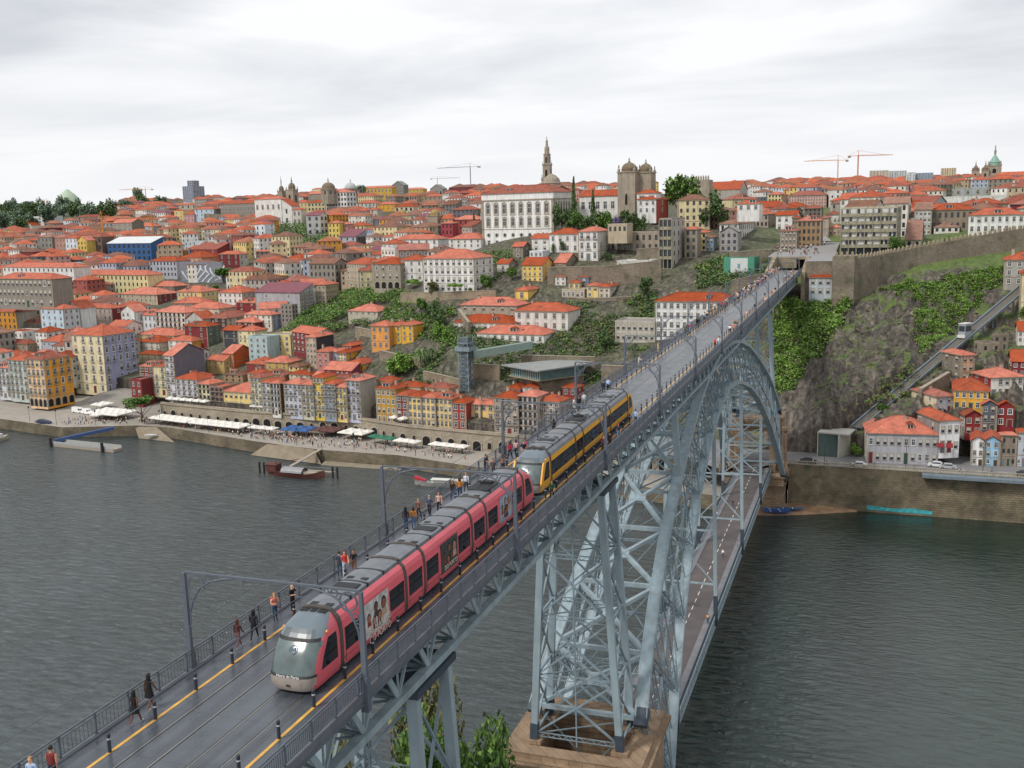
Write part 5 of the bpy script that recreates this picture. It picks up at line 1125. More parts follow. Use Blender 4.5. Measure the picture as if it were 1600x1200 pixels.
(-123.2,447.4,62.3,5.2,8,5.1,-0.10,2,1,1,'857C70','6E665C','g','o','','R','rough grey stone barn under the palace corner'),
(-125.1,432.2,57,5.7,8.4,3.5,-0.10,1,1,1,'CFC9C0','8A8278','g','o','','R','white shed with orange roof below the palace'),
(-108.1,424.9,53.4,9.6,12.9,6.9,-0.10,3,4,2,'E3C56C','E4B969','g','o','','R','yellow three storey house with a plain side wall'),
(-107.2,406.9,46.8,5.8,12.4,4.2,-0.10,1,1,2,'E6C56A','E6C56A','h','o','','R','yellow wedge shaped house with an orange roof'),
(-98,435,57,5.3,16.1,3.7,-0.10,2,1,2,'8F8372','938674','g','o','','R','rubble stone cottage with an orange roof'),
(-94.5,419.5,52,4.8,10,3.7,-0.10,2,2,2,'D8D5CF','5E6C7C','h','o','','R','white and slate cottage in the cliff edge row'),
(-87.6,415.2,50.7,4.7,8.9,2.7,-0.10,1,2,1,'E4CB88','E2C57C','h','o','','R','yellow cottage in the cliff edge row'),
(-84.1,417.8,52,4.3,8,3.6,-0.10,1,1,0,'667587','667587','h','o','','R','first blue grey dormer cottage in the cliff edge row'),
(-77.8,406.1,47.9,5,6,4.9,-0.10,2,2,1,'DFC684','5E6E80','h','o','','R','pale yellow and slate tall cottage in the cliff edge row'),
(-72.4,407.7,47.6,4.6,11.3,4.8,-0.10,2,2,2,'CFC5B2','DAD2C4','h','o','','R','cream house at the right end of the cliff edge row'),
(-86,407.4,47.7,9.9,8,3.1,-0.10,1,5,0,'B8AE9C','B8AE9C','f','g','','R','low beige flat roofed terrace building'),
(-116.3,391.8,41.1,25.3,13,5.1,-0.10,2,6,0,'A59A88','A59A88','h','o','','R','upper stone convent building with a long orange roof'),
(-114.7,380.5,37.3,25.8,13,3,-0.10,1,10,0,'DCDAD5','DCDAD5','h','o','','R','long white convent range below the stone one'),
(-91.2,383.1,37.3,22.4,13,7.6,-0.10,2,6,0,'D6D2CA','D6D2CA','h','o','','R','white weathered convent block with two rows of windows'),
(-100.3,372,33.8,28.3,13,3.3,-0.10,1,9,0,'DEDCD8','DEDCD8','h','o','','R','lowest white convent range with a red door'),
(-52.5,375,34.7,15.3,12.3,7.1,-0.10,2,7,0,'B9B3A8','B9B3A8','f','g','','R','grey rounded modernist block beside the bridge'),
(-30.3,374,35.9,29.2,13,13.8,-0.10,4,12,0,'E2E2E0','E2E2E0','h','o','','R','big white four storey house with orange roof behind the bridge railing'),
(-98.8,967.8,87.6,32,34,10.6,-0.09,1,0,1,'A9A49A','B3ADA2','g','o','','R','long grey church nave with a plain gable end'),
(-32,551.9,74,21.9,18.9,6.2,-0.09,2,8,1,'E2E1DE','DDDBD7','h','o','','R','white country house with orange roof and dormer block'),
(-23.4,474.4,80.8,9.7,8,3.3,-0.09,1,3,0,'E0DEDA','E0DEDA','h','o','','R','white dormer block on the country house'),
(-31.3,492.5,67.9,8.8,34,7.5,-0.09,2,3,8,'E0DEDA','DDDAD5','h','b','','R','long white house with brown hip roof and tall balcony windows'),
(-29.1,452.9,63.9,7.5,8,8.3,-0.09,3,3,0,'9E9B9C','9E9B9C','p','g','','R','house front under grey scaffold netting'),
(-10.4,522,70.9,10,8,7.3,-0.09,2,3,0,'E1E0DD','E1E0DD','g','o','','R','white plain house at the bridge head'),
(3.7,456.9,64.3,9.5,8,12.1,-0.09,4,5,0,'9A7D5C','9A7D5C','h','o','','R','ochre brown house with orange roof above the bridge end'),
(-41.4,838.2,82.9,9.7,65,8.5,0.00,3,4,2,'DCD09A','CFA39A','h','o','','R','pale yellow and pink block on the hill'),
(-14.5,759.6,80.9,25.5,14,8.8,0.00,4,14,0,'CFA69C','CFA69C','h','r','','R','big dusty pink block with many small windows'),
(-40.9,453.4,64.3,4.2,8,8,-0.09,3,2,0,'E3CF8B','E3CF8B','h','o','','R','narrow pale yellow house beside the stone ruin'),
(-37.2,452.9,64.1,3.1,8,6.2,-0.09,2,2,0,'8FA3B2','8FA3B2','h','b','','R','narrow blue grey house with dormer'),
(-43.6,442,61.7,4.9,8,12.3,-0.09,4,2,0,'93887A','93887A','h','o','','R','tall stone ruin left of the narrow yellow house'),
(9.1,579.3,72.8,7.3,14,4.9,0.00,1,4,0,'DEDCD8','DEDCD8','h','r','','R','white house left of the concrete block'),
(12.2,509.9,68.5,5.1,14,3.8,0.00,1,3,0,'B79A86','B79A86','h','o','','R','small house with orange roof left of the concrete block'),
(-66,952.7,87.4,15.7,14,3.1,0.00,1,6,0,'6A6E72','6A6E72','f','g','','R','dark glass railway-like hall on the hill'),
(11.4,895.1,85.2,12.1,14,9.6,0.00,4,5,0,'8E8F94','8E8F94','f','g','','R','grey glass block behind the town'),
(28.5,435.1,63.4,20.1,34,17.7,-0.07,6,7,3,'B5AE97','8F8A7C','f','g','x','R','six storey concrete block with white shutters and balconies'),
(44.3,491.7,68.5,4,8,7,-0.07,2,2,0,'AEB0B2','AEB0B2','f','g','','R','blank pale grey block right of the concrete building'),
(49.8,491.6,68.9,6.8,8,10.6,-0.07,4,4,0,'C3C3C2','C3C3C2','s','b','','R','white and grey house with few windows'),
(62.3,502.5,70.2,17.2,13,9.1,-0.07,2,7,0,'8F8371','8F8371','h','o','','R','long brown stone building with orange roof'),
(58.7,527.1,77.6,16.4,13,1.8,-0.07,1,0,0,'9A9080','9A9080','h','o','','R','orange roofed part of the stone building'),
(59.6,491.7,69.4,10.2,8.2,2.5,-0.07,1,4,0,'D9D6D0','D9D6D0','h','b','','R','white cottage with brown roof by the wall'),
(77.6,476.8,69.3,21,13,7.7,-0.07,2,8,0,'E4E4E2','E4E4E2','h','o','','R','white convent with arched windows behind the battlements'),
(55.9,744.2,80.1,14.7,14,7.6,0.00,2,5,0,'D2D6C8','D2D6C8','h','o','','R','pale green white house with shutters'),
(88.8,722.5,79.9,58.1,14,5.5,0.00,1,3,0,'D8D7D4','D8D7D4','f','w','','R','long white modern wall building'),
(107.8,955.1,87.2,45.1,14,5.7,0.00,1,6,0,'A9ACAE','A9ACAE','f','g','','R','low modern building with an oversailing flat roof'),
(45.4,457.8,65.5,5.8,34,2.5,-0.07,1,2,0,'B9B2A4','A49E92','g','b','','R','small brown roofed house tucked behind the battlements'),
(35,1307,108.9,21.3,14,11.4,0.00,6,6,0,'C3B8A6','C3B8A6','f','g','','R','beige distant tower blocks on the horizon'),
(56.1,1327,108.7,19.8,14,11.1,0.00,7,7,0,'C6CACC','C6CACC','f','g','','R','pale grey distant tower blocks on the horizon'),
(65.2,1157,98.4,8.7,14,14.6,0.00,8,3,0,'D0D6DC','D0D6DC','f','g','','R','slim white distant block'),
(78.6,1167,98.6,17.1,14,13.6,0.00,7,6,0,'8FA0B0','8FA0B0','f','g','','R','blue glass distant block'),
(110.8,1307,109.2,15.6,14,11.1,0.00,7,6,0,'CDBF9E','CDBF9E','f','g','','R','sand coloured distant block on the horizon'),
(-933.5,1314.1,114.1,18.4,28.2,18.7,0.00,8,5,4,'8E98A6','8E98A6','f','g','','R','grey blue stepped hospital-like tower on the skyline'),
(-928.9,1308,130.4,10.8,13.9,10.5,0.00,4,3,2,'8E98A6','8E98A6','f','g','','R','upper step of the grey blue tower'),
(12.3,380.3,51.3,7.8,8,6.4,-0.09,2,3,0,'B9BFC6','B9BFC6','h','o','','R','small blue grey house with orange roof tucked under the bridge end'),
(-3.1,474.1,63.9,2.3,8,13.6,-0.09,4,2,0,'8A7C6C','8A7C6C','h','o','','R','tall brown house at the start of the street'),
(8.1,504.1,63.7,3.4,8,13.2,-0.09,4,3,0,'A89A8A','A89A8A','h','r','','R','tan corner house opposite the concrete block'),
(-8.9,534.2,69.8,4.1,8,11.8,-0.09,3,3,0,'8C8074','8C8074','h','o','','R','dark stone house behind the white plain house'),
(-0.5,564.4,75,8.5,8,6.2,-0.09,3,4,0,'6F675E','6F675E','h','r','','R','long dark brown house on the street behind the bridge end'),
(-404,858.9,78.4,10.7,8.5,10.1,-0.14,3,3,0,'BDB5A8','BDB5A8','h','o','','R','pale stone house above the twin towers'),
(-385.6,890.8,80.4,20.6,13,10.3,-0.14,2,4,0,'C9BFA8','C9BFA8','h','o','','R','buff house mid hill between trees'),
(-3.5,442.3,65,6.3,8,7.6,-0.09,3,4,0,'8F8478','8F8478','h','r','','R','weathered stone house on the left side of the street at the bridge end'),
(-21.4,533.8,72.6,5.8,27.1,6.4,-0.09,2,3,3,'A89C8C','A39888','h','o','','R','grey brown house behind the long brown roofed one'),
(-240.7,358.6,15.4,16.3,3.8,3.4,-0.14,2,4,1,'C9BBA0','B5A68C','h','o','','R','buff house with a broad orange roof behind the slate sided tenement'),
(-219.1,358.5,16.5,10.4,6,3.1,-0.14,2,3,1,'A0856A','9A7F66','h','b','','R','brown roofed house behind the low yellow one'),
(-207,357.2,16.8,9.3,6,3.7,-0.14,2,3,1,'C4B08A','B7A27C','h','o','','R','cream house behind the slim white tenement'),
(-197.1,356.2,17.1,8.7,6,3.5,-0.14,2,3,1,'A8634A','A8634A','h','r','','R','brick coloured house behind the lilac white tenement'),
(-186.3,356.4,17.9,10.5,6,3,-0.14,2,4,1,'CFC4A8','B5A88C','h','o','','R','pale cream house behind the cream tenement'),
(-175.9,354.1,17.8,6.3,6,2.9,-0.14,2,2,1,'B89870','AC8E68','g','o','','R','tan gabled house behind the bright yellow tenement'),
(-164.6,352.4,18.1,6.9,6,3,-0.14,2,3,1,'9C8C7A','8F8070','h','r','','R','stone coloured house behind the blue grey tenement'),
(-138.9,337.5,20.4,7.4,6,2.5,-0.14,1,3,1,'C09A4A','B08C44','h','o','','R','upper mustard house behind the dark mustard tenement'),
(-126.7,331.7,19.7,10.2,6,2.5,-0.14,1,4,1,'CDB37C','BFA670','h','o','','R','back house behind the first pale yellow tenement'),
(-114.6,329.7,19.9,9.9,6,2.5,-0.14,1,4,1,'C8AE78','BBA26C','h','r','','R','back house behind the third pale yellow tenement'),
(37.5,300.8,12,18.3,16,8.5,0.09,2,10,2,'A9A9AE','E0D8C6','h','o','L','L','long grey riverside house with cream blank side and mottled orange roof'),
(47,300.9,15.5,5.7,14.8,9,0.42,2,3,2,'E2E0DF','8F8B88','h','o','L','L','white house with two dark red awnings'),
(46.3,312.7,24.2,5.2,12.5,4.6,0.52,2,2,2,'A4A6B0','DCCDAE','h','r','L','L','cream house with blue grey front on the right bank'),
(56.5,315.3,25.1,8.9,16,5.5,-0.05,2,5,2,'D9A63C','D9A63C','h','o','L','L','ochre house with two rows of dark windows'),
(53.9,328.7,30.7,4.1,9.4,7.5,0.56,3,2,2,'C9A684','7F7668','h','o','L','L','old stone house with a pink beige front'),
(64.2,321.3,27.7,9.7,9.8,5.5,0.42,2,5,2,'DBD8D0','8C2226','h','o','L','L','white house with a dark red slate side wall'),
(56.1,306.3,18.6,4.5,4.8,5.4,0.24,2,2,2,'8A1F24','D8D4CC','p','r','L','L','dark red gabled house with white windows'),
(60.6,305.3,19.7,3.8,1.2,7.4,0.10,3,2,2,'55606A','55606A','p','o','L','L','slate blue gabled house with white windows'),
(64.9,306.7,20.9,4.6,0.9,5.6,0.10,2,2,2,'8A1F24','8A1F24','p','o','L','L','crimson gabled house right of the slate blue one'),
(57.6,300.2,12,3,9.1,6.9,-0.05,3,2,2,'E2E2E0','E2E2E0','p','o','L','L','white narrow gabled house by the road'),
(61.2,300.6,12,3.7,9,6.9,-0.05,3,2,2,'8FBBD6','8FBBD6','p','o','L','L','sky blue narrow gabled house by the road'),
(65,297.9,12,3.6,2,8.6,0.07,3,3,2,'8A7C6E','8A7C6E','h','o','L','L','brown balcony house right of the sky blue one'),
(68.4,299,12,2.3,3.4,9.4,-0.05,3,2,2,'B4BCC4','A9B4BE','h','o','L','L','grey blue house at the right edge of the road'),
(62.5,338.4,35.7,4.9,5.7,4.3,0.35,2,3,2,'928777','8C8172','f','s','L','L','roofless stone ruin on the right slope'),
(66.5,341.5,38,4.7,1,4.1,0.35,2,2,2,'857A6B','7B7265','f','s','L','L','second stone ruin higher on the right slope'),
(70.4,331,32.2,3.8,11.3,4.2,-0.05,2,2,2,'7C2028','7C2028','g','o','L','L','dark red house behind the white one at the right edge'),
(73.2,348.1,39.9,2.6,10.2,3.4,-0.05,2,2,2,'DDDAD6','DDDAD6','g','o','L','L','white cottage high at the right edge'),
(79.7,365.6,47.7,10.8,11.4,12,-0.09,4,3,3,'D8C99E','D8C99E','h','o','','F','cream 4 storey house with orange hip roof, below right of the white convent'),
(79,384.4,54.6,15.1,13.7,8.6,-0.10,3,5,4,'A7A39B','A7A39B','h','o','','F','grey 3 storey house with orange hip roof, below right of the white convent'),
(-197.6,384.9,24.9,20,9.4,9.2,-0.49,3,6,3,'7F2D30','B5AFA5','g','o','','F','dark red 3 storey house with orange gabled roof, below right of the teal house'),
(29.5,456.4,64.7,11.8,12,14.4,-0.19,4,4,3,'E0DDD6','DAD6CE','h','o','','F','white 4 storey house with orange hip roof, below right of the concrete block'),
(-252.5,371.5,15.8,13.3,10.1,10.5,-0.10,3,4,3,'CBD3D8','CBD3D8','g','r','','F','pale blue 3 storey house with weathered red gabled roof, right of the lavender corner building'),
(27.1,470.6,65.3,11.4,14.8,10,-0.11,3,4,4,'E0DDD6','E0DDD6','h','r','','F','white 3 storey house with weathered red hip roof, below the concrete block'),
(39.1,492.4,67.5,10.1,12.6,15,-0.13,4,3,4,'D9D4C8','D9D4C8','g','b','','F','off-white 4 storey house with brown gabled roof, right of the concrete block'),
(-166.7,456.8,56.2,11.6,12.7,9.4,0.12,3,4,4,'E0DDD6','DAD6CE','h','b','','F','white 3 storey house with brown hip roof, left of the white villa'),
(94.7,494.2,70,10.5,12.4,9.3,-0.40,3,3,3,'A7A39B','A7A39B','h','o','','F','grey 3 storey house with orange hip roof, right of the white convent'),
(-52.5,496,73.3,14.7,11.7,13.4,0.22,4,5,3,'D8C99E','D8C99E','h','b','','F','cream 4 storey house with brown hip roof, left of the white country house'),
(31.8,505.5,68.2,12.7,10.1,8.9,0.50,3,4,3,'A0564C','A0564C','g','r','','F','brick red 3 storey house with weathered red gabled roof, below right of the concrete block'),
(48.6,506.2,68.9,12.9,11.5,9.7,0.16,3,4,3,'C79A90','C79A90','h','o','','F','pink 3 storey house with orange hip roof, right of the concrete block'),
(-183.8,460.9,51.9,14.6,12.1,14.2,0.46,4,5,3,'8E867B','7A2B2D','g','r','','F','stone 4 storey house with weathered red gabled roof, left of the white villa'),
(-41.7,505.7,72.7,11.7,12.1,8.5,-0.64,3,4,3,'C79A90','C79A90','h','b','','F','pink 3 storey house with brown hip roof, left of the white country house'),
(75.1,509.4,70.1,12.5,12.3,9.2,-0.15,3,4,3,'D9D4C8','7A2B2D','h','b','','F','off-white 3 storey house with brown hip roof, below left of the white convent'),
(-321.5,374,12.6,11.1,12.8,10,-0.09,3,3,4,'D9D4C8','D9D4C8','h','o','','F','off-white 3 storey house with orange hip roof, below left of the lavender corner building'),
(75.9,519.2,70.6,12.3,12.3,9.5,-0.50,3,4,3,'E0DDD6','E0DDD6','h','r','','F','white 3 storey house with weathered red hip roof, below left of the white convent'),
(-199.9,468.2,48.5,15.9,10.4,11.8,-0.10,4,5,3,'A7A39B','A7A39B','h','o','','F','grey 4 storey house with orange hip roof, right of the yellow hillside house'),
(94.9,518,71.2,10.7,15.3,9.7,0.22,3,3,4,'7F2D30','7F2D30','h','r','','F','dark red 3 storey house with weathered red hip roof, right of the white convent'),
(-333.4,374.5,12.3,13.9,12.1,10.5,-0.47,4,4,3,'B9A58C','B9A58C','h','o','','F','tan 4 storey house with orange hip roof, left of the lavender corner building'),
(-256.1,446,30.3,13.5,11.6,8.2,0.59,3,4,3,'E2DFDA','7A2B2D','g','o','','F','whitewashed 3 storey house with orange gabled roof, right of the teal house'),
(-196.1,481.3,51.9,13.3,14.7,9.6,0.46,3,4,4,'D8C99E','D8C99E','h','o','','F','cream 3 storey house with orange hip roof, left of the white villa'),
(-326.6,390.6,13.2,14.3,13.8,15.2,0.52,4,4,4,'E0DDD6','DAD6CE','g','b','','F','white 4 storey house with brown gabled roof, below left of the lavender corner building'),
(25.2,533.3,70.1,14,14,11,-0.37,4,4,4,'D9D4C8','D9D4C8','g','b','','F','off-white 4 storey house with brown gabled roof, below the concrete block'),
(-354.3,365,11.4,9.5,10.7,13.5,-0.16,4,3,3,'E0DDD6','E0DDD6','h','o','','F','white 4 storey house with orange hip roof, below left of the exchange palace'),
(45.3,534.9,70.4,10.1,14.8,9.9,0.53,3,3,4,'C79A90','7A2B2D','g','o','','F','pink 3 storey house with orange gabled roof, right of the concrete block'),
(96.8,532.2,71.8,11.9,12.6,8.3,0.12,3,4,3,'E0DDD6','E0DDD6','h','r','','F','white 3 storey house with weathered red hip roof, right of the white convent'),
(78.7,534.7,71.3,14.2,12.3,10.1,0.57,3,4,3,'B9A58C','9A958C','h','o','','F','tan 3 storey house with orange hip roof, below the white convent'),
(-214.6,481,46.5,17.8,13,8.7,0.46,3,6,4,'D8C99E','D8C99E','h','r','','F','cream 3 storey house with weathered red hip roof, below right of the yellow hillside house'),
(-364.8,364.6,10.9,9.2,12.4,15.1,-0.11,4,3,3,'D8C99E','B5AFA5','f','b','','F','cream 4 storey flat roofed house, below left of the exchange palace'),
(-326.8,402.4,14.4,9.4,10.9,11.6,-0.08,4,3,3,'CBD3D8','8D7F72','g','o','','F','pale blue 4 storey house with orange gabled roof, below left of the lavender corner building'),
(-166.9,505,65.3,10.1,12.5,10.8,-0.66,4,3,3,'A7A39B','A7A39B','g','r','','F','grey 4 storey house with weathered red gabled roof, above right of the white villa'),
(-338.9,395.1,12.7,9.4,14.2,12.6,0.15,4,3,4,'E2DFDA','E2DFDA','h','r','','F','whitewashed 4 storey house with weathered red hip roof, left of the lavender corner building'),
(-130.9,522.2,78.9,17.7,10.7,14.5,-0.68,4,6,3,'8E867B','8E867B','g','r','','F','stone 4 storey house with weathered red gabled roof, below right of the bishop palace'),
(-322.8,413.3,16.3,10.4,12.4,8.7,-0.43,3,3,3,'C79A90','B5AFA5','h','o','','F','pink 3 storey house with orange hip roof, right of the lavender corner building'),
(-246.3,470.6,37.1,12.2,14.5,10.8,0.51,4,4,4,'E0DDD6','DAD6CE','g','o','','F','white 4 storey house with orange gabled roof, below the grey hall'),
(28,547.2,70.8,15.2,15.1,15.3,-0.41,4,5,4,'D9D4C8','D9D4C8','h','o','','F','off-white 4 storey house with orange hip roof, right of the concrete block'),
(-145.8,519.2,74.9,16.6,11.2,12.9,0.58,4,5,3,'8E867B','8E867B','g','o','','F','stone 4 storey house with orange gabled roof, below left of the bishop palace'),
(-359.6,381.9,11.7,11.3,13.2,9.4,0.49,3,4,4,'D9D4C8','7A2B2D','h','o','','F','off-white 3 storey house with orange hip roof, below the exchange palace'),
(75.2,548.5,71.7,15.6,13.6,9,0.54,3,5,4,'C98F3A','DAD6CE','h','r','','F','ochre 3 storey house with weathered red hip roof, left of the white convent'),
(98.7,546.3,72.4,16.4,14.4,8.7,-0.72,3,5,4,'E2DFDA','E2DFDA','g','r','','F','whitewashed 3 storey house with weathered red gabled roof, right of the white convent'),
(-209.7,497,50.6,12,12.5,15.2,-0.50,4,4,3,'E2DFDA','E2DFDA','f','r','','F','whitewashed 4 storey flat roofed house, right of the yellow hillside house'),
(-262.2,469.1,34,15.7,12.6,14,-0.65,4,5,3,'E2DFDA','5E6268','h','o','','F','whitewashed 4 storey house with orange hip roof, above right of the teal house'),
(-163.6,520.3,69,10.2,11.9,12.2,0.21,4,3,3,'E2DFDA','8D7F72','g','o','','F','whitewashed 4 storey house with orange gabled roof, above right of the white villa'),
(-225.8,493.9,45.5,26,13.8,12.5,-0.68,4,8,4,'B9A58C','DAD6CE','h','o','','F','tan 4 storey house with orange hip roof, below right of the yellow hillside house'),
(-352,404,13.2,14.4,12.5,12.6,-0.17,4,4,3,'A9B3C2','8D7F72','h','o','','F','blue grey 4 storey house with orange hip roof, left of the lavender corner building'),
(-205.2,507.9,53.8,10.4,10.6,8.2,-0.13,3,3,3,'E2DFDA','B5AFA5','g','o','','F','whitewashed 3 storey house with orange gabled roof, left of the white villa'),
(36.5,562.4,71.3,12,10,11.9,-0.18,4,4,3,'E0DDD6','E0DDD6','g','m','','F','white 4 storey house with plum gabled roof, right of the concrete block'),
(-14.8,561.1,73,13.3,12.4,8.3,-0.13,3,4,3,'A9B3C2','8D7F72','h','r','','F','blue grey 3 storey house with weathered red hip roof, right of the white country house'),
(-221.4,507.8,49.4,16.4,11.3,12.9,0.47,4,5,3,'E0DDD6','E0DDD6','h','o','','F','white 4 storey house with orange hip roof, right of the yellow hillside house'),
(-344.3,422.8,17.2,13.6,14.4,8.5,0.22,3,4,4,'D8C99E','7A2B2D','g','o','','F','cream 3 storey house with orange gabled roof, above the lavender corner building'),
(-140,546.5,77.1,11.5,12.7,12.2,0.50,4,4,4,'A9B3C2','A9B3C2','h','o','','F','blue grey 4 storey house with orange hip roof, below right of the bishop palace'),
(-338.6,434.7,19.4,12,11.4,10.3,-0.11,3,4,3,'E2DFDA','E2DFDA','g','o','','F','whitewashed 3 storey house with orange gabled roof, above right of the lavender corner building'),
(-10.6,571.5,72.8,12.4,10.4,9.5,-0.07,3,4,3,'D9D4C8','D9D4C8','h','o','','F','off-white 3 storey house with orange hip roof, below left of the dusty pink block'),
(-279.6,481.7,34.3,10.3,11.8,8.6,-0.50,3,3,3,'C79A90','C79A90','h','b','','F','pink 3 storey house with brown hip roof, above the teal house'),
(39.5,573.7,71.6,10.1,12.4,10.6,-0.50,4,3,3,'7F2D30','7F2D30','h','r','','F','dark red 4 storey house with weathered red hip roof, right of the concrete block'),
(-213.5,520.6,54,16.5,15.3,9.3,0.55,3,5,4,'E2DFDA','7A2B2D','h','o','','F','whitewashed 3 storey house with orange hip roof, below the twin church towers'),
(19.8,574.6,71.7,12.8,13.8,13.5,-0.17,4,4,4,'E0DDD6','E0DDD6','g','o','','F','white 4 storey house with orange gabled roof, left of the concrete block'),
(-238.4,508.2,45.2,16.7,13.4,8.4,-0.14,3,5,4,'B9A58C','B9A58C','h','b','','F','tan 3 storey house with brown hip roof, below the yellow hillside house'),
(-24.6,572.8,73.9,12.7,13.7,8.3,0.54,3,4,4,'E0DDD6','E0DDD6','g','o','','F','white 3 storey house with orange gabled roof, right of the white country house'),
(-369.3,414.7,16.5,9.8,10.5,12.4,-0.20,4,3,3,'E2DFDA','E2DFDA','h','o','','F','whitewashed 4 storey house with orange hip roof, below the exchange palace'),
(-360.2,424.1,18.1,14,12.9,9,-0.13,3,4,4,'A7A39B','5E6268','h','o','','F','grey 3 storey house with orange hip roof, above left of the lavender corner building'),
(-275.5,492.9,37.1,10.9,11.6,8.1,-0.49,3,3,3,'A7A39B','A7A39B','g','r','','F','grey 3 storey house with weathered red gabled roof, above right of the teal house'),
(-171.8,545.7,69.4,15.5,10.6,9,-0.17,3,5,3,'A9B3C2','A9B3C2','h','o','','F','blue grey 3 storey house with orange hip roof, above right of the white villa'),
(-257.4,507,42.1,17.6,11.6,15.4,-0.15,4,6,3,'8E867B','8E867B','g','b','','F','stone 4 storey house with brown gabled roof, below right of the grey hall'),
(-395.3,395.3,12.9,15.4,13.6,11.8,-0.41,4,5,4,'E2DFDA','9A958C','h','b','','F','whitewashed 4 storey house with brown hip roof, below left of the exchange palace'),
(-299,481,31.9,16.9,14.9,11.9,-0.13,4,5,4,'E0DDD6','B5AFA5','h','o','','F','white 4 storey house with orange hip roof, left of the teal house'),
(-147.8,558.4,75.7,14.2,15.2,12.3,-0.12,4,4,4,'B9A58C','B9A58C','h','b','','F','tan 4 storey house with brown hip roof, below the bishop palace'),
(30.7,586.2,71.8,13.4,14.4,8.5,-0.18,3,4,4,'E2DFDA','B5AFA5','g','b','','F','whitewashed 3 storey house with brown gabled roof, right of the concrete block'),
(51.7,586.7,72.2,22.3,15.7,10.1,-0.42,3,7,4,'A9B3C2','A9B3C2','g','r','','F','blue grey 3 storey house with weathered red gabled roof, right of the concrete block'),
(-392.1,404.8,14.2,10.4,9.5,14.8,-0.21,4,3,3,'A7A39B','9A958C','h','b','','F','grey 4 storey house with brown hip roof, below left of the exchange palace'),
(-321.5,470,26.7,18.2,12.5,12.2,0.18,4,6,3,'8E867B','5E6268','h','o','','F','stone 4 storey house with orange hip roof, below left of the mural wall'),
(-22.8,586.6,73.6,12.6,15.1,9.5,-0.65,3,4,4,'A9B3C2','A9B3C2','h','b','','F','blue grey 3 storey house with brown hip roof, right of the white country house'),
(-290.1,494.2,36,16.1,14.5,13.9,-0.14,4,5,4,'A7A39B','A7A39B','h','b','','F','grey 4 storey house with brown hip roof, above the teal house'),
(-160.5,560.7,73.2,11.8,15.2,9.8,-0.19,3,4,4,'E2DFDA','E2DFDA','g','r','','F','whitewashed 3 storey house with weathered red gabled roof, below left of the bishop palace'),
(-228.9,534.6,53,10.4,12,14.2,-0.14,4,3,3,'E0DDD6','E0DDD6','h','o','','F','white 4 storey house with orange hip roof, below the twin church towers'),
(-277.2,507.7,40.1,16.5,15.8,8.2,-0.65,3,5,4,'E0DDD6','E0DDD6','h','r','','F','white 3 storey house with weathered red hip roof, below left of the grey hall'),
(-260.7,519.3,44.3,13.7,13.9,8.2,0.52,3,4,4,'D8C99E','D8C99E','g','r','','F','cream 3 storey house with weathered red gabled roof, right of the grey hall'),
(-290.5,505.2,38.4,13,10,12.5,-0.65,4,4,3,'DCC27E','5E6268','f','o','','F','yellow 4 storey flat roofed house, above the teal house'),
(-43.1,599.6,75.4,14.4,15.5,11.7,0.53,4,4,4,'D8C99E','D8C99E','h','r','','F','cream 4 storey house with weathered red hip roof, above left of the white country house'),
(-328.3,484.5,29.2,17.9,14.2,14.7,-0.12,4,6,4,'DCC27E','DCC27E','h','o','','F','yellow 4 storey house with orange hip roof, below left of the mural wall'),
(-161.3,573.8,73.6,17.2,14.3,13.7,0.49,4,5,4,'D9D4C8','9A958C','g','o','','F','off-white 4 storey house with orange gabled roof, below left of the bishop palace'),
(-398.1,426.5,17.2,13.1,12.8,9.8,-0.11,3,4,4,'E0DDD6','E0DDD6','f','o','','F','white 3 storey flat roofed house, below the exchange palace'),
(-303.1,506.2,37.7,11.3,14.9,10.8,-0.74,4,4,4,'CBD3D8','CBD3D8','h','o','','F','pale blue 4 storey house with orange hip roof, above left of the teal house'),
]
SIDE = ['9A958C','8D7F72','B5AFA5','DAD6CE','7A2B2D','5E6268']
def town_cells():
    r = random.Random(11).random; out = []
    def pick(w_):
        t = r()*sum(w_); k = 0
        while t > w_[k] and k < len(w_)-1: t -= w_[k]; k += 1
        return k
    for row in range(96):
        y = 345+row*9*(1+row*.0135)
        if y > 1350: break
        step = 9.8+row*.33; x = -40-y*1.05
        while x < 160:
            w, d, h = 9+r()*8, 9+r()*5.5, 8+r()*7.5
            f = 1+row*.006; w *= f*(1.8 if r() < .14 else 1); d *= f
            deg = (-8, -8, -8, -25, 10, -40, 30)[int(r()*7)]+(r()-.5)*8
            c1 = pick([14, 11, 10, 8, 5, 2, 1, 2, 4, 5, 6, 5, 6, 2, 4]); c2 = c1 if r() < .6 else 15+int(r()*6)
            rc = 'orbm'[pick([7, 4, 3, .4])]; rf = 'hgf'[pick([7, 4, .8])]
            out.append((x+(r()-.5)*4, y+(r()-.5)*5, w, d, h, deg, c1, c2, rf, rc)); x += step*(.85+r()*.5)
    return out
CL = 'E0DDD6 D9D4C8 E2DFDA D8C99E DCC27E C98F3A A0564C 7F2D30 C79A90 A9B3C2 A7A39B 8E867B B9A58C 6B6F75 CBD3D8'.split()
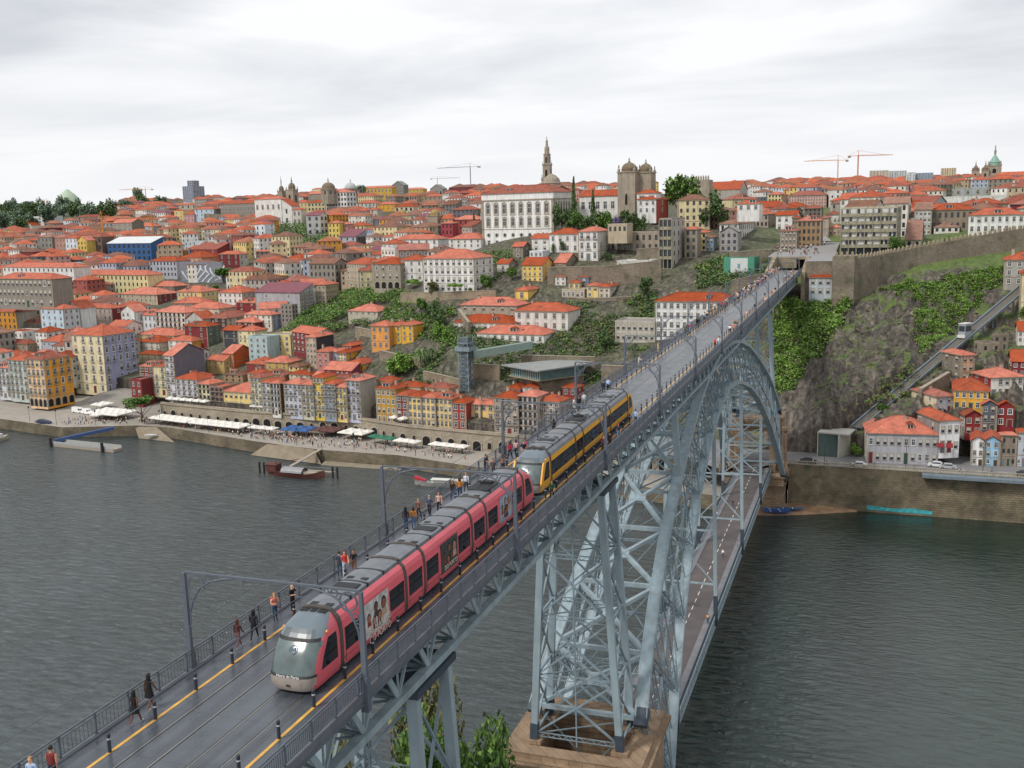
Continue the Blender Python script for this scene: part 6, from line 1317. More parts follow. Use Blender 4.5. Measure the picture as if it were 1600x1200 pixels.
GAPS = [360,95,93,46,2,1,42,1,2,3,1,42,3,1,4,1,36,1,1,2,41,1,1,3,7,33,1,5,6,1,1,1,1,30,4,7,2,1,1,29,1,1,1,10,1,1,1,1,28,1,1,2,1,1,3,3,2,1,1,4,24,1,1,3,1,1,6,2,2,1,4,23,2,3,1,1,6,2,3,1,3,1,14,8,1,1,3,8,1,1,1,1,4,1,7,1,2,1,10,1,1,1,1,1,1,1,7,4,1,3,1,8,2,5,7,1,1,1,3,4,4,1,6,3,1,11,1,10,1,1,2,1,5,1,1,1,6,1,1,3,11,1,9,1,1,9,1,1,5,1,1,1,2,1,10,5,7,1,10,1,6,1,1,1,1,1,1,15,7,1,4,2,1,4,6,1,1,1,1,1,11,10,1,1,1,2,1,1,1,3,1,8,1,1,1,1,12,10,1,2,1,2,1,1,1,1,1,1,1,1,6,2,2,12,3,6,1,1,1,1,1,1,3,1,1,1,1,1,3,1,1,4,1,11,1,1,3,6,1,1,1,1,1,1,1,1,3,1,1,1,4,1,2,2,1,1,9,2,1,3,5,1,1,1,1,1,1,1,4,1,1,1,4,2,1,2,1,1,1,9,2,3,5,1,1,1,1,1,1,2,2,1,2,1,4,3,2,1,1,1,9,2,1,1,8,1,2,2,1,4,1,1,1,1,3,1,5,1,1,9,4,2,6,1,1,3,1,3,1,1,2,4,3,2,1,1,10,2,1,3,1,4,4,1,1,4,3,5,1,3,2,1,1,1,9,2,1,3,4,4,1,1,1,4,1,1,1,4,4,2,1,1,9,1,2,1,3,6,3,3,3,4,3,1,4,2,1,1,9,1,2,2,3,4,5,1,1,5,1,1,2,1,2,2,1,1,1,1,1,1,8,1,1,1,1,3,5,7,1,2,3,2,3,3,1,1,1,1,1,8,2,1,2,2,4,7,1,1,1,3,1,1,8,1,1,1,10,1,1,1,1,3,4,8,1,1,6,8,1,1,1,1,7,1,1,1,1,2,1,1,4,8,1,3,1,1,1,1,3,5,1,2,1,8,1,2,1,1,1,1,1,4,7,1,1,1,1,1,1,1,1,3,5,1,1,2,8,1,1,1,1,1,1,1,1,4,8,1,2,1,1,1,1,1,1,2,1,1,3,1,1,1,1,7,1,1,1,1,2,1,1,11,1,2,1,1,1,1,2,3,2,3,1,1,1,1,7,1,1,1,1,3,1,4,7,1,1,1,2,1,1,1,1,2,1,2,2,2,2,6,1,1,1,1,1,1,2,1,4,7,1,1,3,1,1,1,1,2,4,2,1,1,1,7,1,1,1,1,1,2,1,1,4,8,1,1,3,1,1,1,1,2,4,1,1,1,1,1,1,1,5,1,1,1,1,3,1,4,7,1,1,3,1,1,1,1,1,1,1,6,1,1,1,1,6,1,1,1,1,2,1,5,8,1,1,2,1,1,1,1,1,1,1,5,1,1,1,1,1,1,1,5,1,1,1,1,1,2,1,1,3,1,8,1,1,3,1,1,1,1,1,1,6,1,1,1,1,1,1,4,1,1,1,1,1,1,1,1,1,4,8,1,1,2,1,1,1,1,1,1,6,1,1,1,1,1,1,1,6,1,2,1,1,1,1,1,4,8,1,1,3,1,1,1,1,1,1,1,7,1,1,1,1,1,5,1,1,1,1,1,1,2,3,8,1,1,3,1,1,1,1,1,1,1,5,1,1,1,1,1,1,1,5,1,1,1,1,2,1,1,12,1,1,2,1,1,1,1,1,1,1,6,1,1,1,1,1,1,1,4,1,1,2,1,1,1,1,4,8,1,1,2,1,1,1,1,1,1,1,1,5,1,1,1,1,2,1,1,4,1,1,1,2,1,2,4,8,1,1,2,1,1,1,1,1,1,1,6,1,1,1,1,1,1,1,4,1,1,1,1,2,1,1,3,1,8,1,1,1,1,1,1,2,1,1,1,1,1,1,5,1,1,1,1,1,2,4,1,1,1,1,2,1,1]
FARH = []; _c = town_cells(); _i = 0
for _g in GAPS:
    _i += _g; _q = _c[_i]; FARH.append((_q[0], _q[1], T1(_q[0], _q[1])-1, *_q[2:5], math.radians(_q[5]), CL[_q[6]], _q[9]))
# ------------------------------------------------------------------ town
def tile_mat(name, c, seed):
    m = bpy.data.materials.new(name); m.use_nodes = True; N, L = nodes_of(m); b = N['Principled BSDF']; b.inputs['Roughness'].default_value = .85
    tc = N.new('ShaderNodeTexCoord')
    n = N.new('ShaderNodeTexNoise'); n.inputs['Scale'].default_value = .35; n.inputs['Detail'].default_value = 8; n.inputs['Roughness'].default_value = .7; L(tc.outputs['Object'], n.inputs[0])
    oi = N.new('ShaderNodeObjectInfo')
    r = N.new('ShaderNodeValToRGB'); e = r.color_ramp.elements; e[0].position = .3; e[1].position = .68
    e[0].color = tuple(q*.55 for q in c)+(1,); e[1].color = tuple(min(1, q*1.18) for q in c)+(1,); L(n.outputs[0], r.inputs[0])
    h = N.new('ShaderNodeHueSaturation'); mr = N.new('ShaderNodeMapRange'); mr.inputs[3].default_value = .68; mr.inputs[4].default_value = 1.22; L(oi.outputs['Random'], mr.inputs[0]); L(mr.outputs[0], h.inputs['Value'])
    mr2 = N.new('ShaderNodeMapRange'); mr2.inputs[3].default_value = 1.06; mr2.inputs[4].default_value = .8; L(oi.outputs['Random'], mr2.inputs[0]); L(mr2.outputs[0], h.inputs['Saturation'])
    L(r.outputs[0], h.inputs['Color'])
    # rows of pantiles
    sp = N.new('ShaderNodeSeparateXYZ'); L(tc.outputs['Object'], sp.inputs[0])
    ad = N.new('ShaderNodeMath'); ad.operation = 'ADD'; L(sp.outputs[0], ad.inputs[0]); L(sp.outputs[1], ad.inputs[1])
    ml = N.new('ShaderNodeMath'); ml.operation = 'MULTIPLY'; L(ad.outputs[0], ml.inputs[0]); ml.inputs[1].default_value = 2*math.pi/.55
    sn = N.new('ShaderNodeMath'); sn.operation = 'SINE'; L(ml.outputs[0], sn.inputs[0])
    bp = N.new('ShaderNodeBump'); bp.inputs['Distance'].default_value = .05; L(sn.outputs[0], bp.inputs['Height']); L(bp.outputs[0], b.inputs['Normal'])
    # lichen and soot patches
    n2 = N.new('ShaderNodeTexNoise'); n2.inputs['Scale'].default_value = 1.6; n2.inputs['Detail'].default_value = 5; L(tc.outputs['Object'], n2.inputs[0])
    r2 = N.new('ShaderNodeValToRGB'); r2.color_ramp.elements[0].position = .55; r2.color_ramp.elements[1].position = .75; r2.color_ramp.elements[0].color = (0, 0, 0, 1); r2.color_ramp.elements[1].color = (.45, .45, .45, 1); L(n2.outputs[0], r2.inputs[0])
    x = N.new('ShaderNodeMix'); x.data_type = 'RGBA'; L(r2.outputs[0], x.inputs[0]); L(h.outputs[0], x.inputs[6]); x.inputs[7].default_value = (.12, .09, .065, 1)
    L(x.outputs[2], b.inputs['Base Color'])
    return m
ROOFM = {'o': tile_mat('orange clay tiles', srgb('C4582C'), 1), 'r': tile_mat('faded red clay tiles', srgb('A3523A'), 2), 'b': tile_mat('brown clay tiles', srgb('94654F'), 3), 'm': mat('plum sheet roof', srgb('7B4650'), .7, .15, .5),
         'g': mat('grey flat roofing', srgb('8A8680'), .9, .2, .4), 'w': mat('white sheet roof', srgb('CDD0D0'), .6, .08, .3), 's': mat('dark rubble roof', srgb('5F574B'), .9, .3, .6)}
def wallm(hx, rough=False): return mat('plaster '+hx, srgb(hx), .88, .10 if not rough else .25, .35, bump=.02, bscale=3, dirt=.38)
GLW = mat('window glass', (.03, .036, .045), .12, 0, spec=.6)
FRW = mat('white window frame', srgb('D2D0CB'), .6, .05); FRS = mat('granite window surround', srgb('A1988A'), .85, .12, 2); FRB = mat('dark window frame', srgb('3C3530'), .7, .1)
IRON = mat('iron railing', srgb('35383B'), .6, .1); STRIM = mat('granite trim', srgb('99907F'), .85, .15, .8, dirt=.3)
CURT = mat('pale curtain', srgb('B9B3A6'), .9, .1, 2)
def win_mesh(kind):
    """1 x 1 panel standing at z 0..1, facing -y"""
    b = MB()
    fr = {'sash': FRW, 'stone': FRS, 'dark': FRB, 'shut': FRS, 'far': FRS}[kind]
    b.mat(fr)
    if kind in ('sash', 'stone', 'shut'):
        t = .10; b.box(-.5-t, -.5, -.10, .02, -t*.6, 1+t*.6); b.box(.5, .5+t, -.10, .02, -t*.6, 1+t*.6); b.box(-.5, .5, -.10, .02, 1, 1+t*.7); b.box(-.5-t*1.5, .5+t*1.5, -.18, .02, -t*.6, 0)
    if kind in ('sash', 'stone'):
        b.mat(FRW); b.box(-.5, .5, -.05, .02, .0, .05); b.box(-.5, .5, -.05, .02, .94, 1); b.box(-.5, -.43, -.05, .02, .05, .94); b.box(.43, .5, -.05, .02, .05, .94); b.box(-.035, .035, -.05, .02, .05, .94); b.box(-.43, .43, -.045, .02, .60, .64)
    b.mat(GLW)
    if kind == 'dark': b.box(-.5, .5, -.03, .02, 0, 1); b.mat(fr); b.box(-.5, -.42, -.06, .02, 0, 1); b.box(.42, .5, -.06, .02, 0, 1); b.box(-.5, .5, -.06, .02, .93, 1)
    elif kind == 'shut': b.box(-.43, .43, -.035, .02, .04, .96); b.mat(CURT); b.box(-.43, .43, -.045, .02, .45, .96)
    else: b.box(-.45, .45, -.03, .02, .02, .97)
    return b.mesh('window_'+kind)
WM = {k: win_mesh(k) for k in ('sash', 'stone', 'dark', 'shut')}
def arch_mesh(kind='open'):
    b = MB().mat(FRS); n = 8
    arc = [(.5*math.cos(math.pi*i/n), .62+.38*math.sin(math.pi*i/n)) for i in range(n+1)]
    for (xa, za), (xb, zb) in zip(arc[:-1], arc[1:]): b.bar((xa*1.12, -.05, za), (xb*1.12, -.05, zb), .14, .12, up=(0, 1, 0))
    for s in (-1, 1): b.box(s*.56-.07, s*.56+.07, -.12, .02, 0, .62)
    b.mat(GLW if kind != 'open' else mat('archway shade panel', (.012, .011, .010), .95, 0)); b.poly([(-.5, -.04, 0), (.5, -.04, 0)]+[(x, -.04, z) for x, z in arc])  # open kind: flat near-black panel paints the shade of the opening
    if kind == 'glass': b.mat(FRW); b.box(-.03, .03, -.07, -.04, 0, .97); b.box(-.48, .48, -.07, -.04, .55, .6)
    return b.mesh('arch_'+kind)
WM['arch'] = arch_mesh(); WM['archg'] = arch_mesh('glass')
b = MB().mat(STRIM); b.box(-.5, .5, -.9, 0, -.12, 0); b.mat(IRON); b.box(-.5, .5, -.9, -.86, .95, 1.0)
for i in range(9): x = -.5+i/8; b.box(x-.008, x+.008, -.89, -.87, 0, .95)
for s in (-1, 1): b.box(s*.5-.01, s*.5+.01, -.88, 0, .95, 1.0)
BALC = b.mesh('balcony')
b = MB().mat(wallm('B5AB9C')); b.box(-.45, .45, -.3, .3, -1.2, 1.0); b.mat(STRIM); b.box(-.52, .52, -.37, .37, 1.0, 1.12); b.mat(ROOFM['r'])
for s in (-.22, .22): b.lathe([(.11, 0), (.10, .35), (.0, .36)], (s, 0, 1.12), 6)
CHIM = b.mesh('chimney')
b = MB().mat(wallm('C9C2B6')); b.box(-1.0, 1.0, -.9, 1.2, -.5, 1.25); b.mat(GLW); b.box(-.8, -.1, -.95, -.9, .1, 1.1); b.box(.1, .8, -.95, -.9, .1, 1.1); b.mat(ROOFM['r']); b.hexa([(-1.2, -1.15, 1.25), (1.2, -1.15, 1.25), (1.2, 1.4, 1.25), (-1.2, 1.4, 1.25), (-.3, -.5, 1.75), (.3, -.5, 1.75), (.3, 1.4, 1.75), (-.3, 1.4, 1.75)]); DORM = b.mesh('dormer')
DOOR = {}
for nm, c in (('green', '2E4A3C'), ('red', '6E2528'), ('brown', '4E382B'), ('grey', '6C7074')):
    b = MB().mat(FRS); b.box(-.62, -.5, -.08, .02, 0, 1.06); b.box(.5, .62, -.08, .02, 0, 1.06); b.box(-.62, .62, -.08, .02, 1, 1.08); b.mat(mat('door '+nm, srgb(c), .6, .15)); b.box(-.5, .5, -.04, .02, 0, 1); DOOR[nm] = b.mesh('door')
def roof_build(P, w, d, h, rf, rc, ov=.55, wm=None, pitch=.40):
    b = MB(); X, Y = w/2+ov, d/2+ov; m = ROOFM[rc] if rc in ROOFM else ROOFM['o']
    if rf == 'f' or rc in 'gws' and rf == 'f':
        b.mat(m); b.box(-w/2+.3, w/2-.3, -d/2+.3, d/2-.3, h-.3, h+.12)
        b.mat(wm or STRIM); t = .3
        for x0, x1, y0, y1 in ((-w/2-.06, w/2+.06, -d/2-.06, -d/2+t), (-w/2-.06, w/2+.06, d/2-t, d/2+.06), (-w/2-.06, -w/2+t, -d/2+t, d/2-t), (w/2-t, w/2+.06, -d/2+t, d/2-t)): b.box(x0, x1, y0, y1, h-.1, h+.55)
        return b.build('roof', None, P)
    z0 = h+.02; b.mat(m)
    if rf == 'h':
        rr = min(X, Y)*pitch
        if X >= Y: A, B = (-(X-Y), 0, z0+rr), (X-Y, 0, z0+rr)
        else: A, B = (0, -(Y-X), z0+rr), (0, Y-X, z0+rr)
        c = [(-X, -Y, z0), (X, -Y, z0), (X, Y, z0), (-X, Y, z0)]
        if X >= Y: b.poly([c[0], c[1], B, A]); b.poly([c[1], c[2], B]); b.poly([c[2], c[3], A, B]); b.poly([c[3], c[0], A])
        else: b.poly([c[0], c[1], A]); b.poly([c[1], c[2], B, A]); b.poly([c[2], c[3], B]); b.poly([c[3], c[0], A, B])
        for q in c:
            e = A if (abs(q[0]-A[0])+abs(q[1]-A[1])) < (abs(q[0]-B[0])+abs(q[1]-B[1])) else B
            b.bar((q[0], q[1], q[2]+.05), (e[0], e[1], e[2]+.05), .22, .14)
        b.bar((A[0], A[1], A[2]+.05), (B[0], B[1], B[2]+.05), .24, .16)
    elif rf == 'g':
        rr = Y*pitch*1.1; t = .14
        for s in (-1, 1): b.hexa([(-X, 0, z0+rr), (X, 0, z0+rr), (X, s*Y, z0), (-X, s*Y, z0), (-X, 0, z0+rr+t), (X, 0, z0+rr+t), (X, s*Y, z0+t), (-X, s*Y, z0+t)])
        b.bar((-X, 0, z0+rr+t), (X, 0, z0+rr+t), .26, .16); b.mat(wm)
        for s in (-1, 1): b.poly([(s*w/2, -d/2, h-.01), (s*w/2, d/2, h-.01), (s*w/2, 0, h+rr-.1)])
    elif rf == 'p':
        rr = X*pitch*1.5; t = .14
        for s in (-1, 1): b.hexa([(0, -Y, z0+rr), (0, Y, z0+rr), (s*X, Y, z0), (s*X, -Y, z0), (0, -Y, z0+rr+t), (0, Y, z0+rr+t), (s*X, Y, z0+t), (s*X, -Y, z0+t)])
        b.mat(wm)
        for s in (-1, 1): b.poly([(-w/2, s*d/2, h-.01), (w/2, s*d/2, h-.01), (0, s*d/2, h+rr-.15)])
    else:
        rr = Y*.35; b.hexa([(-X, -Y, z0), (X, -Y, z0), (X, Y, z0+rr*2), (-X, Y, z0+rr*2), (-X, -Y, z0+.2), (X, -Y, z0+.2), (X, Y, z0+rr*2+.2), (-X, Y, z0+rr*2+.2)])
        b.mat(wm)
        for s in (-1, 1): b.poly([(s*w/2, -d/2, h), (s*w/2, d/2, h), (s*w/2, d/2, h+rr*1.9)])
        b.poly([(-w/2, d/2, h), (w/2, d/2, h), (w/2, d/2, h+rr*1.9), (-w/2, d/2, h+rr*1.9)])
    if rf in 'h': b.mat(STRIM); b.box(-X+.08, X-.08, -Y+.08, Y-.08, h-.22, h+.0)
    return b.build('roof', None, P)
WORDS = (('palace', 'palace'), ('tenement', 'tenement'), ('church', 'church'), ('villa', 'villa'), ('convent', 'convent building'), ('tower', 'tower block'), ('block', 'block'), ('ruin', 'ruin'), ('hall', 'hall'), ('barn', 'barn'), ('shed', 'shed'), ('cottage', 'cottage'), ('building', 'building'))
def house(i, rec):
    x, y, z, w, d, h, th, fl, nf, ns, wc, scl, rf, rc, op, mode, label = rec
    R_ = random.Random(i*7+3)
    nm, ct = 'house', 'house'
    for k, v in WORDS:
        if k in label.split(',')[0]: ct = v; nm = v.replace(' ', '_'); break
    P = empty(nm, (x, y, z), th, label, ct, 'buildings of the old town')
    near = math.hypot(x-CAM.x, y) < 640
    W1, W2 = wallm(wc), wallm(scl)
    b = MB().mat(W1); zb = -1.5 if 'L' in op or 'n' in op else -4.5 if not op.count('b') else -1.0
    v = [(-w/2, -d/2), (w/2, -d/2), (w/2, d/2), (-w/2, d/2)]
    def wf(a, c): b.poly([(v[a][0], v[a][1], zb), (v[c][0], v[c][1], zb), (v[c][0], v[c][1], h), (v[a][0], v[a][1], h)])
    wf(0, 1); wf(2, 3); b.mat(W2); wf(1, 2); wf(3, 0); b.build('wall', None, P)
    r = roof_build(P, w, d, h, rf, rc, wm=W2 if rf == 'g' else W1, ov=.5 if h > 4 else .35)
    if rf in 'hg' and near and w*d > 40:
        for q in range(R_.choice([1, 1, 2])):
            sx = R_.uniform(-.35, .35)*w; sy = R_.uniform(-.15, .35)*d
            c = inst('chimney', CHIM, r, (sx, sy, h+min(w, d)*.5*.4*.75), R_.choice([0, math.pi/2]), scale=(1, 1, R_.uniform(.8, 1.3)))
        if rf == 'h' and w > 6 and R_.random() < .35:
            dx = R_.uniform(-.2, .2)*w; inst('dormer', DORM, r, (dx, -d*.30, h+d*.5*.4*.30), 0, scale=(R_.uniform(.8, 1.6), 1, 1))
        if R_.random() < .3:
            bb = MB().mat(GLW); bb.box(-.5, .5, -.4, .4, 0, .08); sk_ = bb.build('skylight', None, r); sk_.location = (R_.uniform(-.2, .2)*w, -d*.27, h+min(w, d)*.5*.4*.55); sk_.rotation_euler = (math.atan(.4), 0, 0)
    if 'P' in op:
        palace(P, w, d, h); return P
    fh = h/fl
    if ('c' in op or 'a' in op or fl >= 3) and near and rf != 'f':
        bb = MB()
        for k in range(1, fl):
            if 'c' in op or k == 1: bb.box(-w/2-.05, w/2+.05, -d/2-.1, d/2+.05, k*fh-.1, k*fh+.1)
        for sx in (-1, 1): bb.box(sx*w/2-.22, sx*w/2+.22, -d/2-.06, -d/2+.2, zb, h-.25)
        bb.build('stone_trim', STRIM, P)
    kinds = ['stone', 'sash', 'shut'] if near else ['stone', 'dark']
    kd = R_.choice(kinds)
    if 'w' in op: kd = 'stone'
    if 'b' in op: kd = R_.choice(['sash', 'stone'])
    if 'ruin' in label or 'brown' in label: kd = 'dark'
    if 'x' in op: return concrete(P, w, d, h, fl, nf, label)
    if 'netting' in label: kd = 'dark'
    def face(n, L_, fx, rot, dkk, ground):
        if n <= 0: return
        sp = L_/n; ww = min(2.3 if fh > 4.6 else 1.15 if fh > 2.4 else .8, sp*.5); wh = min(fh*.56, ww*2.0)
        if 'b' in op or 'w' in op: ww = min(1.35, sp*.58); wh = min(fh*.66, ww*2.1)
        for k in range(fl):
            z0 = k*fh+fh*.24
            for j in range(n):
                u = -L_/2+sp*(j+.5)
                if k == 0 and ground == 'a':
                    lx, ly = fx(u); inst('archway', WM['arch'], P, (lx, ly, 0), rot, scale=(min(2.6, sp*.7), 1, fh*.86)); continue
                if k == 0 and near and j == n//2 and n > 1 and fh > 2 and zb > -2+0*1 or (k == 0 and near and j == 0 and n > 2 and 'L' in op):
                    lx, ly = fx(u); inst('door', DOOR[R_.choice(['green', 'red', 'brown', 'grey'])], P, (lx, ly, 0.02), rot, scale=(ww*1.1, 1, fh*.72)); continue
                if R_.random() < .03: continue
                lx, ly = fx(u); kk = kd
                if near and R_.random() < .2: kk = R_.choice(['shut', 'sash', 'stone']) if kd != 'dark' else 'dark'
                inst('window', WM[kk], P, (lx, ly, z0), rot, scale=(ww, 1, wh))
                if 'b' in op and k > 0 and k < fl-0 and R_.random() < .75 and near: inst('balcony', BALC, P, (lx, ly, z0-.06), rot, scale=(min(sp*.96, ww*1.7), .75, .95))
    sgn = -1 if mode == 'L' else 1
    face(nf, w, lambda u: (u, -d/2), 0, kd, 'a' if 'a' in op else '')
    face(ns, d, lambda u: (sgn*w/2, u), sgn*math.pi/2, kd, 'a' if 'a' in op else '')
    if nf > 0 and near and 'front' in label: pass
    return P
def palace(P, w, d, h):
    fz = h-3.2
    bb = MB()
    for s in (-1, 1): bb.box(s*(w/2-.6)-.7, s*(w/2-.6)+.7, -d/2-.12, -d/2+.2, -4, fz)
    bb.box(w/2-.2, w/2+.12, -d/2-.0, -d/2+1.3, -4, fz); bb.box(-w/2-.3, w/2+.3, -d/2-.35, d/2+.3, fz-.4, fz+.2); bb.box(-w/2-.1, w/2+.1, -d/2-.12, d/2+.1, h*.335, h*.335+.35); bb.box(-w/2-.1, w/2+.1, -d/2-.12, d/2+.1, -.2, .3); bb.build('stone_trim', STRIM, P)
    def row(n, L_, fx, rot):
        sp = L_/n
        for j in range(n):
            u = -L_/2+sp*(j+.5); lx, ly = fx(u)
            inst('window', WM['sash'], P, (lx, ly, h*.03), rot, scale=(sp*.34, 1, h*.11))
            inst('round_window', ROUNDW, P, (lx, ly, h*.235), rot, scale=(sp*.36, 1, sp*.36))
            inst('arched_window', HOODW, P, (lx, ly, h*.40), rot, scale=(sp*.40, 1.4, h*.17))
            inst('arched_window', HOODW, P, (lx, ly, h*.625), rot, scale=(sp*.44, 1.6, h*.21))
    row(8, w*.93, lambda u: (u, -d/2), 0); row(7, d*.9, lambda u: (w/2, u), math.pi/2)
b = MB().mat(FRS)
for i in range(16):
    a0, a1 = 2*math.pi*i/16, 2*math.pi*(i+1)/16; b.bar((.5*math.cos(a0), -.06, .5*math.sin(a0)), (.5*math.cos(a1), -.06, .5*math.sin(a1)), .2, .16, up=(0, 1, 0))
b.mat(GLW); b.poly([(.42*math.cos(2*math.pi*i/16), -.05, .42*math.sin(2*math.pi*i/16)) for i in range(16)]); ROUNDW = b.mesh('round_window')
b = MB().mat(FRS)
b.box(-.68, -.44, -.14, .02, -.06, .86); b.box(.44, .68, -.14, .02, -.06, .86); b.box(-.7, .7, -.16, .02, -.12, -.02)
for i in range(8):
    a0, a1 = math.pi*i/8, math.pi*(i+1)/8; b.bar((.58*math.cos(a0), -.08, .84+.16*math.sin(a0)), (.58*math.cos(a1), -.08, .84+.16*math.sin(a1)), .06, .26, up=(0, 1, 0))
b.box(-.28, .28, -.2, .0, .99, 1.05)
b.mat(CURT); b.poly([(-.44, -.05, 0), (.44, -.05, 0)]+[(.44*math.cos(math.pi*i/8), -.05, .8+.15*math.sin(math.pi*i/8)) for i in range(9)])
b.mat(GLW); 
for s in (-1, 1): b.box(s*.2-.16, s*.2+.16, -.075, -.055, .06, .5); b.box(s*.2-.16, s*.2+.16, -.075, -.055, .54, .82)
HOODW = b.mesh('arched_window')
SHUT = mat('white roller shutter', srgb('C9C8C2'), .7, .08, 1); CONC = mat('weathered concrete', srgb('9C967F'), .9, .18, .5, dirt=.5)
def concrete(P, w, d, h, fl, nf, label):
    fh = h/fl; sp = w/nf; R_ = random.Random(4)
    bb = MB()
    for j in range(nf+1): bb.box(-w/2+j*sp-.16, -w/2+j*sp+.16, -d/2-.75, -d/2, 0, h)
    for k in range(fl): bb.box(-w/2, w/2, -d/2-.9, -d/2, k*fh-.15, k*fh+.12)
    bb.build('concrete_grid', CONC, P)
    for k in range(fl):
        for j in range(nf):
            x0 = -w/2+j*sp+.25
            if k > 0: c = MB(); c.box(x0, x0+sp-.5, -d/2-.85, -d/2-.72, k*fh+.12, k*fh+1.1); c.build('balcony', CONC, P)
            c = MB().mat(GLW); c.box(x0, x0+sp-.5, -d/2-.06, -d/2, k*fh+.2, (k+1)*fh-.2)
            if k > 0 and 'concrete' in label:
                c.mat(SHUT); a = R_.choice([.0, .35]); e = R_.choice([1, .6, 1]); c.box(x0+(sp-.5)*a, x0+(sp-.5)*e, -d/2-.14, -d/2-.07, k*fh+R_.choice([.3, 1.2, 1.0]), (k+1)*fh-.25)
            c.build('window', None, P)
    for j in range(3):
        for k in range(fl): inst('window', WM['dark'], P, (w/2, -d/2+d*(j+.5)/3, k*fh+fh*.3), math.pi/2, scale=(1.2, 1, fh*.5))
    return P
for i, rec in enumerate(HOUSES): house(i, rec)
# the far mass of roofs nobody could count
mm = MB(); R_ = random.Random(3); FT = [ROOFM['o'], ROOFM['r'], ROOFM['b'], tile_mat('pale worn tiles', srgb('B36A45'), 4), tile_mat('tan orange tiles', srgb('B85A34'), 5), tile_mat('bright new tiles', srgb('D06030'), 6), tile_mat('old dark tiles', srgb('8A5A48'), 7)]
for (x, y, z, w, d, h, th, wc, rc) in FARH:
    c, s = math.cos(th), math.sin(th)
    def T(u, v_, q): return (x+u*c-v_*s, y+u*s+v_*c, z+q)
    mm.mat(wallm(wc)); cs = [(-w/2, -d/2), (w/2, -d/2), (w/2, d/2), (-w/2, d/2)]
    for a in range(4):
        p, q = cs[a], cs[(a+1) % 4]; mm.poly([T(p[0], p[1], -4), T(q[0], q[1], -4), T(q[0], q[1], h), T(p[0], p[1], h)])
    m = FT[R_.randrange(7)] if rc != 'm' else ROOFM['m']; mm.mat(m); X, Y = w/2+.5, d/2+.5; rr = min(X, Y)*.42
    if X >= Y: A, B = T(-(X-Y), 0, h+rr), T(X-Y, 0, h+rr); f = [(0, 1, B, A), (1, 2, B, None), (2, 3, A, B), (3, 0, A, None)]
    else: A, B = T(0, -(Y-X), h+rr), T(0, Y-X, h+rr); f = [(0, 1, A, None), (1, 2, B, A), (2, 3, B, None), (3, 0, A, B)]
    cc = [(-X, -Y), (X, -Y), (X, Y), (-X, Y)]
    for a, b_, P1, P2 in f:
        pts = [T(*cc[a], h), T(*cc[b_], h), P1]+([P2] if P2 else []); mm.poly(pts)
    mm.mat(GLW); fl = max(2, int(h/3))
    for k in range(fl):
        z0 = h*(k+.3)/fl; z1 = z0+h/fl*.5
        for L_, F_ in ((w, 0), (d, 1)):
            n = max(2, int(L_/3))
            for j in range(n):
                u = -L_/2+L_*(j+.5)/n
                if R_.random() < .12: continue
                if F_ == 0: mm.poly([T(u-.5, -d/2-.06, z0), T(u+.5, -d/2-.06, z0), T(u+.5, -d/2-.06, z1), T(u-.5, -d/2-.06, z1)])
                else: mm.poly([T(w/2+.06, u-.5, z0), T(w/2+.06, u+.5, z0), T(w/2+.06, u+.5, z1), T(w/2+.06, u-.5, z1)])
tag(mm.build('distant_houses'), 'mass of far orange roofed houses filling the hills', kind='stuff')
# ------------------------------------------------------------------ plants
def leafmat(nm, h): return mat(nm, srgb(h), .75, .3, 1.2)
LF = {'dark': (leafmat('leaf dark', '475F34'), leafmat('leaf mid', '617A47')), 'green': (leafmat('leaf green', '48692D'), leafmat('leaf fresh', '6B8A3C')), 'bright': (leafmat('leaf bright', '5C842E'), leafmat('leaf lime', '86A648')),
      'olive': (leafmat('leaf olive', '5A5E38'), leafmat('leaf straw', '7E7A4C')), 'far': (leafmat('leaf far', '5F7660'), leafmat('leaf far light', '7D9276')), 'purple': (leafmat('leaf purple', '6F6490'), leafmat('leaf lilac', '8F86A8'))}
BARK = mat('bark', srgb('4B3F33'), .95, .25, 3)
def leaves(b, rng, c, R, n, mats, s, flat=1.0):
    for i in range(n):
        while True:
            p = Vector((rng.uniform(-1, 1), rng.uniform(-1, 1), rng.uniform(-1, 1)))
            if .25 < p.length < 1: break
        p = p*(.55+.45*p.length); q = Vector((c[0]+p.x*R[0], c[1]+p.y*R[1], c[2]+p.z*R[2]))
        u = Vector((rng.uniform(-1, 1), rng.uniform(-1, 1), rng.uniform(-.6, .6))).normalized(); v = u.cross(Vector((rng.uniform(-.5, .5), rng.uniform(-.5, .5), 1))).normalized(); ss = s*rng.uniform(.6, 1.3)
        b.mat(mats[0] if rng.random() < .5 else mats[1]); b.poly([q-u*ss-v*ss*.6, q+u*ss-v*ss*.5, q+u*ss*.7+v*ss*.6, q-u*ss*.6+v*ss*.7])
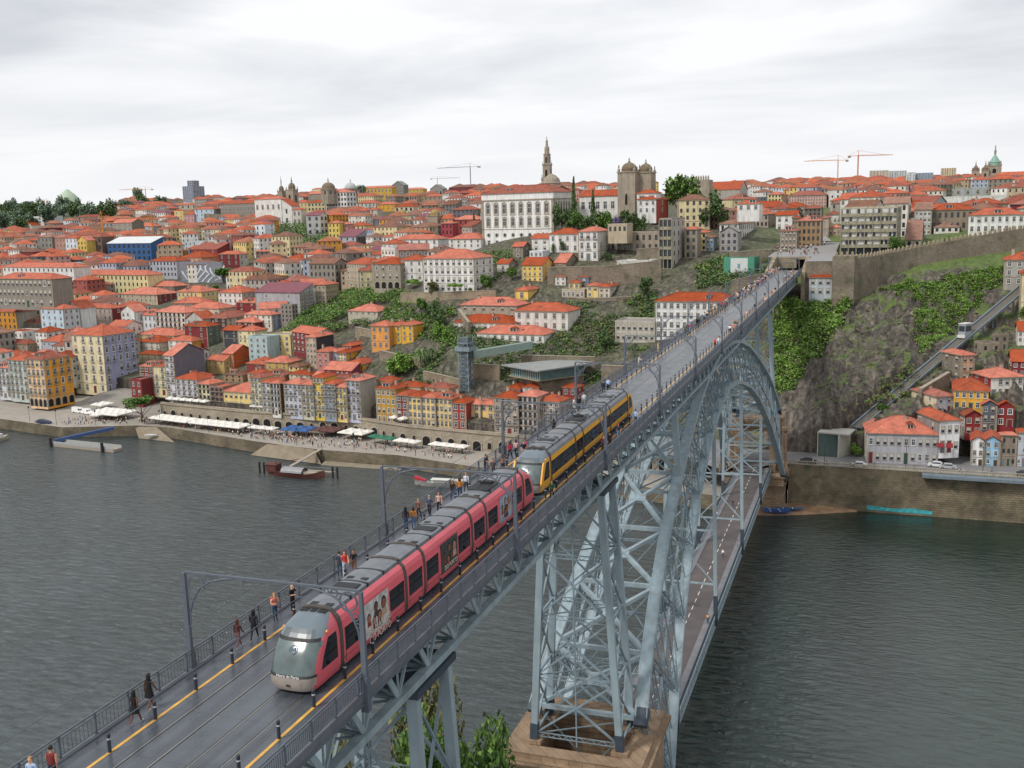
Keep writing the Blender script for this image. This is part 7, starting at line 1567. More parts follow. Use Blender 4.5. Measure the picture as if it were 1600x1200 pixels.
def crown(seed, mats, kind='round', n=1100):
    rng = random.Random(seed); b = MB(); fs = .026 if n > 4000 else .055
    if kind == 'round':
        for k in range(13):
            a = rng.uniform(0, 6.28); r = rng.uniform(.1, .62); z = rng.uniform(.32, .86); rr = rng.uniform(.2, .34); leaves(b, rng, (r*math.cos(a), r*math.sin(a), z), (rr, rr, rr*.7), n//13, mats, fs)
    elif kind == 'umb':
        for k in range(12):
            a = rng.uniform(0, 6.28); r = rng.uniform(.0, .8); rr = rng.uniform(.22, .36); leaves(b, rng, (r*math.cos(a), r*math.sin(a), .78+.1*(1-r)+rng.uniform(-.05, .05)), (rr, rr, .12), n//12, mats, .05)
    elif kind == 'con':
        for k in range(20):
            t = k/20; rr = (1-t)*.26+.03
            for q in range(4): a = rng.uniform(0, 6.28); leaves(b, rng, (rr*.6*math.cos(a), rr*.6*math.sin(a), .1+.88*t), (rr*.7, rr*.7, .05), n//80, mats, .035)
    elif kind == 'palm':
        for k in range(34):
            a = rng.uniform(0, 6.28); el = rng.uniform(-.3, 1.1); L_ = rng.uniform(.75, 1); p = Vector((0, 0, .72)); d = Vector((math.cos(a)*math.cos(el), math.sin(a)*math.cos(el), math.sin(el)*.6)); side = Vector((-math.sin(a), math.cos(a), 0)); b.mat(mats[k % 2])
            for j in range(5):
                q = p+d*(L_*.16); d = (d+Vector((0, 0, -.28))).normalized(); w0 = .07*(1-j/5)+.02; b.poly([p-side*w0, p+side*w0, q+side*w0*.8-Vector((0, 0, .03)), q-side*w0*.8-Vector((0, 0, .03))]); p = q
    return b.mesh('crown')
CROWNS = {}
def tree(x, y, z, h, w, kind='round', lf='dark', label='', group=None, v=0, tr=None):
    key = (kind, lf, v)
    if key not in CROWNS: CROWNS[key] = crown(hash(kind) % 7*0+len(CROWNS)*5+1, LF[lf], kind, 7500 if v == 9 else 1900 if kind != 'con' else 2200)
    nm = {'round': 'tree', 'umb': 'umbrella_tree', 'con': 'conifer', 'palm': 'palm_tree'}[kind]
    P = empty(nm, (x, y, z-.5), (x*7+y) % 6, label, 'tree', group)
    inst('crown', CROWNS[key], P, (0, 0, 0), 0, scale=(w/2, w/2, h))
    b = MB(); r0 = max(.12, h*.028)
    if kind == 'con': b.tube([(0, 0, 0), (0, 0, h*.95)], [r0, .04], 6)
    else:
        b.tube([(0, 0, 0), (w*.02, 0, h*.3), (0, w*.02, h*(.7 if kind != 'umb' else .72))], [r0, r0*.75, r0*.35], 6)
        if kind != 'palm':
            for k in range(5): a = k*1.26; b.tube([(0, 0, h*(.25+.05*k)), (math.cos(a)*w*.16, math.sin(a)*w*.16, h*.5), (math.cos(a)*w*.32, math.sin(a)*w*.32, h*(.68 if kind != 'umb' else .78))], [r0*.5, r0*.35, r0*.12], 5)
    b.build('trunk', BARK, P); return P
def inpoly(x, y, p):
    c = False
    for i in range(len(p)):
        (x1, y1), (x2, y2) = p[i], p[(i+1) % len(p)]
        if (y1 > y) != (y2 > y) and x < (x2-x1)*(y-y1)/(y2-y1)+x1: c = not c
    return c
FOOT = [(r[0], r[1], r[3]/2+.8, r[4]/2+.8, r[6]) for r in HOUSES if r[1] < 620]
def onhouse(x, y):
    for cx, cy, hw, hd, th in FOOT:
        dx, dy = x-cx, y-cy
        if abs(dx) < 60 and abs(dy) < 60:
            c, s = math.cos(th), math.sin(th)
            if abs(dx*c+dy*s) < hw and abs(-dx*s+dy*c) < hd: return True
    return False
def scrub(name, poly, n, lf, s=1.1, label='', seed=1):
    """ground cover nobody could count"""
    rng = random.Random(seed); b = MB(); xs = [p[0] for p in poly]; ys = [p[1] for p in poly]; k = 0; tr = 0
    while k < n and tr < n*20:
        tr += 1; x = rng.uniform(min(xs), max(xs)); y = rng.uniform(min(ys), max(ys))
        if not inpoly(x, y, poly) or onhouse(x, y): continue
        k += 1; z = T1(x, y)+rel(x, y); r = s*rng.uniform(.5, 1.5)
        dens = _nz.noise(Vector((x*.08, y*.08, 1)))
        if dens < (-.25 if s > .8 else -.6): continue
        leaves(b, rng, (x, y, z+r*.35), (r, r, r*.75), 16, LF[lf] if rng.random() < .62 else LF[rng.choice(['olive', 'bright', 'dark'])], .27*s**.6)
    tag(b.build(name), label, kind='stuff')
ZN = {'bright': [(-4,377),(3,378),(13,386),(23,371),(19,354),(12,335),(7,323),(1,326)],
'slope': [(24,378),(45,385),(79,399),(120,415),(120,398),(79,390),(65,377),(54,356),(44,337),(42,358),(45,372),(34,380)],
'garden': [(-251,507),(-172,429),(-153,393),(-136,395),(-120,358),(-132,365),(-164,384),(-191,413),(-207,406),(-232,414),(-244,452)],
'ladder': [(-157,359),(-141,360),(-125,361),(-114,343),(-116,338),(-128,338)],
'under': [(-75,358),(-51,369),(-20,365),(-20,335),(-62,343)], 'head': [(-40,426),(-26,443),(-6,434),(-2,413),(-8,386),(-35,401)],
'church': [(-551,913),(-453,843),(-353,677),(-397,675)], 'mid': [(-63,400),(-52,404),(-47,380),(-57,382)],
'rightgarden': [(69,371),(90,380),(90,350),(69,351)], 'rocktop': [(-93,385),(-65,385),(-62,370),(-74,364),(-87,363)], 'lowcliff': [(24,305),(40,330),(44,321),(33,305)],
'pal': [(-117,491),(-78,496),(-69,483),(-73,472),(-109,467)]}
scrub('bushes', ZN['bright'], 2200, 'bright', 1.3, 'bright green creeper and bushes on the cliff left of the rock face')
scrub('bushes', ZN['slope'], 6500, 'bright', .62, 'grass and scrub on the slope between battlements and funicular', 2)
scrub('bushes', ZN['garden'], 3000, 'green', 1.6, 'overgrown terraced gardens in the middle of the hillside', 3)
scrub('bushes', ZN['ladder'], 300, 'dark', 1.4, 'dark shrubs on the terraces beside the lift tower', 4)
scrub('bushes', ZN['under'], 260, 'green', 1.4, 'shrubs on the bank seen past the deck railing', 5)
scrub('bushes', ZN['head'], 1300, 'dark', 1.5, 'shrubs on the bank below the bridge head', 6)
scrub('bushes', ZN['church'], 500, 'dark', 4.5, 'dark scrub on the crag below the white church', 7)
scrub('bushes', ZN['mid'], 160, 'dark', 1.8, 'dark shrubs by the rounded grey block', 8)
scrub('bushes', ZN['rocktop'], 160, 'olive', 1.0, 'dry scrub on the brown crag right of the convent', 9)
scrub('bushes', ZN['lowcliff'], 160, 'olive', .7, 'low weeds along the funicular', 10)
scrub('bushes', ZN['pal'], 120, 'dark', 2, 'shrubs in the palace garden', 11)
scrub('bushes', [(10, 300), (120, 315), (120, 390), (20, 372)], 700, 'olive', .6, 'tufts of weeds on the rock face', 12)
scrub('bushes', [(-128, 398), (-60, 400), (-58, 345), (-118, 340)], 1300, 'dark', 1.2, 'shrubs and ivy on the terraces round the convent', 13)
scrub('bushes', [(-160, 470), (-120, 455), (-125, 412), (-150, 405)], 350, 'green', 1.3, 'shrubs below the bishop palace', 14)
WD = [(-1205,1218,99),(-1138,1170,95),(-1092,1144,93),(-1015,1087,88),(-991,1082,87),(-961,1074,87),(-932,1066,86),(-903,1056,86),(-883,1049,85),(-848,1024,84),(-913,1117,89),(-954,1189,94),(-970,1243,98),(-959,1265,99),(-854,872,69),(-860,894,71),(-879,929,75),(-1068,1352,108),(-1026,1047,84),(-979,1017,82),(-1240,1190,96),(-1180,1150,93),(-1160,1230,98),(-1120,1110,90),(-1060,1110,90),(-1050,1170,94),(-920,1000,80),(-940,950,76),(-900,905,72),(-990,975,78)]
for i, (x, y, z) in enumerate(WD):
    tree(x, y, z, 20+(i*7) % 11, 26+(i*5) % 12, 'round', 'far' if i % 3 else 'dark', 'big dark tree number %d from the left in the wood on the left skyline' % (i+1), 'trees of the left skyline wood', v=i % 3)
MT = [(-111,474,73,14,15,'round','dark','dark tree directly right of the tall palace conifer'),(-102,470,72,11,14,'round','green','green tree below the palace wing, left one'),(-95,467,71,12,14,'round','dark','dark tree below the palace wing, middle one'),(-89,467,71,12,13,'round','green','green tree below the palace wing, right one'),
(-83,468,72,9,8,'round','purple','purple flowering tree beside the palace wing'),(-77,468,72,11,13,'round','dark','dark tree left of the stepped roofs'),(-72,468,72,9,8,'round','dark','dark tree below the cathedral house'),(-104.3,470,76.3,23.5,13,'con','dark','tall pointed conifer in front of the palace corner'),(-97.6,480,78.5,15,11,'con','dark','shorter conifer right of the tall one'),
(-60.9,508,75.5,24,25,'round','green','huge green tree right of the cathedral towers'),(-44.2,497,72.5,19,23,'round','dark','big dark tree left of the white country house'),(-366,562,44,9,16,'round','green','wide green tree in a town square'),(-342,519,37,8,9,'round','green','small green tree near the plum roofed hall'),
(-452,521,35,11,9,'round','green','green tree right of the exchange palace'),(-450,540,36,11,7,'palm','green','palm beside the exchange palace, left one'),(-443,538,36,12,7,'palm','green','palm beside the exchange palace, right one'),
(-143,390,40,9,9,'round','dark','dark garden tree left of the convent'),(-150,393,41,8,8,'round','green','green garden tree left of the dark one'),(-136,378,37,10,9,'round','dark','dark round tree beside the convent end'),(-139,383,39,8,6,'con','dark','small conifer in the gardens'),(-132,369,35,7,7,'round','bright','light green tree under the convent wall'),(-128,366,33,6,6,'round','bright','small lime green tree under the convent wall'),
(-172,434,47,7,9,'umb','bright','flat topped green tree left of the loggia'),(-150,405,49,6,8,'round','olive','yellow green tree in front of the white wing'),(-138,401,49.5,5,8,'umb','bright','flat topped tree in front of the white villa'),(-125,404,50,8,9,'round','green','round green tree at the villa corner'),(-131,402,49,3.5,3,'round','green','tiny round tree before the villa'),
(-92,440,62,6,6,'round','green','green tree below the white corner house'),(-80,437,61,5,5,'round','dark','dark tree right of the white corner house'),(-103,447,64,6,6,'round','dark','dark tree in front of the white house with orange roof'),(-108,447,64,5,4,'round','green','small tree left of the dark one'),(-118,419,54,6,7,'round','green','green tree above the yellow house'),
(-139,347,22,11,16,'round','bright','large bright round tree behind the yellow tenements'),(-131,349,24,11,11,'palm','green','tall palm with drooping fronds above the tenements'),(-127,351,26,9,8,'palm','dark','smaller palm to the right of the tall palm'),
(37,415,63,8,9,'round','green','green tree right of the concrete block'),(55,416,63.5,7,9,'round','green','green tree behind the battlements, left'),(60,418,64,6,8,'round','dark','dark tree behind the battlements, middle'),(65,420,64,6,8,'round','green','green tree behind the battlements, right'),(70,422,64.5,6,8,'round','olive','pale tree behind the battlements'),
(-30,372,40,8,8,'round','dark','dark tree at the bridge railing'),(-56,401,48,9,9,'round','dark','dark tree left of the big white bridge house'),(-64,366,32,8,9,'round','dark','dark tree above the rounded grey block'),(-243.8,327,3.9,11,18,'umb','green','spreading umbrella pine on the quay'),
(-639,990,81,18,16,'round','dark','dark tree below the grey glass tower'),(-620,1010,82,14,18,'round','green','green trees on the left ridge'),(33,310,22,4,5,'round','green','bush right of the glass cube'),(76,360,44,6,8,'round','green','garden tree at the right edge'),(26,299,12,4.5,4.5,'round','bright','green shrub between the glass cube and the long house'),
(-311,861,80,16,14,'round','dark','tree mass left of the palace roof'),(-190,560,73,12,8,'con','dark','dark cypress group left of the palace'),(-264,748,75,12,12,'round','dark','dark tree behind the brick red house'),(-560,1130,104,18,22,'round','far','tall tree on the middle skyline'),(10,640,74,8,10,'round','dark','dark tree among the far right roofs'),(60,900,84,16,20,'round','far','round tree group under the right tower blocks'),(110,1100,90,18,24,'round','far','dark trees left of the three towered church')]
for i, t in enumerate(MT): tree(*t[:3], t[3], t[4], t[5], t[6], t[7], 'trees of the town', v=i % 2)
for i, (x, y, z, h, w) in enumerate([(-.5, 67, 30, 20, 11), (-7, 63, 27, 19, 11), (1.5, 62, 27, 20, 8), (-5, 72, 28, 19, 11)]): tree(x, y, z-6, h+4, w*1.2, 'round', ('green', 'olive')[i % 2], 'leafy tree under the near deck, %s' % ('rightmost', 'leftmost', 'lowest', 'middle')[i], 'trees below the near deck', v=9)
# ------------------------------------------------------------------ terrace walls
RUB = masonry('rubble wall', srgb('A69987'), srgb('8C806F'), srgb('655C50'), .7, .35, .6, moss=.5, vscale=.12)
RUBL = masonry('pale rubble wall', srgb('B5A58C'), srgb('9E8F78'), srgb('6F6454'), .8, .4, .45, moss=.25, vscale=.1)
def strip_wall(name, pts, up, dn, th, m, label, cat='wall', cap=True):
    b = MB().mat(m)
    for p, q in zip(pts[:-1], pts[1:]):
        p = Vector(p); q = Vector(q); d = (q-p); d.z = 0; d.normalize(); nrm = Vector((-d.y, d.x, 0))*th/2; u1 = Vector((0, 0, up)); d1 = Vector((0, 0, dn)); e = d*.02
        b.hexa([p-nrm-d1, q+e-nrm-d1, q+e+nrm-d1, p+nrm-d1, p-nrm+u1, q+e-nrm+u1, q+e+nrm+u1, p+nrm+u1])
        if cap: b.mat(STRIM); n2 = nrm*1.25; b.hexa([p-n2+u1, q+e-n2+u1, q+e+n2+u1, p+n2+u1, p-n2+u1*1.0+Vector((0, 0, .2)), q+e-n2+u1+Vector((0, 0, .2)), q+e+n2+u1+Vector((0, 0, .2)), p+n2+u1+Vector((0, 0, .2))]); b.mat(m)
    return tag(b.build(name), label, cat, 'stone terrace walls')
TW = [([(-170,416,44),(-145,401,45.6),(-119,400.5,46.5)],4.5,RUBL,'long pale rubble terrace wall below the white villa'),([(-101,416,52.5),(-75,414,53),(-52,414,55)],7,RUB,'tall brown rubble wall behind the cliff edge cottages'),([(-126,340,21),(-116,337,20),(-109,335,19)],5,RUBL,'curved pale terrace wall left of the lift tower'),
([(-664,962,77),(-622,941,75),(-560,897,74)],13,RUB,'high retaining wall under the grey convent block'),([(-26,424,60),(-14,424,61),(-3,426,61)],4.5,RUB,'terrace wall beneath the long brown roofed house'),([(-155,363,26),(-130,348,25)],4,RUB,'rough wall above the yellow tenements'),([(-110,342,24),(-97,342.5,23.5)],5,RUBL,'terrace wall below the lift walkway'),
([(-128,381,40),(-119,369,36)],5,RUB,'ivy grown wall under the convent'),([(-84,400,46),(-60,401,47)],1.5,RUB,'rough wall under the cliff cottages'),([(-184,398,31),(-162,380,31),(-147,374,33)],4,RUBL,'garden wall above the tiered orange roofs'),([(-67,436,60),(-48,439,61)],6,RUB,'wall under the scaffolded shell'),([(43,311,26),(51,321,29.5)],4,RUB,'wall beside the old stone house on the right bank'),([(-92,352,25),(-64,352,25)],6,RUB,'dark stone wall behind the glass pavilion'),([(-60,346,20),(-28,342,20),(-9,338,22)],9,RUB,'tall retaining wall under the left side of the deck'),([(-20,386,52),(-6,386,55)],4,RUB,'wall at the left of the bridge head')]
for pts, up, m, lab in TW: strip_wall('terrace_wall', pts, up, 6, 1.0, m, lab)
# town battlements
wl = [((16.4,372),64.9,48),((23.5,374),64.2,48),((30.6,383),64.7,51),((36,392),65.3,53),((44.5,400),66.7,54),((60,408),69.3,57),((72,414),71.2,60),((84,420),72.8,61),((120,436),77,66)]
P = empty('battlement_wall', (0, 0, 0), 0, 'long medieval stone wall with pointed battlements climbing to the right edge', 'wall')
b = MB().mat(RUB)
for (p, zt, zb), (q, zt2, zb2) in zip(wl[:-1], wl[1:]):
    p = Vector((*p, 0)); q = Vector((*q, 0)); d = (q-p).normalized(); n = Vector((-d.y, d.x, 0))
    b.hexa([p+Vector((0, 0, zb-3)), q+Vector((0, 0, zb2-3)), q+n*2.2+Vector((0, 0, zb2-3)), p+n*2.2+Vector((0, 0, zb-3)), p+Vector((0, 0, zt)), q+Vector((0, 0, zt2)), q+n*2.2+Vector((0, 0, zt2)), p+n*2.2+Vector((0, 0, zt))])
b.build('curtain_wall', None, P)
b = MB().mat(RUB); b.prism([(16.2, 371.4), (23.2, 370.6), (24.0, 378.5), (16.9, 379.3)], 44, 65.3); b.build('corner_tower', None, P)
b = MB().mat(RUBL); b.box(-.42, .42, -.35, .35, 0, 1.0); b.hexa([(-.42, -.35, 1), (.42, -.35, 1), (.42, .35, 1), (-.42, .35, 1), (-.05, -.05, 1.65), (.05, -.05, 1.65), (.05, .05, 1.65), (-.05, .05, 1.65)]); MER = b.mesh('merlon')
for (p, zt, zb), (q, zt2, zb2) in zip(wl[:-1], wl[1:]):
    p = Vector((*p, zt)); q = Vector((*q, zt2)); L_ = (q-p).length; n = max(1, int(L_/1.75))
    for k in range(n): c = p.lerp(q, (k+.5)/n); a = math.atan2(q.y-p.y, q.x-p.x); inst('merlon', MER, P, (c.x-math.sin(a)*.35, c.y+math.cos(a)*.35, c.z), a)
for k in range(4): inst('merlon', MER, P, (17.2+k*1.75, 371.7-k*.2, 65.3), 0)
# funicular
P = empty('funicular_track', (0, 0, 0), 0, 'steep grey funicular railway climbing the right slope', 'railway')
A_, B_ = Vector((26.0, 303, 19.5)), Vector((96, 396, 69)); d = (B_-A_).normalized(); n = Vector((d.y, -d.x, 0)).normalized()
GST = mat('funicular steel', srgb('6F7C86'), .5, .12, .8, dirt=.3)
for o, nm, wd, ht in ((-1.6, 'side_girder', .5, 1.2), (1.6, 'side_girder', .35, .7), (0, 'track_bed', 2.4, .3)):
    b = MB(); b.bar(A_+n*o, B_+n*o, wd, ht); b.build(nm, GST if o else mat('track concrete', srgb('6C675F'), .9, .2), P)
for o in (-.75, .75, -.1): b = MB(); b.bar(A_+n*o+Vector((0, 0, .3)), B_+n*o+Vector((0, 0, .3)), .12, .16); b.build('rail', RST, P)
b = MB(); k = 0
while k < (B_-A_).length: c = A_+d*k; b.bar(c-Vector((0, 0, .4)), (c.x, c.y, c.z-7), .45); k += 6
b.build('pier', GST, P)
c = A_.lerp(B_, .44)+Vector((0, 0, .9)); P = empty('funicular_car', tuple(c), math.atan2(d.y, d.x)-math.pi/2, 'boxy white and grey funicular car on the sloping track', 'funicular car')
b = MB(); b.box(-1.1, 1.1, -1.8, 1.8, -.9, 3.2); b.build('cabin', mat('cabin grey', srgb('9AA1A6'), .4, .05), P)
b = MB().mat(GLW); b.box(-.95, .95, -1.84, -1.8, .9, 2.6); b.box(1.1, 1.13, -1.5, 1.5, .9, 2.6); b.box(-1.13, -1.1, -1.5, 1.5, .9, 2.6); b.build('window', None, P)
b = MB(); b.box(-1.2, 1.2, -1.95, 1.95, 3.2, 3.4); b.box(-1.25, 1.25, -2.1, -1.7, -1.1, -.2); b.build('roof', FRW, P)
# ------------------------------------------------------------------ churches and towers
GRY = mat('old granite', srgb('9B9080'), .9, .18, .3, bump=.05, dirt=.3); GRYD = mat('dark granite dome', srgb('7A6C58'), .9, .2, .5, dirt=.4); GRN = mat('copper green roof', srgb('7FA393'), .7, .15, .5); LEAD = mat('pale lead dome', srgb('A9B0AE'), .6, .1)
def oct_(b, r, z0, z1, c=(0, 0), n=8, r1=None): b.loft([[(c[0]+r*math.cos(math.pi*(2*i+1)/n), c[1]+r*math.sin(math.pi*(2*i+1)/n), z0) for i in range(n)], [(c[0]+(r1 or r)*math.cos(math.pi*(2*i+1)/n), c[1]+(r1 or r)*math.sin(math.pi*(2*i+1)/n), z1) for i in range(n)]])
def tall_tower(name, x, y, z, w, h, dome, label, cat='church tower', dm=None, rz=-.12, storeys=2, lant=1.0):
    P = empty(name, (x, y, z), rz, label, cat)
    b = MB(); b.box(-w/2, w/2, -w/2, w/2, -8, h)
    for k in range(1, storeys+1): zz = h*k/storeys; b.box(-w/2-.35, w/2+.35, -w/2-.35, w/2+.35, zz-.35, zz+.15)
    b.build('shaft', GRY, P)
    for a in range(4):
        for k in range(storeys): inst('belfry_opening', WM['arch'], P, (math.sin(a*math.pi/2)*w/2, -math.cos(a*math.pi/2)*w/2, h*(k+.25)/storeys), a*math.pi/2, scale=(w*(.28 if storeys > 1 else .14), 1.5, h/storeys*(.5 if storeys > 1 else .28)))
    b = MB(); n = 16; pr = [(w*.42, h), (w*.42, h+dome*.25), (w*.44, h+dome*.3)]+[(w*.42*(math.cos(t*math.pi/12) if name != 'church_tower' else 1-t/6.2), h+dome*.3+dome*.7*(math.sin(t*math.pi/12) if name != 'church_tower' else t/6)) for t in range(0, 7)]; b.lathe(pr, n=n); b.build('dome', dm or GRYD, P)
    b = MB(); b.lathe([(w*.08, h+dome*.95), (w*.09, h+dome*1.1*lant), (w*.03, h+dome*1.3*lant), (w*.05, h+dome*1.35*lant), (.05, h+dome*1.6*lant)], n=8)
    for sx in (-1, 1):
        for sy in (-1, 1): b.lathe([(w*.07, h), (w*.09, h+w*.12), (w*.03, h+w*.2), (w*.05, h+w*.28), (.02, h+w*.42)], (sx*w*.44, sy*w*.44, 0), 6)
    b.build('finials', GRY, P); return P
tall_tower('cathedral_tower', -84.4, 500, 80, 9.0, 21.0, 4.6, 'left brown granite cathedral tower with a dome and pinnacles', lant=.95, storeys=1)
tall_tower('cathedral_tower', -76.8, 503, 80, 7.6, 20.6, 4.3, 'right brown granite cathedral tower with a dome and pinnacles', lant=.95, storeys=1)
P = empty('baroque_tower', (-251.5, 905, 85), 0, 'very tall slender baroque granite bell tower on the skyline', 'tower')
P.scale = (.74, .74, 1); b = MB(); b.box(-6, 6, -6, 6, 0, 27); b.box(-6.6, 6.6, -6.6, 6.6, 26.4, 27.4); b.box(-4.6, 4.6, -4.6, 4.6, 27.4, 40); b.box(-5.2, 5.2, -5.2, 5.2, 39.4, 40.4); oct_(b, 4.2, 40.4, 49); oct_(b, 4.8, 48.6, 49.4); oct_(b, 3.3, 49.4, 53, r1=3.0); b.lathe([(3.3, 53), (3.0, 55), (1.6, 57.2), (1.3, 60), (1.7, 60.5), (.6, 62), (.2, 65)], n=8); b.build('shaft', GRY, P)
for a in range(4):
    for z_, s_ in ((16, 9), (29, 9)): inst('belfry_opening', WM['arch'], P, (math.sin(a*math.pi/2)*(6 if z_ < 20 else 4.6), -math.cos(a*math.pi/2)*(6 if z_ < 20 else 4.6), z_), a*math.pi/2, scale=(3, 2, s_*.8))
    inst('belfry_opening', WM['arch'], P, (math.sin(a*math.pi/2)*3.9, -math.cos(a*math.pi/2)*3.9, 41.5), a*math.pi/2, scale=(2.2, 2, 6))
b = MB()
for sx in (-1, 1):
    for sy in (-1, 1): b.lathe([(.7, 0), (.8, 1.6), (.3, 2), (.5, 3), (.05, 4.6)], (sx*5.4, sy*5.4, 27.2), 6); b.lathe([(.5, 0), (.6, 1.2), (.2, 1.6), (.05, 3.4)], (sx*4.2, sy*4.2, 40.2), 6)
b.build('finials', GRY, P)
P = empty('round_drum', (-240, 880, 85), 0, 'pale domed drum just right of the baroque tower foot', 'dome'); b = MB(); b.lathe([(8, 0), (8, 22), (8.6, 22.5), (8, 23), (6.8, 26.5), (3.5, 29.5), (0, 31)], n=16); b.build('drum', GRY, P)
tall_tower('belfry', -524, 915, 78, 8.6, 33, 7, 'granite belfry with bulb dome on the left white church', lant=1.2)
tall_tower('belfry', -538, 918, 78, 6.0, 32, 5.5, 'smaller pointed belfry left of the bulb domed one', lant=1.7)
tall_tower('twin_tower', -307, 711, 66, 8, 17, 4.2, 'left squat granite tower with ochre dome behind the white hall', dm=mat('ochre lichen dome', srgb('9A8450'), .9, .25, .6), lant=.7, storeys=1)
tall_tower('twin_tower', -263, 672, 64, 8.4, 18, 4.4, 'right squat granite tower with ochre dome behind the white hall', dm=_M['ochre lichen dome'], lant=.7, storeys=1)
def domed(x, y, z, r, h, m, lab):
    P = empty('domed_lantern', (x, y, z), 0, lab, 'dome'); b = MB(); oct_(b, r*1.15, -8, h*.45, n=8); oct_(b, r*1.25, h*.42, h*.5, n=8); b.build('drum', GRY, P)
    b = MB(); b.lathe([(r, h*.5)]+[(r*math.cos(t*math.pi/12), h*.5+r*.9*math.sin(t*math.pi/12)) for t in range(7)]+[(.6, h*.5+r*.95), (.5, h*.5+r*1.25), (.05, h*.5+r*1.6)], n=16); b.build('dome', m, P)
    for a in range(8): inst('window', WM['dark'], P, (math.sin(a*math.pi/4)*r*1.07, -math.cos(a*math.pi/4)*r*1.07, h*.12), a*math.pi/4, scale=(r*.25, 1, h*.22))
domed(-502, 950, 104, 7, 16, GRYD, 'grey ribbed church dome on the middle skyline'); domed(-495, 985, 104, 6.4, 17, LEAD, 'pale church dome with cross right of the grey dome')
P = empty('crenellated_tower', (-58.5, 560, 82), -.1, 'stone gatehouse like tower with a row of pointed battlements', 'tower'); b = MB(); b.box(-5.2, 5.2, -4, 4, -6, 15.5); b.build('wall', GRY, P)
for k in range(8): inst('battlement', MER, P, (-4.6+k*1.31, -3.6, 15.5), 0, scale=(.9, 1, 1.5))
inst('arched_window', WM['arch'], P, (-1, -4, 3.5), 0, scale=(4.4, 1.5, 7.5))
tall_tower('church_tower', 143.6, 1150, 88, 12.5, 29, 12, 'big square church tower with green pointed roof on the right skyline', dm=GRN, lant=1.1, storeys=3)
tall_tower('church_tower', 126, 1146, 92, 7, 21, 6, 'left slim turret of the three towered church', storeys=2); tall_tower('church_tower', 135, 1146, 92, 7, 21, 6, 'second slim turret of the three towered church', storeys=2)
P = empty('church', (137, 1160, 82), 0, 'grey church body with three towers on the right skyline', 'church'); b = MB(); b.box(-14, 16, -6, 20, 0, 19); b.build('wall', GRY, P); roof_build(P, 30, 26, 19, 'g', 'g', wm=GRY)
inst('window', WM['dark'], P, (-3, -6, 5), 0, scale=(6, 1, 9))
P = empty('green_dome', (-1512, 1690, 96), 0, 'huge pale green pavilion dome above the wood on the left skyline', 'dome'); b = MB(); b.lathe([(29*math.cos(t*math.pi/20), 52*math.sin(t*math.pi/20)) for t in range(9)]+[(5, 53), (3, 55), (0, 56)], n=32); b.build('dome', mat('pale green dome', srgb('A9B8A2'), .6, .05), P, smooth=True)
def crane(x, y, z, h, jib, az, col, label):
    P = empty('tower_crane', (x, y, z), math.radians(az), label, 'crane', 'tower cranes'); m = mat('crane '+col, srgb(col), .6, .1); t = max(.2, h*.0085)
    b = MB(); w = t*2.2
    for sx in (-1, 1):
        for sy in (-1, 1): b.bar((sx*w/2, sy*w/2, 0), (sx*w/2, sy*w/2, h), t*.7)
    k = 0
    while k < h: b.bar((-w/2, -w/2, k), (w/2, -w/2, k+w*1.4), t*.5); b.bar((w/2, -w/2, k), (-w/2, -w/2, k+w*1.4), t*.5); k += w*1.4
    b.build('mast', m, P)
    b = MB(); b.bar((-jib*.3, 0, h), (jib, 0, h), t*1.3); b.bar((0, 0, h+h*.12), (jib*.8, 0, h+t), t*.5); b.bar((0, 0, h+h*.12), (-jib*.28, 0, h+t), t*.5); b.bar((0, 0, h), (0, 0, h+h*.12), t); k = 0
    while k < jib: b.bar((k, 0, h), (k+w, 0, h+w*.7), t*.4); k += w
    b.bar((0, 0, h+w*.7), (jib*.9, 0, h+w*.7), t*.6); b.build('jib', m, P)
    b = MB(); b.box(-jib*.3, -jib*.22, -t*2, t*2, h-t*5, h); b.build('counterweight', CONC, P)
crane(-964, 1243, 96, 33, 38, 200, 'D08A3A', 'orange crane on the left ridge with long jib'); crane(-577, 700, 50, 38, 12, 100, 'D08A3A', 'tall orange crane left of the blue netted building'); crane(-536, 712, 52, 34, 12, 80, 'D08A3A', 'orange crane right of the blue netted building')
crane(-1095, 1190, 92, 24, 24, 170, 'D08A3A', 'orange crane in front of the left wood'); crane(-560, 1500, 108, 46, 60, 172, '8B9094', 'grey crane left of the palace roof, taller one'); crane(-590, 1440, 108, 28, 36, 10, '8B9094', 'grey crane left of the palace roof, shorter one')
crane(2, 860, 84, 33, 26, 190, 'D49A6A', 'orange crane on the right skyline, left one'); crane(15.7, 957, 86, 38, 30, 20, 'D0805A', 'orange crane on the right skyline, raised jib')
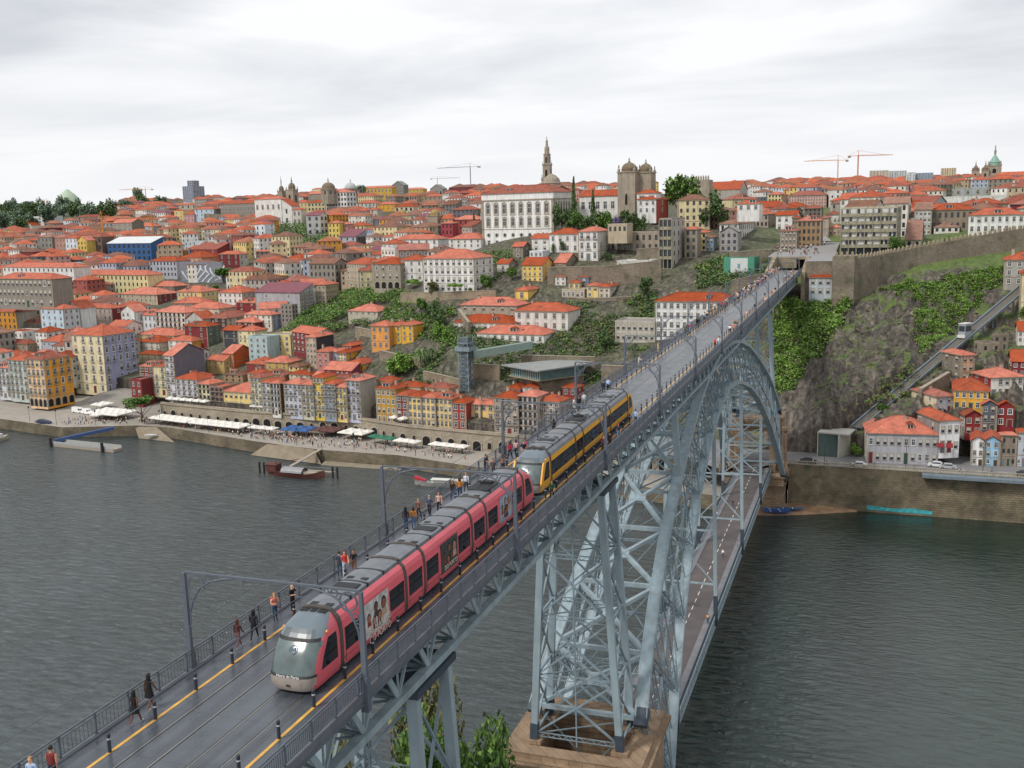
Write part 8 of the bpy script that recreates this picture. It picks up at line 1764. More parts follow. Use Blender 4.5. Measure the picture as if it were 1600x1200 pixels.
# the lift tower and its footbridge
P = empty('lift_tower', (-107.5, 336, 13), -.14, 'grey steel lattice lift tower with a viewing platform', 'lift tower'); b = MB()
for sx in (-1, 1):
    for sy in (-1, 1): b.bar((sx*1.9, sy*1.9, -6), (sx*1.9, sy*1.9, 27), .28)
for k in range(10):
    z0 = k*2.5
    for a in range(4):
        p = [(-1.9, -1.9), (1.9, -1.9), (1.9, 1.9), (-1.9, 1.9)]; q, r = p[a], p[(a+1) % 4]; b.bar((*q, z0), (*r, z0+2.5), .14); b.bar((*r, z0), (*q, z0+2.5), .14); b.bar((*q, z0), (*r, z0), .16)
b.build('lattice', STEEL2, P); b = MB(); b.box(-3, 3, -2.6, 2.6, 21.6, 21.9); b.box(-3, 3, -2.6, -2.55, 21.9, 23.2); b.box(2.95, 3, -2.6, 2.6, 21.9, 23.2); b.box(-2.1, 2.1, -2.1, 2.1, 24.2, 24.4); b.build('platform', STEEL2, P); b = MB(); b.box(-1.3, 1.3, -1.3, 1.3, 2, 26.4); b.build('lift_shaft', mat('shaft glass', srgb('5D686E'), .3, .1), P)
b = MB(); b.bar((-105, 336.5, 33.2), (-88, 352, 35), 2.6, 2.6); tag(b.build('footbridge', mat('bridge green grey', srgb('7E9088'), .6, .12, 1)), 'enclosed pale green footbridge from the lift tower to the slope', 'footbridge')
b = MB(); b.box(-.55, .55, -.3, .3, 0, 3.4); o = b.build('doorway', mat('red door paint', srgb('A82A2C'), .6, .1)); o.location = (-99.8, 357.5, 30.2); tag(o, 'bright red doorway below the lowest convent range', 'door')
# glass pavilion with thin oversailing roof
P = empty('glass_pavilion', (-78, 342, 23), math.radians(-6), 'low glass restaurant with a long thin grey flat roof', 'pavilion'); P.scale = (.9, .9, .86)
b = MB(); b.hexa([(-19, -5, 6.9), (2, -16, 6.9), (17, 8, 7.4), (2, 14, 7.4), (-19, -5, 7.4), (2, -16, 7.4), (17, 8, 7.9), (2, 14, 7.9)]); b.build('roof', mat('zinc roof', srgb('8E918F'), .5, .12, .3), P)
b = MB(); b.hexa([(-15, -4, 3), (1, -12, 3), (12, 6, 3), (0, 10, 3), (-15, -4, 7), (1, -12, 7), (12, 6, 7.4), (0, 10, 7.4)]); b.build('glazing', mat('greenish glass', srgb('5F7B7C'), .1, .15, .6), P)
b = MB(); p, q = Vector((-15, -4, 0)), Vector((1, -12, 0))
for k in range(14): c = p.lerp(q, k/13); b.bar((c.x, c.y-.1, 3), (c.x, c.y-.1, 7), .12)
b.build('mullions', FRW, P); b = MB(); b.hexa([(-16, -4.5, 2.6), (1, -13.5, 2.6), (13, 6, 2.6), (0, 11, 2.6), (-16, -4.5, 3), (1, -13.5, 3), (13, 6, 3), (0, 11, 3)]); b.build('floor_slab', CONC, P)
b = MB(); b.hexa([(-12, -3, -6), (1, -10, -6), (12, 6, -6), (0, 10, -6), (-12, -3, 2.6), (1, -10, 2.6), (12, 6, 2.6), (0, 10, 2.6)]); b.build('stone_base', RUB, P)
# glass cube station
P = empty('funicular_station', (20.2, 300, 12), math.radians(-3), 'concrete framed glass box station beside the road', 'station')
cw = mat('pale concrete', srgb('B3B0A6'), .8, .08); b = MB(); b.hexa([(-4.5, -3, 6.6), (4.2, -4.2, 6.6), (5.5, 4, 6.6), (-3.5, 4, 6.6), (-4.5, -3, 7), (4.2, -4.2, 7), (5.5, 4, 7), (-3.5, 4, 7)]); b.hexa([(1.2, -4.1, 0), (1.5, -4.15, 0), (5.5, 4, 0), (5.2, 4, 0), (1.2, -4.1, 6.6), (1.5, -4.15, 6.6), (5.5, 4, 6.6), (5.2, 4, 6.6)]); b.box(-4.5, -4.2, -3, 4, 0, 6.6); b.build('frame', cw, P)
b = MB(); b.box(-4.1, 1.3, -3.2, -3.1, 0, 6.5); b.build('glazing', mat('station glass', srgb('4F5F5C'), .1, .15, .5), P); b = MB(); b.box(-4.2, 3, 3.5, 4, 0, 6.5); b.build('wall', cw, P)
# hoarding with white banner at the bridge head
P = empty('hoarding', (-20.5, 410, 54), math.radians(-8), 'green netting hoarding with a white banner below the brown roofed house', 'hoarding'); b = MB(); b.box(-6, 6, -.2, .2, 0, 9.5); b.box(5.8, 6.2, 0, 8, 0, 9.5); b.build('net', mat('green net', srgb('4E8E78'), .9, .15, .7), P)
b = MB(); b.box(-3.2, 3.6, -.3, -.24, 1, 9); b.build('banner', mat('white banner', srgb('C6CCCA'), .8, .06), P); b = MB(); b.box(-.4, .6, -.36, -.31, 5, 6.8); b.build('emblem', mat('emblem grey blue', srgb('7C8FA6'), .8, 0), P)
# painted mural wall
P = empty('mural_wall', (-387, 568.8, 42), math.radians(-10), 'long grey wall painted with pale swirling ribbon shapes', 'wall'); b = MB(); b.box(-19, 19, 0, 1, -3, 14); b.build('wall', wallm('7F828A'), P); b = MB(); rg_ = random.Random(9)
for k in range(7):
    x0 = -17+k*5; pts = [(x0+3.2*math.sin(t*.9+k)+t*.55, -.12-.02*k, 1+t*1.15+1.2*math.cos(t*1.3+k*2)) for t in range(10)]
    for p, q in zip(pts[:-1], pts[1:]): b.bar(p, q, .03, 1.5, up=(0, 1, 0)) if 0 else b.poly([(p[0]-.8, p[1], p[2]), (p[0]+.8, p[1], p[2]), (q[0]+.8, q[1], q[2]), (q[0]-.8, q[1], q[2])])
b.build('painting', mat('mural white', srgb('C3CBD4'), .9, .25, .5), P)
# bridge head: tunnel mouth, parapets, street
PLZ = mat('grey cobbled street', srgb('8E8C8B'), .85, .15, .5)
b = MB().mat(RUBL); b.box(-7.5, -5.6, 404, 408, 52, 63.6); b.box(5.2, 7.5, 404, 408, 52, 63.6); b.box(-5.6, 5.2, 404.6, 408, 62.6, 63.6); b.box(-5.6, 1.8, 403.2, 405, 59.4, 63.5)
b.hexa([(-6.8, 372, 50), (-5.3, 372, 50), (-5.3, 404, 54), (-6.8, 404, 54), (-6.8, 372, 60.2), (-5.3, 372, 60.2), (-5.3, 404, 64.2), (-6.8, 404, 64.2)]); b.hexa([(5.3, 376, 46), (6.6, 376, 46), (6.6, 404, 50), (5.3, 404, 50), (5.3, 376, 59.6), (6.6, 376, 59.6), (6.6, 404, 63.6), (5.3, 404, 63.6)])
b.mat(mat('tunnel shade panel', (.012, .012, .013), .95, 0)); b.box(-5.6, 5.2, 407, 407.6, 59.4, 62.6); tag(b.build('tunnel_portal'), 'low stone tunnel mouth that the tram tracks enter at the far end', 'portal')  # near-black panel paints the shade inside the tunnel mouth
b = MB(); b.poly([(-9, 404.6, 63.64), (15.5, 404.6, 63.64), (15.5, 470, 66.6), (-6, 470, 67.2)]); b.poly([(-6, 470, 67.2), (12, 470, 67.2), (-8, 640, 75), (-15, 640, 75)]); b.poly([(6.6, 378, 63.2), (16, 378, 63.2), (15.5, 404.6, 63.64), (7.5, 404.6, 63.64)]); tag(b.build('street', PLZ), kind='structure')
b = MB().mat(RUB); b.box(6.6, 16, 378, 404, 48, 63.1); tag(b.build('abutment'), 'rough stone abutment between the deck end and the corner tower', 'wall')
TOPn = ['navy', 'red', 'white', 'black']
for k in range(34):
    x = rg.uniform(-10, 11); y = rg.uniform(405, 465); t = rcol(); person(x, y, 63.66+(y-404.6)*.05, rg.choice([0, 180, 90]), 'walk', 'tee', k % 4, t, '22242A', 'brown', 'short', 'tiny figure in %s on the street above the tunnel mouth' % CN[t], group='people at the far bridge head', far=True)
# ------------------------------------------------------------------ left quay
b = MB(); b.poly([(-300, 346, 4.25), (-243, 340, 4.25), (-243, 378, 8.6), (-300, 384, 8.6)]); tag(b.build('square', mat('square paving', srgb('8F8A82'), .85, .15, .25)), kind='structure')
QW = masonry('river wall stone', srgb('8F826C'), srgb('7A6E5B'), srgb('534A3D'), 1.1, .5, .7, moss=.45, vscale=.12)
QP = mat('quay paving', srgb('9D968C'), .85, .14, .25, dirt=.15)
SE = [(-470, 345), (-309, 320), (-269, 311.5), (-241, 321.5), (-227, 321), (-178, 307), (-160, 303), (-148, 300.5), (-118, 299.5), (-88, 291), (-50, 284), (-9, 276)]
SB = [(-9, 345), (-50, 345), (-92, 345), (-122, 345), (-149, 350), (-193, 350), (-241, 358), (-243, 380), (-309, 392), (-470, 440)]
b = MB(); b.poly([(x, y, 4.2) for x, y in reversed(SB)] and [(x, y, 4.2) for x, y in SE+SB]); tag(b.build('quay', QP), kind='structure')
b = MB().mat(QW)
for (x0, y0), (x1, y1) in zip(SE[:-1], SE[1:]): b.poly([(x0, y0, -1), (x1, y1, -1), (x1, y1, 4.19), (x0, y0, 4.19)])
tag(b.build('quay_wall'), 'long stained stone river wall along the left quay', 'wall')
SAND = mat('slipway stone', srgb('857A68'), .9, .15, .4)
for pts, lab in (([(-172, 306, 4.22), (-150, 300, 4.22), (-146, 297, .1), (-178, 303, .1)], 'a'), ([(-244, 322.6, 4.22), (-233, 321.6, 4.22), (-219, 314.5, .05), (-238, 317.5, .05)], 'b'), ([(-146, 299.8, .6), (-116, 298.5, .6), (-116, 296, .0), (-146, 296.5, .0)], 'c'), ([(-8, 279, 1.1), (14, 286, 1.1), (13, 277.5, .0), (4, 274.6, .0), (-7, 274, .0)], 'd'), ([(11, 285, .9), (27, 285.1, .5), (27, 284, .0), (22, 282.0, .0), (13, 277.5, .0)], 'e')):
    b = MB(); b.poly(pts); tag(b.build('slipway' if lab in 'ab' else 'beach', SAND if lab in 'abc' else mat('brown sand', srgb('8A6E55'), .9, .25, .6)), kind='structure')
# arcaded wall
AW = [(-330, 352), (-285, 342), (-262, 338), (-241, 335.5), (-193, 327), (-149, 325.5), (-122, 316), (-92, 311), (-50, 304), (-9, 297)]
P = empty('arcade_wall', (0, 0, 0), 0, 'long stone wall with arches behind the quay restaurants', 'wall')
AST = masonry('arcade stone', srgb('B8AB97'), srgb('A59985'), srgb('857A69'), .9, .45, .4, vscale=.15)
b = MB().mat(AST)
for k, ((x0, y0), (x1, y1)) in enumerate(zip(AW[3:-1], AW[4:])):
    d = Vector((x1-x0, y1-y0, 0)).normalized(); n = Vector((-d.y, d.x, 0))*1.0; p = Vector((x0, y0, 0)); q = Vector((x1, y1, 0))
    b.hexa([p+Vector((0, 0, 3)), q+Vector((0, 0, 3)), q+n+Vector((0, 0, 3)), p+n+Vector((0, 0, 3)), p+Vector((0, 0, 10.9)), q+Vector((0, 0, 10.9)), q+n+Vector((0, 0, 10.9)), p+n+Vector((0, 0, 10.9))])
b.build('wall', None, P)
b = MB()
for (x0, y0), (x1, y1) in zip(AW[3:-1], AW[4:]):
    p = Vector((x0, y0, 10.3)); q = Vector((x1, y1, 10.3)); b.bar(p, q, .8, .25)
b.build('cornice', STRIM, P)
b = MB(); pts = [(x, y+1.0, 9.85) for x, y in AW[3:]]; b.poly(pts+[(x, y+9, 9.85) for x, y in reversed(AW[3:])]); tag(b.build('upper_terrace', QP), kind='structure')
ra = random.Random(8)
for (x0, y0), (x1, y1) in zip(AW[3:-1], AW[4:]):
    L_ = math.hypot(x1-x0, y1-y0); n = int(L_/4.6); a = math.atan2(y1-y0, x1-x0)
    for k in range(n):
        t = (k+.5)/n; w_ = ra.choice([1.3, 1.6, 2.8, 3.2, 2.6]); h_ = 2.4 if w_ < 2 else ra.choice([3.6, 4.2])
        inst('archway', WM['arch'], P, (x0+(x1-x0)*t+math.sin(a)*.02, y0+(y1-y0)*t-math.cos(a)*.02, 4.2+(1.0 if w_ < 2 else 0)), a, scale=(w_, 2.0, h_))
# canopies
CW = mat('white canvas', srgb('DEDAD2'), .8, .05); CG = mat('green canvas', srgb('2F6E56'), .8, .1); CB = mat('blue canvas', srgb('3A5F94'), .8, .1); CBR = mat('brown canvas', srgb('5F3F3A'), .8, .1)
def canopy_mesh(m, w=3.8, h=2.6):
    b = MB().mat(m); q = w/2
    b.poly([(-q, -q, h), (q, -q, h), (0, 0, h+.75)]); b.poly([(q, -q, h), (q, q, h), (0, 0, h+.75)]); b.poly([(q, q, h), (-q, q, h), (0, 0, h+.75)]); b.poly([(-q, q, h), (-q, -q, h), (0, 0, h+.75)])
    for a in range(4):
        c, s = math.cos(a*math.pi/2), math.sin(a*math.pi/2); b.poly([(c*-q-s*-q, s*-q+c*-q, h-.3), (c*q-s*-q, s*q+c*-q, h-.3), (c*q-s*-q, s*q+c*-q, h), (c*-q-s*-q, s*-q+c*-q, h)])
    me = b.mesh('canopy'); b2 = MB(); b2.tube([(0, 0, 0), (0, 0, h+.7)], .05, 6); b2.box(-.35, .35, -.35, .35, 0, .08); return me, b2.mesh('pole', IRON)
CM = {k: canopy_mesh(v) for k, v in (('white', CW), ('green', CG), ('blue', CB), ('brown', CBR))}
def parasols(x0, y0, x1, y1, z, n, rows, col, lab, sc=1.0):
    a = math.atan2(y1-y0, x1-x0)
    for r in range(rows):
        for k in range(n):
            t = (k+.5)/n; x = x0+(x1-x0)*t-math.sin(a)*r*3.9*sc; y = y0+(y1-y0)*t+math.cos(a)*r*3.9*sc
            P = empty('parasol', (x, y, z), a, lab, 'parasol', 'restaurant parasols along the quay'); inst('canopy', CM[col][0], P, (0, 0, 0), scale=(sc, sc, 1)); inst('pole', CM[col][1], P, (0, 0, 0))
parasols(-272, 329.4, -254, 327, 4.2, 5, 3, 'white', 'white square parasol in the large block left of the umbrella pine')
parasols(-238, 326, -217, 321.5, 4.2, 6, 2, 'white', 'white square parasol in the block right of the umbrella pine')
parasols(-216, 321.5, -190, 317, 4.2, 7, 2, 'white', 'white square parasol in front of the low arches')
parasols(-188, 319, -176, 317.5, 4.2, 3, 1, 'white', 'white parasol left of the blue awnings'); parasols(-174, 318, -162, 317.5, 4.2, 3, 2, 'blue', 'blue awning parasol on the quay'); parasols(-161, 319.5, -152, 319, 4.2, 3, 2, 'brown', 'brown awning parasol on the quay')
parasols(-150, 318.5, -139, 316.5, 4.2, 3, 2, 'white', 'white parasol in front of the tall grey side wall'); parasols(-136, 315, -125, 311.5, 4.2, 3, 1, 'green', 'green parasol on the quay'); parasols(-124, 311, -115, 309, 4.2, 3, 1, 'white', 'white parasol right of the green ones'); parasols(-110, 308.5, -96, 306, 4.2, 4, 1, 'white', 'white parasol near the bridge end of the quay')
parasols(-238, 336.5, -216, 333, 10, 6, 1, 'white', 'white parasol on the upper terrace before the chequered tenement', .8); parasols(-194, 329.5, -184, 328.5, 10, 3, 1, 'white', 'white parasol before the low yellow house', .8); parasols(-157, 327.5, -147, 326.5, 10, 3, 1, 'white', 'white parasol under the blank grey side wall', .8); parasols(-131, 321, -123, 318, 10, 2, 1, 'white', 'white parasol before the wine red tenement', .8)
parasols(-283, 345, -276, 343.6, 4.2, 2, 2, 'white', 'white parasol beside the orange corner building', .9); parasols(-266.5, 326, -262, 325.5, 4.2, 1, 1, 'white', 'single white tent near the slipway', 1.1)
# crowd on the quay
rq = random.Random(12); k = 0; CROWD = []
def on_quay(t): return float(np.interp(t, [p[0] for p in SE], [p[1] for p in SE]))
while k < 140:
    x = rq.choice([rq.uniform(-300, -90), rq.gauss(-170, 18), rq.gauss(-215, 18)])
    if not -300 < x < -88: continue
    y0 = on_quay(x)+2; y = rq.uniform(y0, y0+13); t = rcol(); k += 1
    where = 'before the orange corner building' if x < -262 else 'near the umbrella pine' if x < -225 else 'by the long white parasol row' if x < -190 else 'near the blue awnings' if x < -155 else 'near the green parasols' if x < -120 else 'near the bridge end of the quay'
    o = person(x, y, 4.2, rq.uniform(0, 360), rq.choice(['walk', 'walk2', 'stand']), rq.choice(['full', 'tee', 'shorts']), rq.randrange(4), t, rq.choice(['22242A', '3D4E6B', 'C9A27E']), None, 'short', 'tiny figure in %s on the quay %s' % (CN[t], where), group='people on the quay', far=True)
bm_ = MB()
for k in range(330):
    x = rq.choice([rq.uniform(-278, -238), rq.uniform(-238, -190), rq.gauss(-172, 9), rq.uniform(-152, -96)]); y0 = on_quay(x); y = rq.uniform(y0+4, y0+16); h_ = rq.choice([1.7, 1.65, 1.25, 1.25]); a = rq.uniform(0, 3)
    for (z0, z1, r0, r1, m_) in ((0, .85 if h_ > 1.5 else .5, .10, .15, cloth(rq.choice(['22242A', '3D4E6B', '4A4038']))), (.85 if h_ > 1.5 else .5, h_-.27, .17, .21, cloth(rcol())), (h_-.25, h_, .09, .08, SKIN[k % 4])):
        bm_.mat(m_); bm_.loft([[(x+r*math.cos(a+q*1.257)*1.1, y+r*math.sin(a+q*1.257)*.7, 4.2+z) for q in range(5)] for z, r in ((z0, r0), ((z0+z1)/2, r1), (z1, r1*.75))])
tag(bm_.build('crowd'), 'dense crowd of tiny people around the quay restaurants', kind='stuff')
b = MB().mat(mat('cafe table', srgb('6A5E52'), .7, .2))
for k in range(0): pass
# quay lamp posts
b = MB(); b.tube([(0, 0, 0), (0, 0, 5.5)], [.09, .05], 6); b.box(-.25, .25, -.25, .25, 5.5, 6.0); b.lathe([(.3, 6.0), (.05, 6.35)], n=6); LP = b.mesh('street_lamp', IRON)
for i, x in enumerate((-292, -275, -258, -232, -205, -182, -160, -136, -112)):
    o = bpy.data.objects.new('street_lamp', LP); o.location = (x, on_quay(x)+2.0, 4.2); link(o); tag(o, 'thin dark lamp post on the left quay edge, number %d from the left' % (i+1), 'street lamp', 'lamp posts on the quay')
# boats
WOODR = mat('red brown hull', srgb('57302A'), .6, .2, 1.5); WOODL = mat('pale deck boards', srgb('9C9184'), .8, .2, 2)
def hull(b, L_, W_, H_, sheer=.8, z0=-.2):
    rings = []
    for i in range(13):
        t = i/12; x = -L_/2+L_*t; w = W_/2*max(.04, (1-abs(2*t-1)**2.4)); up = sheer*abs(2*t-1)**2
        rings.append([(x, -w, H_+up), (x, -w*.7, z0+up*.3), (x, w*.7, z0+up*.3), (x, w, H_+up)])
    b.loft(rings, close=False, cap=False)
    for i in range(12): a, c = rings[i], rings[i+1]; b.poly([(a[0][0], a[0][1]*.96, H_-.12+ (a[0][2]-H_)*.9), (c[0][0], c[0][1]*.96, H_-.12+(c[0][2]-H_)*.9), (c[3][0], c[3][1]*.96, H_-.12+(c[3][2]-H_)*.9), (a[3][0], a[3][1]*.96, H_-.12+(a[3][2]-H_)*.9)])
P = empty('moored_boat', (-146, 280.5, 0), math.radians(-3), 'large brown wooden wine boat with a grey canopy, moored off the slipway', 'boat')
b = MB(); hull(b, 22, 5, 1.2, 1.6); b.build('hull', WOODR, P); b = MB(); b.box(-10.5, -6.5, -1.6, 1.6, 1.4, 3.6); b.box(-10.8, -6.2, -1.9, 1.9, 3.6, 3.8); b.build('wheelhouse', WOODR, P)
b = MB(); b.loft([[(x, 2*math.cos(t*math.pi/8), 1.6+1.5*math.sin(t*math.pi/8)) for t in range(9)] for x in (-4.5, 3.5)], close=False, cap=False); b.build('canopy', mat('grey canopy', srgb('8F8E90'), .5, .15), P); b = MB(); b.bar((-8, 0, 3.8), (2, -1, 6.2), .18); b.build('steering_oar', WOODR, P)
b = MB(); b.box(3.6, 8, -1.2, 1.2, 1.3, 1.9); b.build('hatch', WOODL, P)
for x in (-160.5, -158.8, -133.2, -131.5): b = MB(); b.tube([(x, 282, -1), (x, 282, 3.6)], .35, 8); tag(b.build('mooring_post', TBK), 'black mooring post at the %s end of the brown boat' % ('left' if x < -150 else 'right'), 'post', 'mooring posts')
b = MB(); b.bar((-134, 284.5, 1.2), (-148, 284.5, 1.2), 1.2, .2); b.bar((-134, 285, 2.2), (-148, 285, 2.2), .08); b.bar((-152, 287, 1.4), (-148, 301, 4.4), 1.3, .25); tag(b.build('gangway', WOODL), 'narrow gangway from the slipway to the brown boat', 'gangway')
P = empty('moored_boat', (-94, 281, 0), math.radians(4), 'slim boat with a bright red raised bow beside the deck railing', 'boat'); b = MB(); hull(b, 19, 3, .9, 1.4); b.build('hull', mat('white black hull', srgb('8E8A86'), .5, .2, 1), P); b = MB(); b.bar((-9.5, 0, 2.6), (-6.0, 0, 1.5), 1.2, .8); b.build('red_bow', mat('red bow paint', srgb('B5303A'), .5, .1), P); b = MB(); b.box(-4, 7, -.06, .06, 1.0, 2.2); b.box(-4, 7, -1.2, 1.2, 2.2, 2.3); b.build('rail', FRW, P)
P = empty('landing_pontoon', (-246.5, 298.5, 0), math.radians(-6), 'long grey floating landing stage with dark fenders', 'pontoon'); b = MB(); b.box(-16, 16, -2, 2, -.3, 1.0); b.build('float', WOODL, P); b = MB(); b.box(-16, 16, -2.05, -1.97, 1.0, 2.0); b.box(-16, 16, 1.97, 2.05, 1.0, 2.0); b.build('railing', mat('pale rail', srgb('9FA3A3'), .6, .1), P)
for x in (-15.5, 11): b = MB(); b.tube([(x, -2.5, -1), (x, -2.5, 3.4)], .55, 10); b.build('pile', TBK, P)
b = MB(); b.bar((-262, 300, 1.8), (-246, 313.5, 4.6), 1.8, 1.2); tag(b.build('gangway', mat('blue gangway paint', srgb('35507C'), .5, .1)), 'blue lattice gangway leading up to the quay', 'gangway')
P = empty('moored_boat', (-291, 299, 0), math.radians(80), 'boat with blue trim cut off by the left edge', 'boat'); b = MB(); hull(b, 12, 3.6, 1.1, .9); b.build('hull', mat('cream hull', srgb('B0A890'), .6, .1), P); b = MB(); b.box(-3, 3, -1.3, 1.3, 1.2, 2.8); b.build('cabin', FRW, P)
for i, (x, y, c, lab) in enumerate([(6.5, 276.6, '2F4F86', 'blue rowing boat on the sand under the far arch foot, front one'), (6.0, 277.8, '3A5E96', 'blue and white rowing boat on the sand, second one'), (9.6, 279.4, '4B5A78', 'slate blue rowing boat on the sand, rear one')]):
    P = empty('rowing_boat', (x, y, .5+i*.12), math.radians(8), lab, 'boat', 'small boats on the sand'); b = MB(); hull(b, 7, 1.7, .5, .3, 0); b.build('hull', mat('hull '+c, srgb(c), .5, .1), P); b = MB(); b.box(-2, -1.7, -.7, .7, .4, .48); b.box(.5, .8, -.7, .7, .4, .48); b.build('bench', FRW, P)
P = empty('rowing_boat', (-231, 316, 1.6), .2, 'small white boat lying on the left slipway', 'boat'); b = MB(); hull(b, 5, 1.7, .5, .2, 0); b.build('hull', FRW, P)
# vehicles
def car(x, y, z, rz, col, label, kind='car', L_=4.4):
    P = empty('parked_car' if kind == 'car' else 'van', (x, y, z), rz, label, 'car' if kind == 'car' else 'van'); m = mat('car paint '+col, srgb(col), .25, .03); w = .9
    pr = [(-.5, .25), (-.5, .75), (-.46, .85), (-.34, .95), (-.2, 1.42), (.18, 1.45), (.36, .98), (.48, .85), (.5, .6), (.5, .25)] if kind == 'car' else [(-.5, .3), (-.5, 2.3), (-.47, 2.45), (.22, 2.45), (.3, 2.0), (.4, 1.25), (.49, 1.05), (.5, .3)]
    b = MB(); b.loft([[(px*L_, s*w*(1 if pz < 1 else .86), pz) for px, pz in pr] for s in (-1, 1)]); b.build('body', m, P)
    b = MB().mat(GLW)
    for s in (-1, 1):
        if kind == 'car': b.poly([(-.30*L_, s*w*1.0+s*.0, .98), (.31*L_, s*w*1.0, .98), (.17*L_, s*w*.9, 1.38), (-.19*L_, s*w*.9, 1.38)])
        else: b.poly([(.12*L_, s*w*1.01, 1.3), (.36*L_, s*w*1.01, 1.3), (.29*L_, s*w*.92, 1.95), (.12*L_, s*w*.92, 1.95)])
    b.build('side_window', None, P); b = MB().mat(GLW); 
    if kind == 'car': b.poly([(.355*L_, -.75, 1.01), (.355*L_, .75, 1.01), (.19*L_, .68, 1.42), (.19*L_, -.68, 1.42)])
    else: b.poly([(.405*L_, -.8, 1.28), (.405*L_, .8, 1.28), (.305*L_, .76, 1.95), (.305*L_, -.76, 1.95)])
    b.build('windscreen', None, P)
    for sx in (-.31, .31):
        for s in (-1, 1): b = MB().mat(TBK); b.lathe([(0, -.1), (.33, -.1), (.33, .1), (0, .1)], n=12); b.mat(BMP); b.lathe([(.18, .11), (0, .12)], n=10); o = b.build('wheel', None, P); o.location = (sx*L_, s*w*.95, .33); o.rotation_euler = (-s*math.pi/2, 0, 0)
    for s in (-1, 1): b = MB(); b.box(L_*.49, L_*.505, s*.6-.15, s*.6+.15, .65, .78); b.build('headlight', FRW, P)
car(-285, 338, 4.2, -.2, 'E4E4E2', 'larger white van on the quay by the orange building', 'van', 6.6); car(-278.5, 336, 4.2, -.2, 'EDEDEA', 'smaller white van right of the larger one', 'van', 5); car(-281.8, 315.8, 4.2, .1, '2B3B5C', 'dark blue car near the quay edge', L_=5.4); car(-285, 317.2, 4.2, .1, '3A4C66', 'second blue car touching the dark blue one')
car(13.6, 287.6, 12.05, math.pi-.05, '1E2836', 'dark navy car on the right bank road', L_=4.6); car(27.1, 286.6, 12.05, 3.1, 'D7D8DA', 'white car in the middle of the right bank road'); car(49.7, 290, 12.05, 3.1, 'A9ADB0', 'silver car before the white narrow house'); car(68, 286.5, 12.05, 3.1, '3A3C40', 'dark car cut by the right edge of the photo'); car(47, 291.6, 12.05, 3.0, 'D9DADA', 'white car parked behind the silver one')
# right bank road and river wall
RW = masonry('stained river wall', srgb('8D8069'), srgb('7E725D'), srgb('6E6350'), 1.2, .6, .9, moss=.6, vscale=.13)
b = MB(); b.poly([(-9, 276, 12.0), (8.6, 285.3, 12.0), (300, 279, 12.0), (300, 330, 12.0), (60, 306, 12.0), (9, 304, 12.0), (-12, 345, 12.0), (-60, 345, 12.0), (-40, 300, 12.0)]); tag(b.build('road', mat('grey asphalt', srgb('7C7B7C'), .85, .12, .3, dirt=.15)), kind='structure')
b = MB(); b.poly([(8.6, 285.3, 12.12), (300, 279, 12.12), (300, 281.2, 12.12), (8.8, 287, 12.12)]); tag(b.build('pavement', mat('pale pavement', srgb('A9A49A'), .85, .1, .3)), kind='structure')
b = MB(); x = 12
while x < 140: b.box(x, x+2.2, 290.4-(x-12)*.02, 290.55-(x-12)*.02, 12.008, 12.014); x += 5
tag(b.build('lane_marking', WHT), kind='structure')
b = MB().mat(RW); b.hexa([(8.6, 285.2, -1), (300, 278.9, -1), (300, 282, -1), (8.6, 288, -1), (8.6, 285.2, 12.1), (300, 278.9, 12.1), (300, 282, 11.9), (8.6, 288, 11.9)]); tag(b.build('river_wall'), 'high stained stone river wall below the right bank road', 'wall')
b = MB(); b.hexa([(8.6, 285.1, 12.1), (300, 278.8, 12.1), (300, 279.2, 12.1), (8.6, 285.5, 12.1), (8.6, 285.1, 12.35), (300, 278.8, 12.35), (300, 279.2, 12.35), (8.6, 285.5, 12.35)]); x = 9.2
while x < 120: yy = 285.3-(x-8.6)*.0216; b.box(x-.12, x+.12, yy-.12, yy+.12, 12.35, 13.0); x += .62
b.hexa([(8.6, 285.1, 13.0), (120, 282.7, 13.0), (120, 283.1, 13.0), (8.6, 285.5, 13.0), (8.6, 285.1, 13.2), (120, 282.7, 13.2), (120, 283.1, 13.2), (8.6, 285.5, 13.2)]); tag(b.build('balustrade', STRIM), 'stone balustrade along the right bank road', 'balustrade')
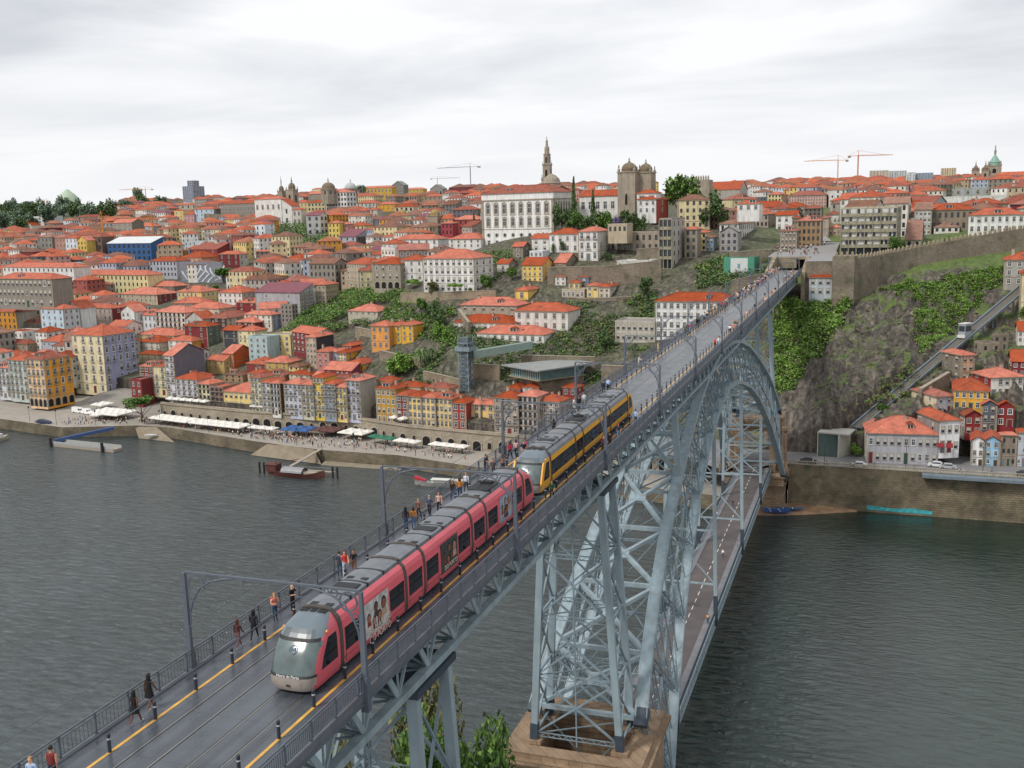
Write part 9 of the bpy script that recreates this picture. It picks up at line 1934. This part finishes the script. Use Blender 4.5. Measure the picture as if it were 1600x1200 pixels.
b = MB(); b.hexa([(43, 281.6, 11.2), (200, 278.2, 11.2), (200, 281.6, 11.2), (43, 284.6, 11.2), (43, 281.6, 12.0), (200, 278.2, 12.0), (200, 281.6, 12.0), (43, 284.6, 12.0)]); tag(b.build('walkway', GST), 'blue grey steel walkway hung on the right river wall', 'walkway')
b = MB(); b.poly([(29.5, 284.68, .7), (46, 284.3, .5), (46, 284.3, 1.5), (41, 284.42, 1.9), (36, 284.52, 1.5), (29.5, 284.68, 2.0)]); tag(b.build('graffiti', mat('turquoise graffiti', srgb('3E9AA0'), .8, .35, 1.2)), 'turquoise graffiti low on the right river wall', 'graffiti')
b = MB()
for x in (18, 39, 58): b.tube([(x, 287.4, 12.1), (x, 287.4, 18.5)], [.09, .06], 6); b.bar((x, 287.4, 18.4), (x, 289, 18.7), .1)
for i, x in enumerate((18, 39, 58)):
    b = MB(); b.tube([(0, 0, 0), (0, 0, 6.2)], [.09, .06], 6); b.bar((0, 0, 6.1), (0, 1.7, 6.4), .1); b.box(-.15, .15, 1.4, 2.1, 6.35, 6.5); o = b.build('street_lamp', IRON); o.location = (x, 287.0, 12.12); tag(o, 'slim road lamp %s' % ('near the glass box station', 'before the long grey house', 'before the white narrow house')[i], 'street lamp', 'road lamps on the right bank')
for i in range(7):
    x = [15, 18.5, 25, 31, 41, 52.5, 60][i]; t = rcol(); person(x, 285.9, 12.13, 90, 'walk', 'tee', i % 4, t, '22242A', 'brown', 'short', 'walker in %s on the right bank pavement, number %d from the bridge' % (CN[t], i+1), group='people on the right bank', far=True)
# red awnings
for x in (47.7, 50.0): b = MB(); b.hexa([(x-.9, 291.8, 17.4), (x+.9, 291.8, 17.4), (x+.9, 293.0, 18.3), (x-.9, 293.0, 18.3), (x-.9, 291.8, 17.5), (x+.9, 291.8, 17.5), (x+.9, 293.0, 18.4), (x-.9, 293.0, 18.4)]); tag(b.build('awning', mat('dark red canvas', srgb('7E2028'), .8, .1)), 'dark red awning on the white house, %s' % ('left one' if x < 49 else 'right one'), 'awning')
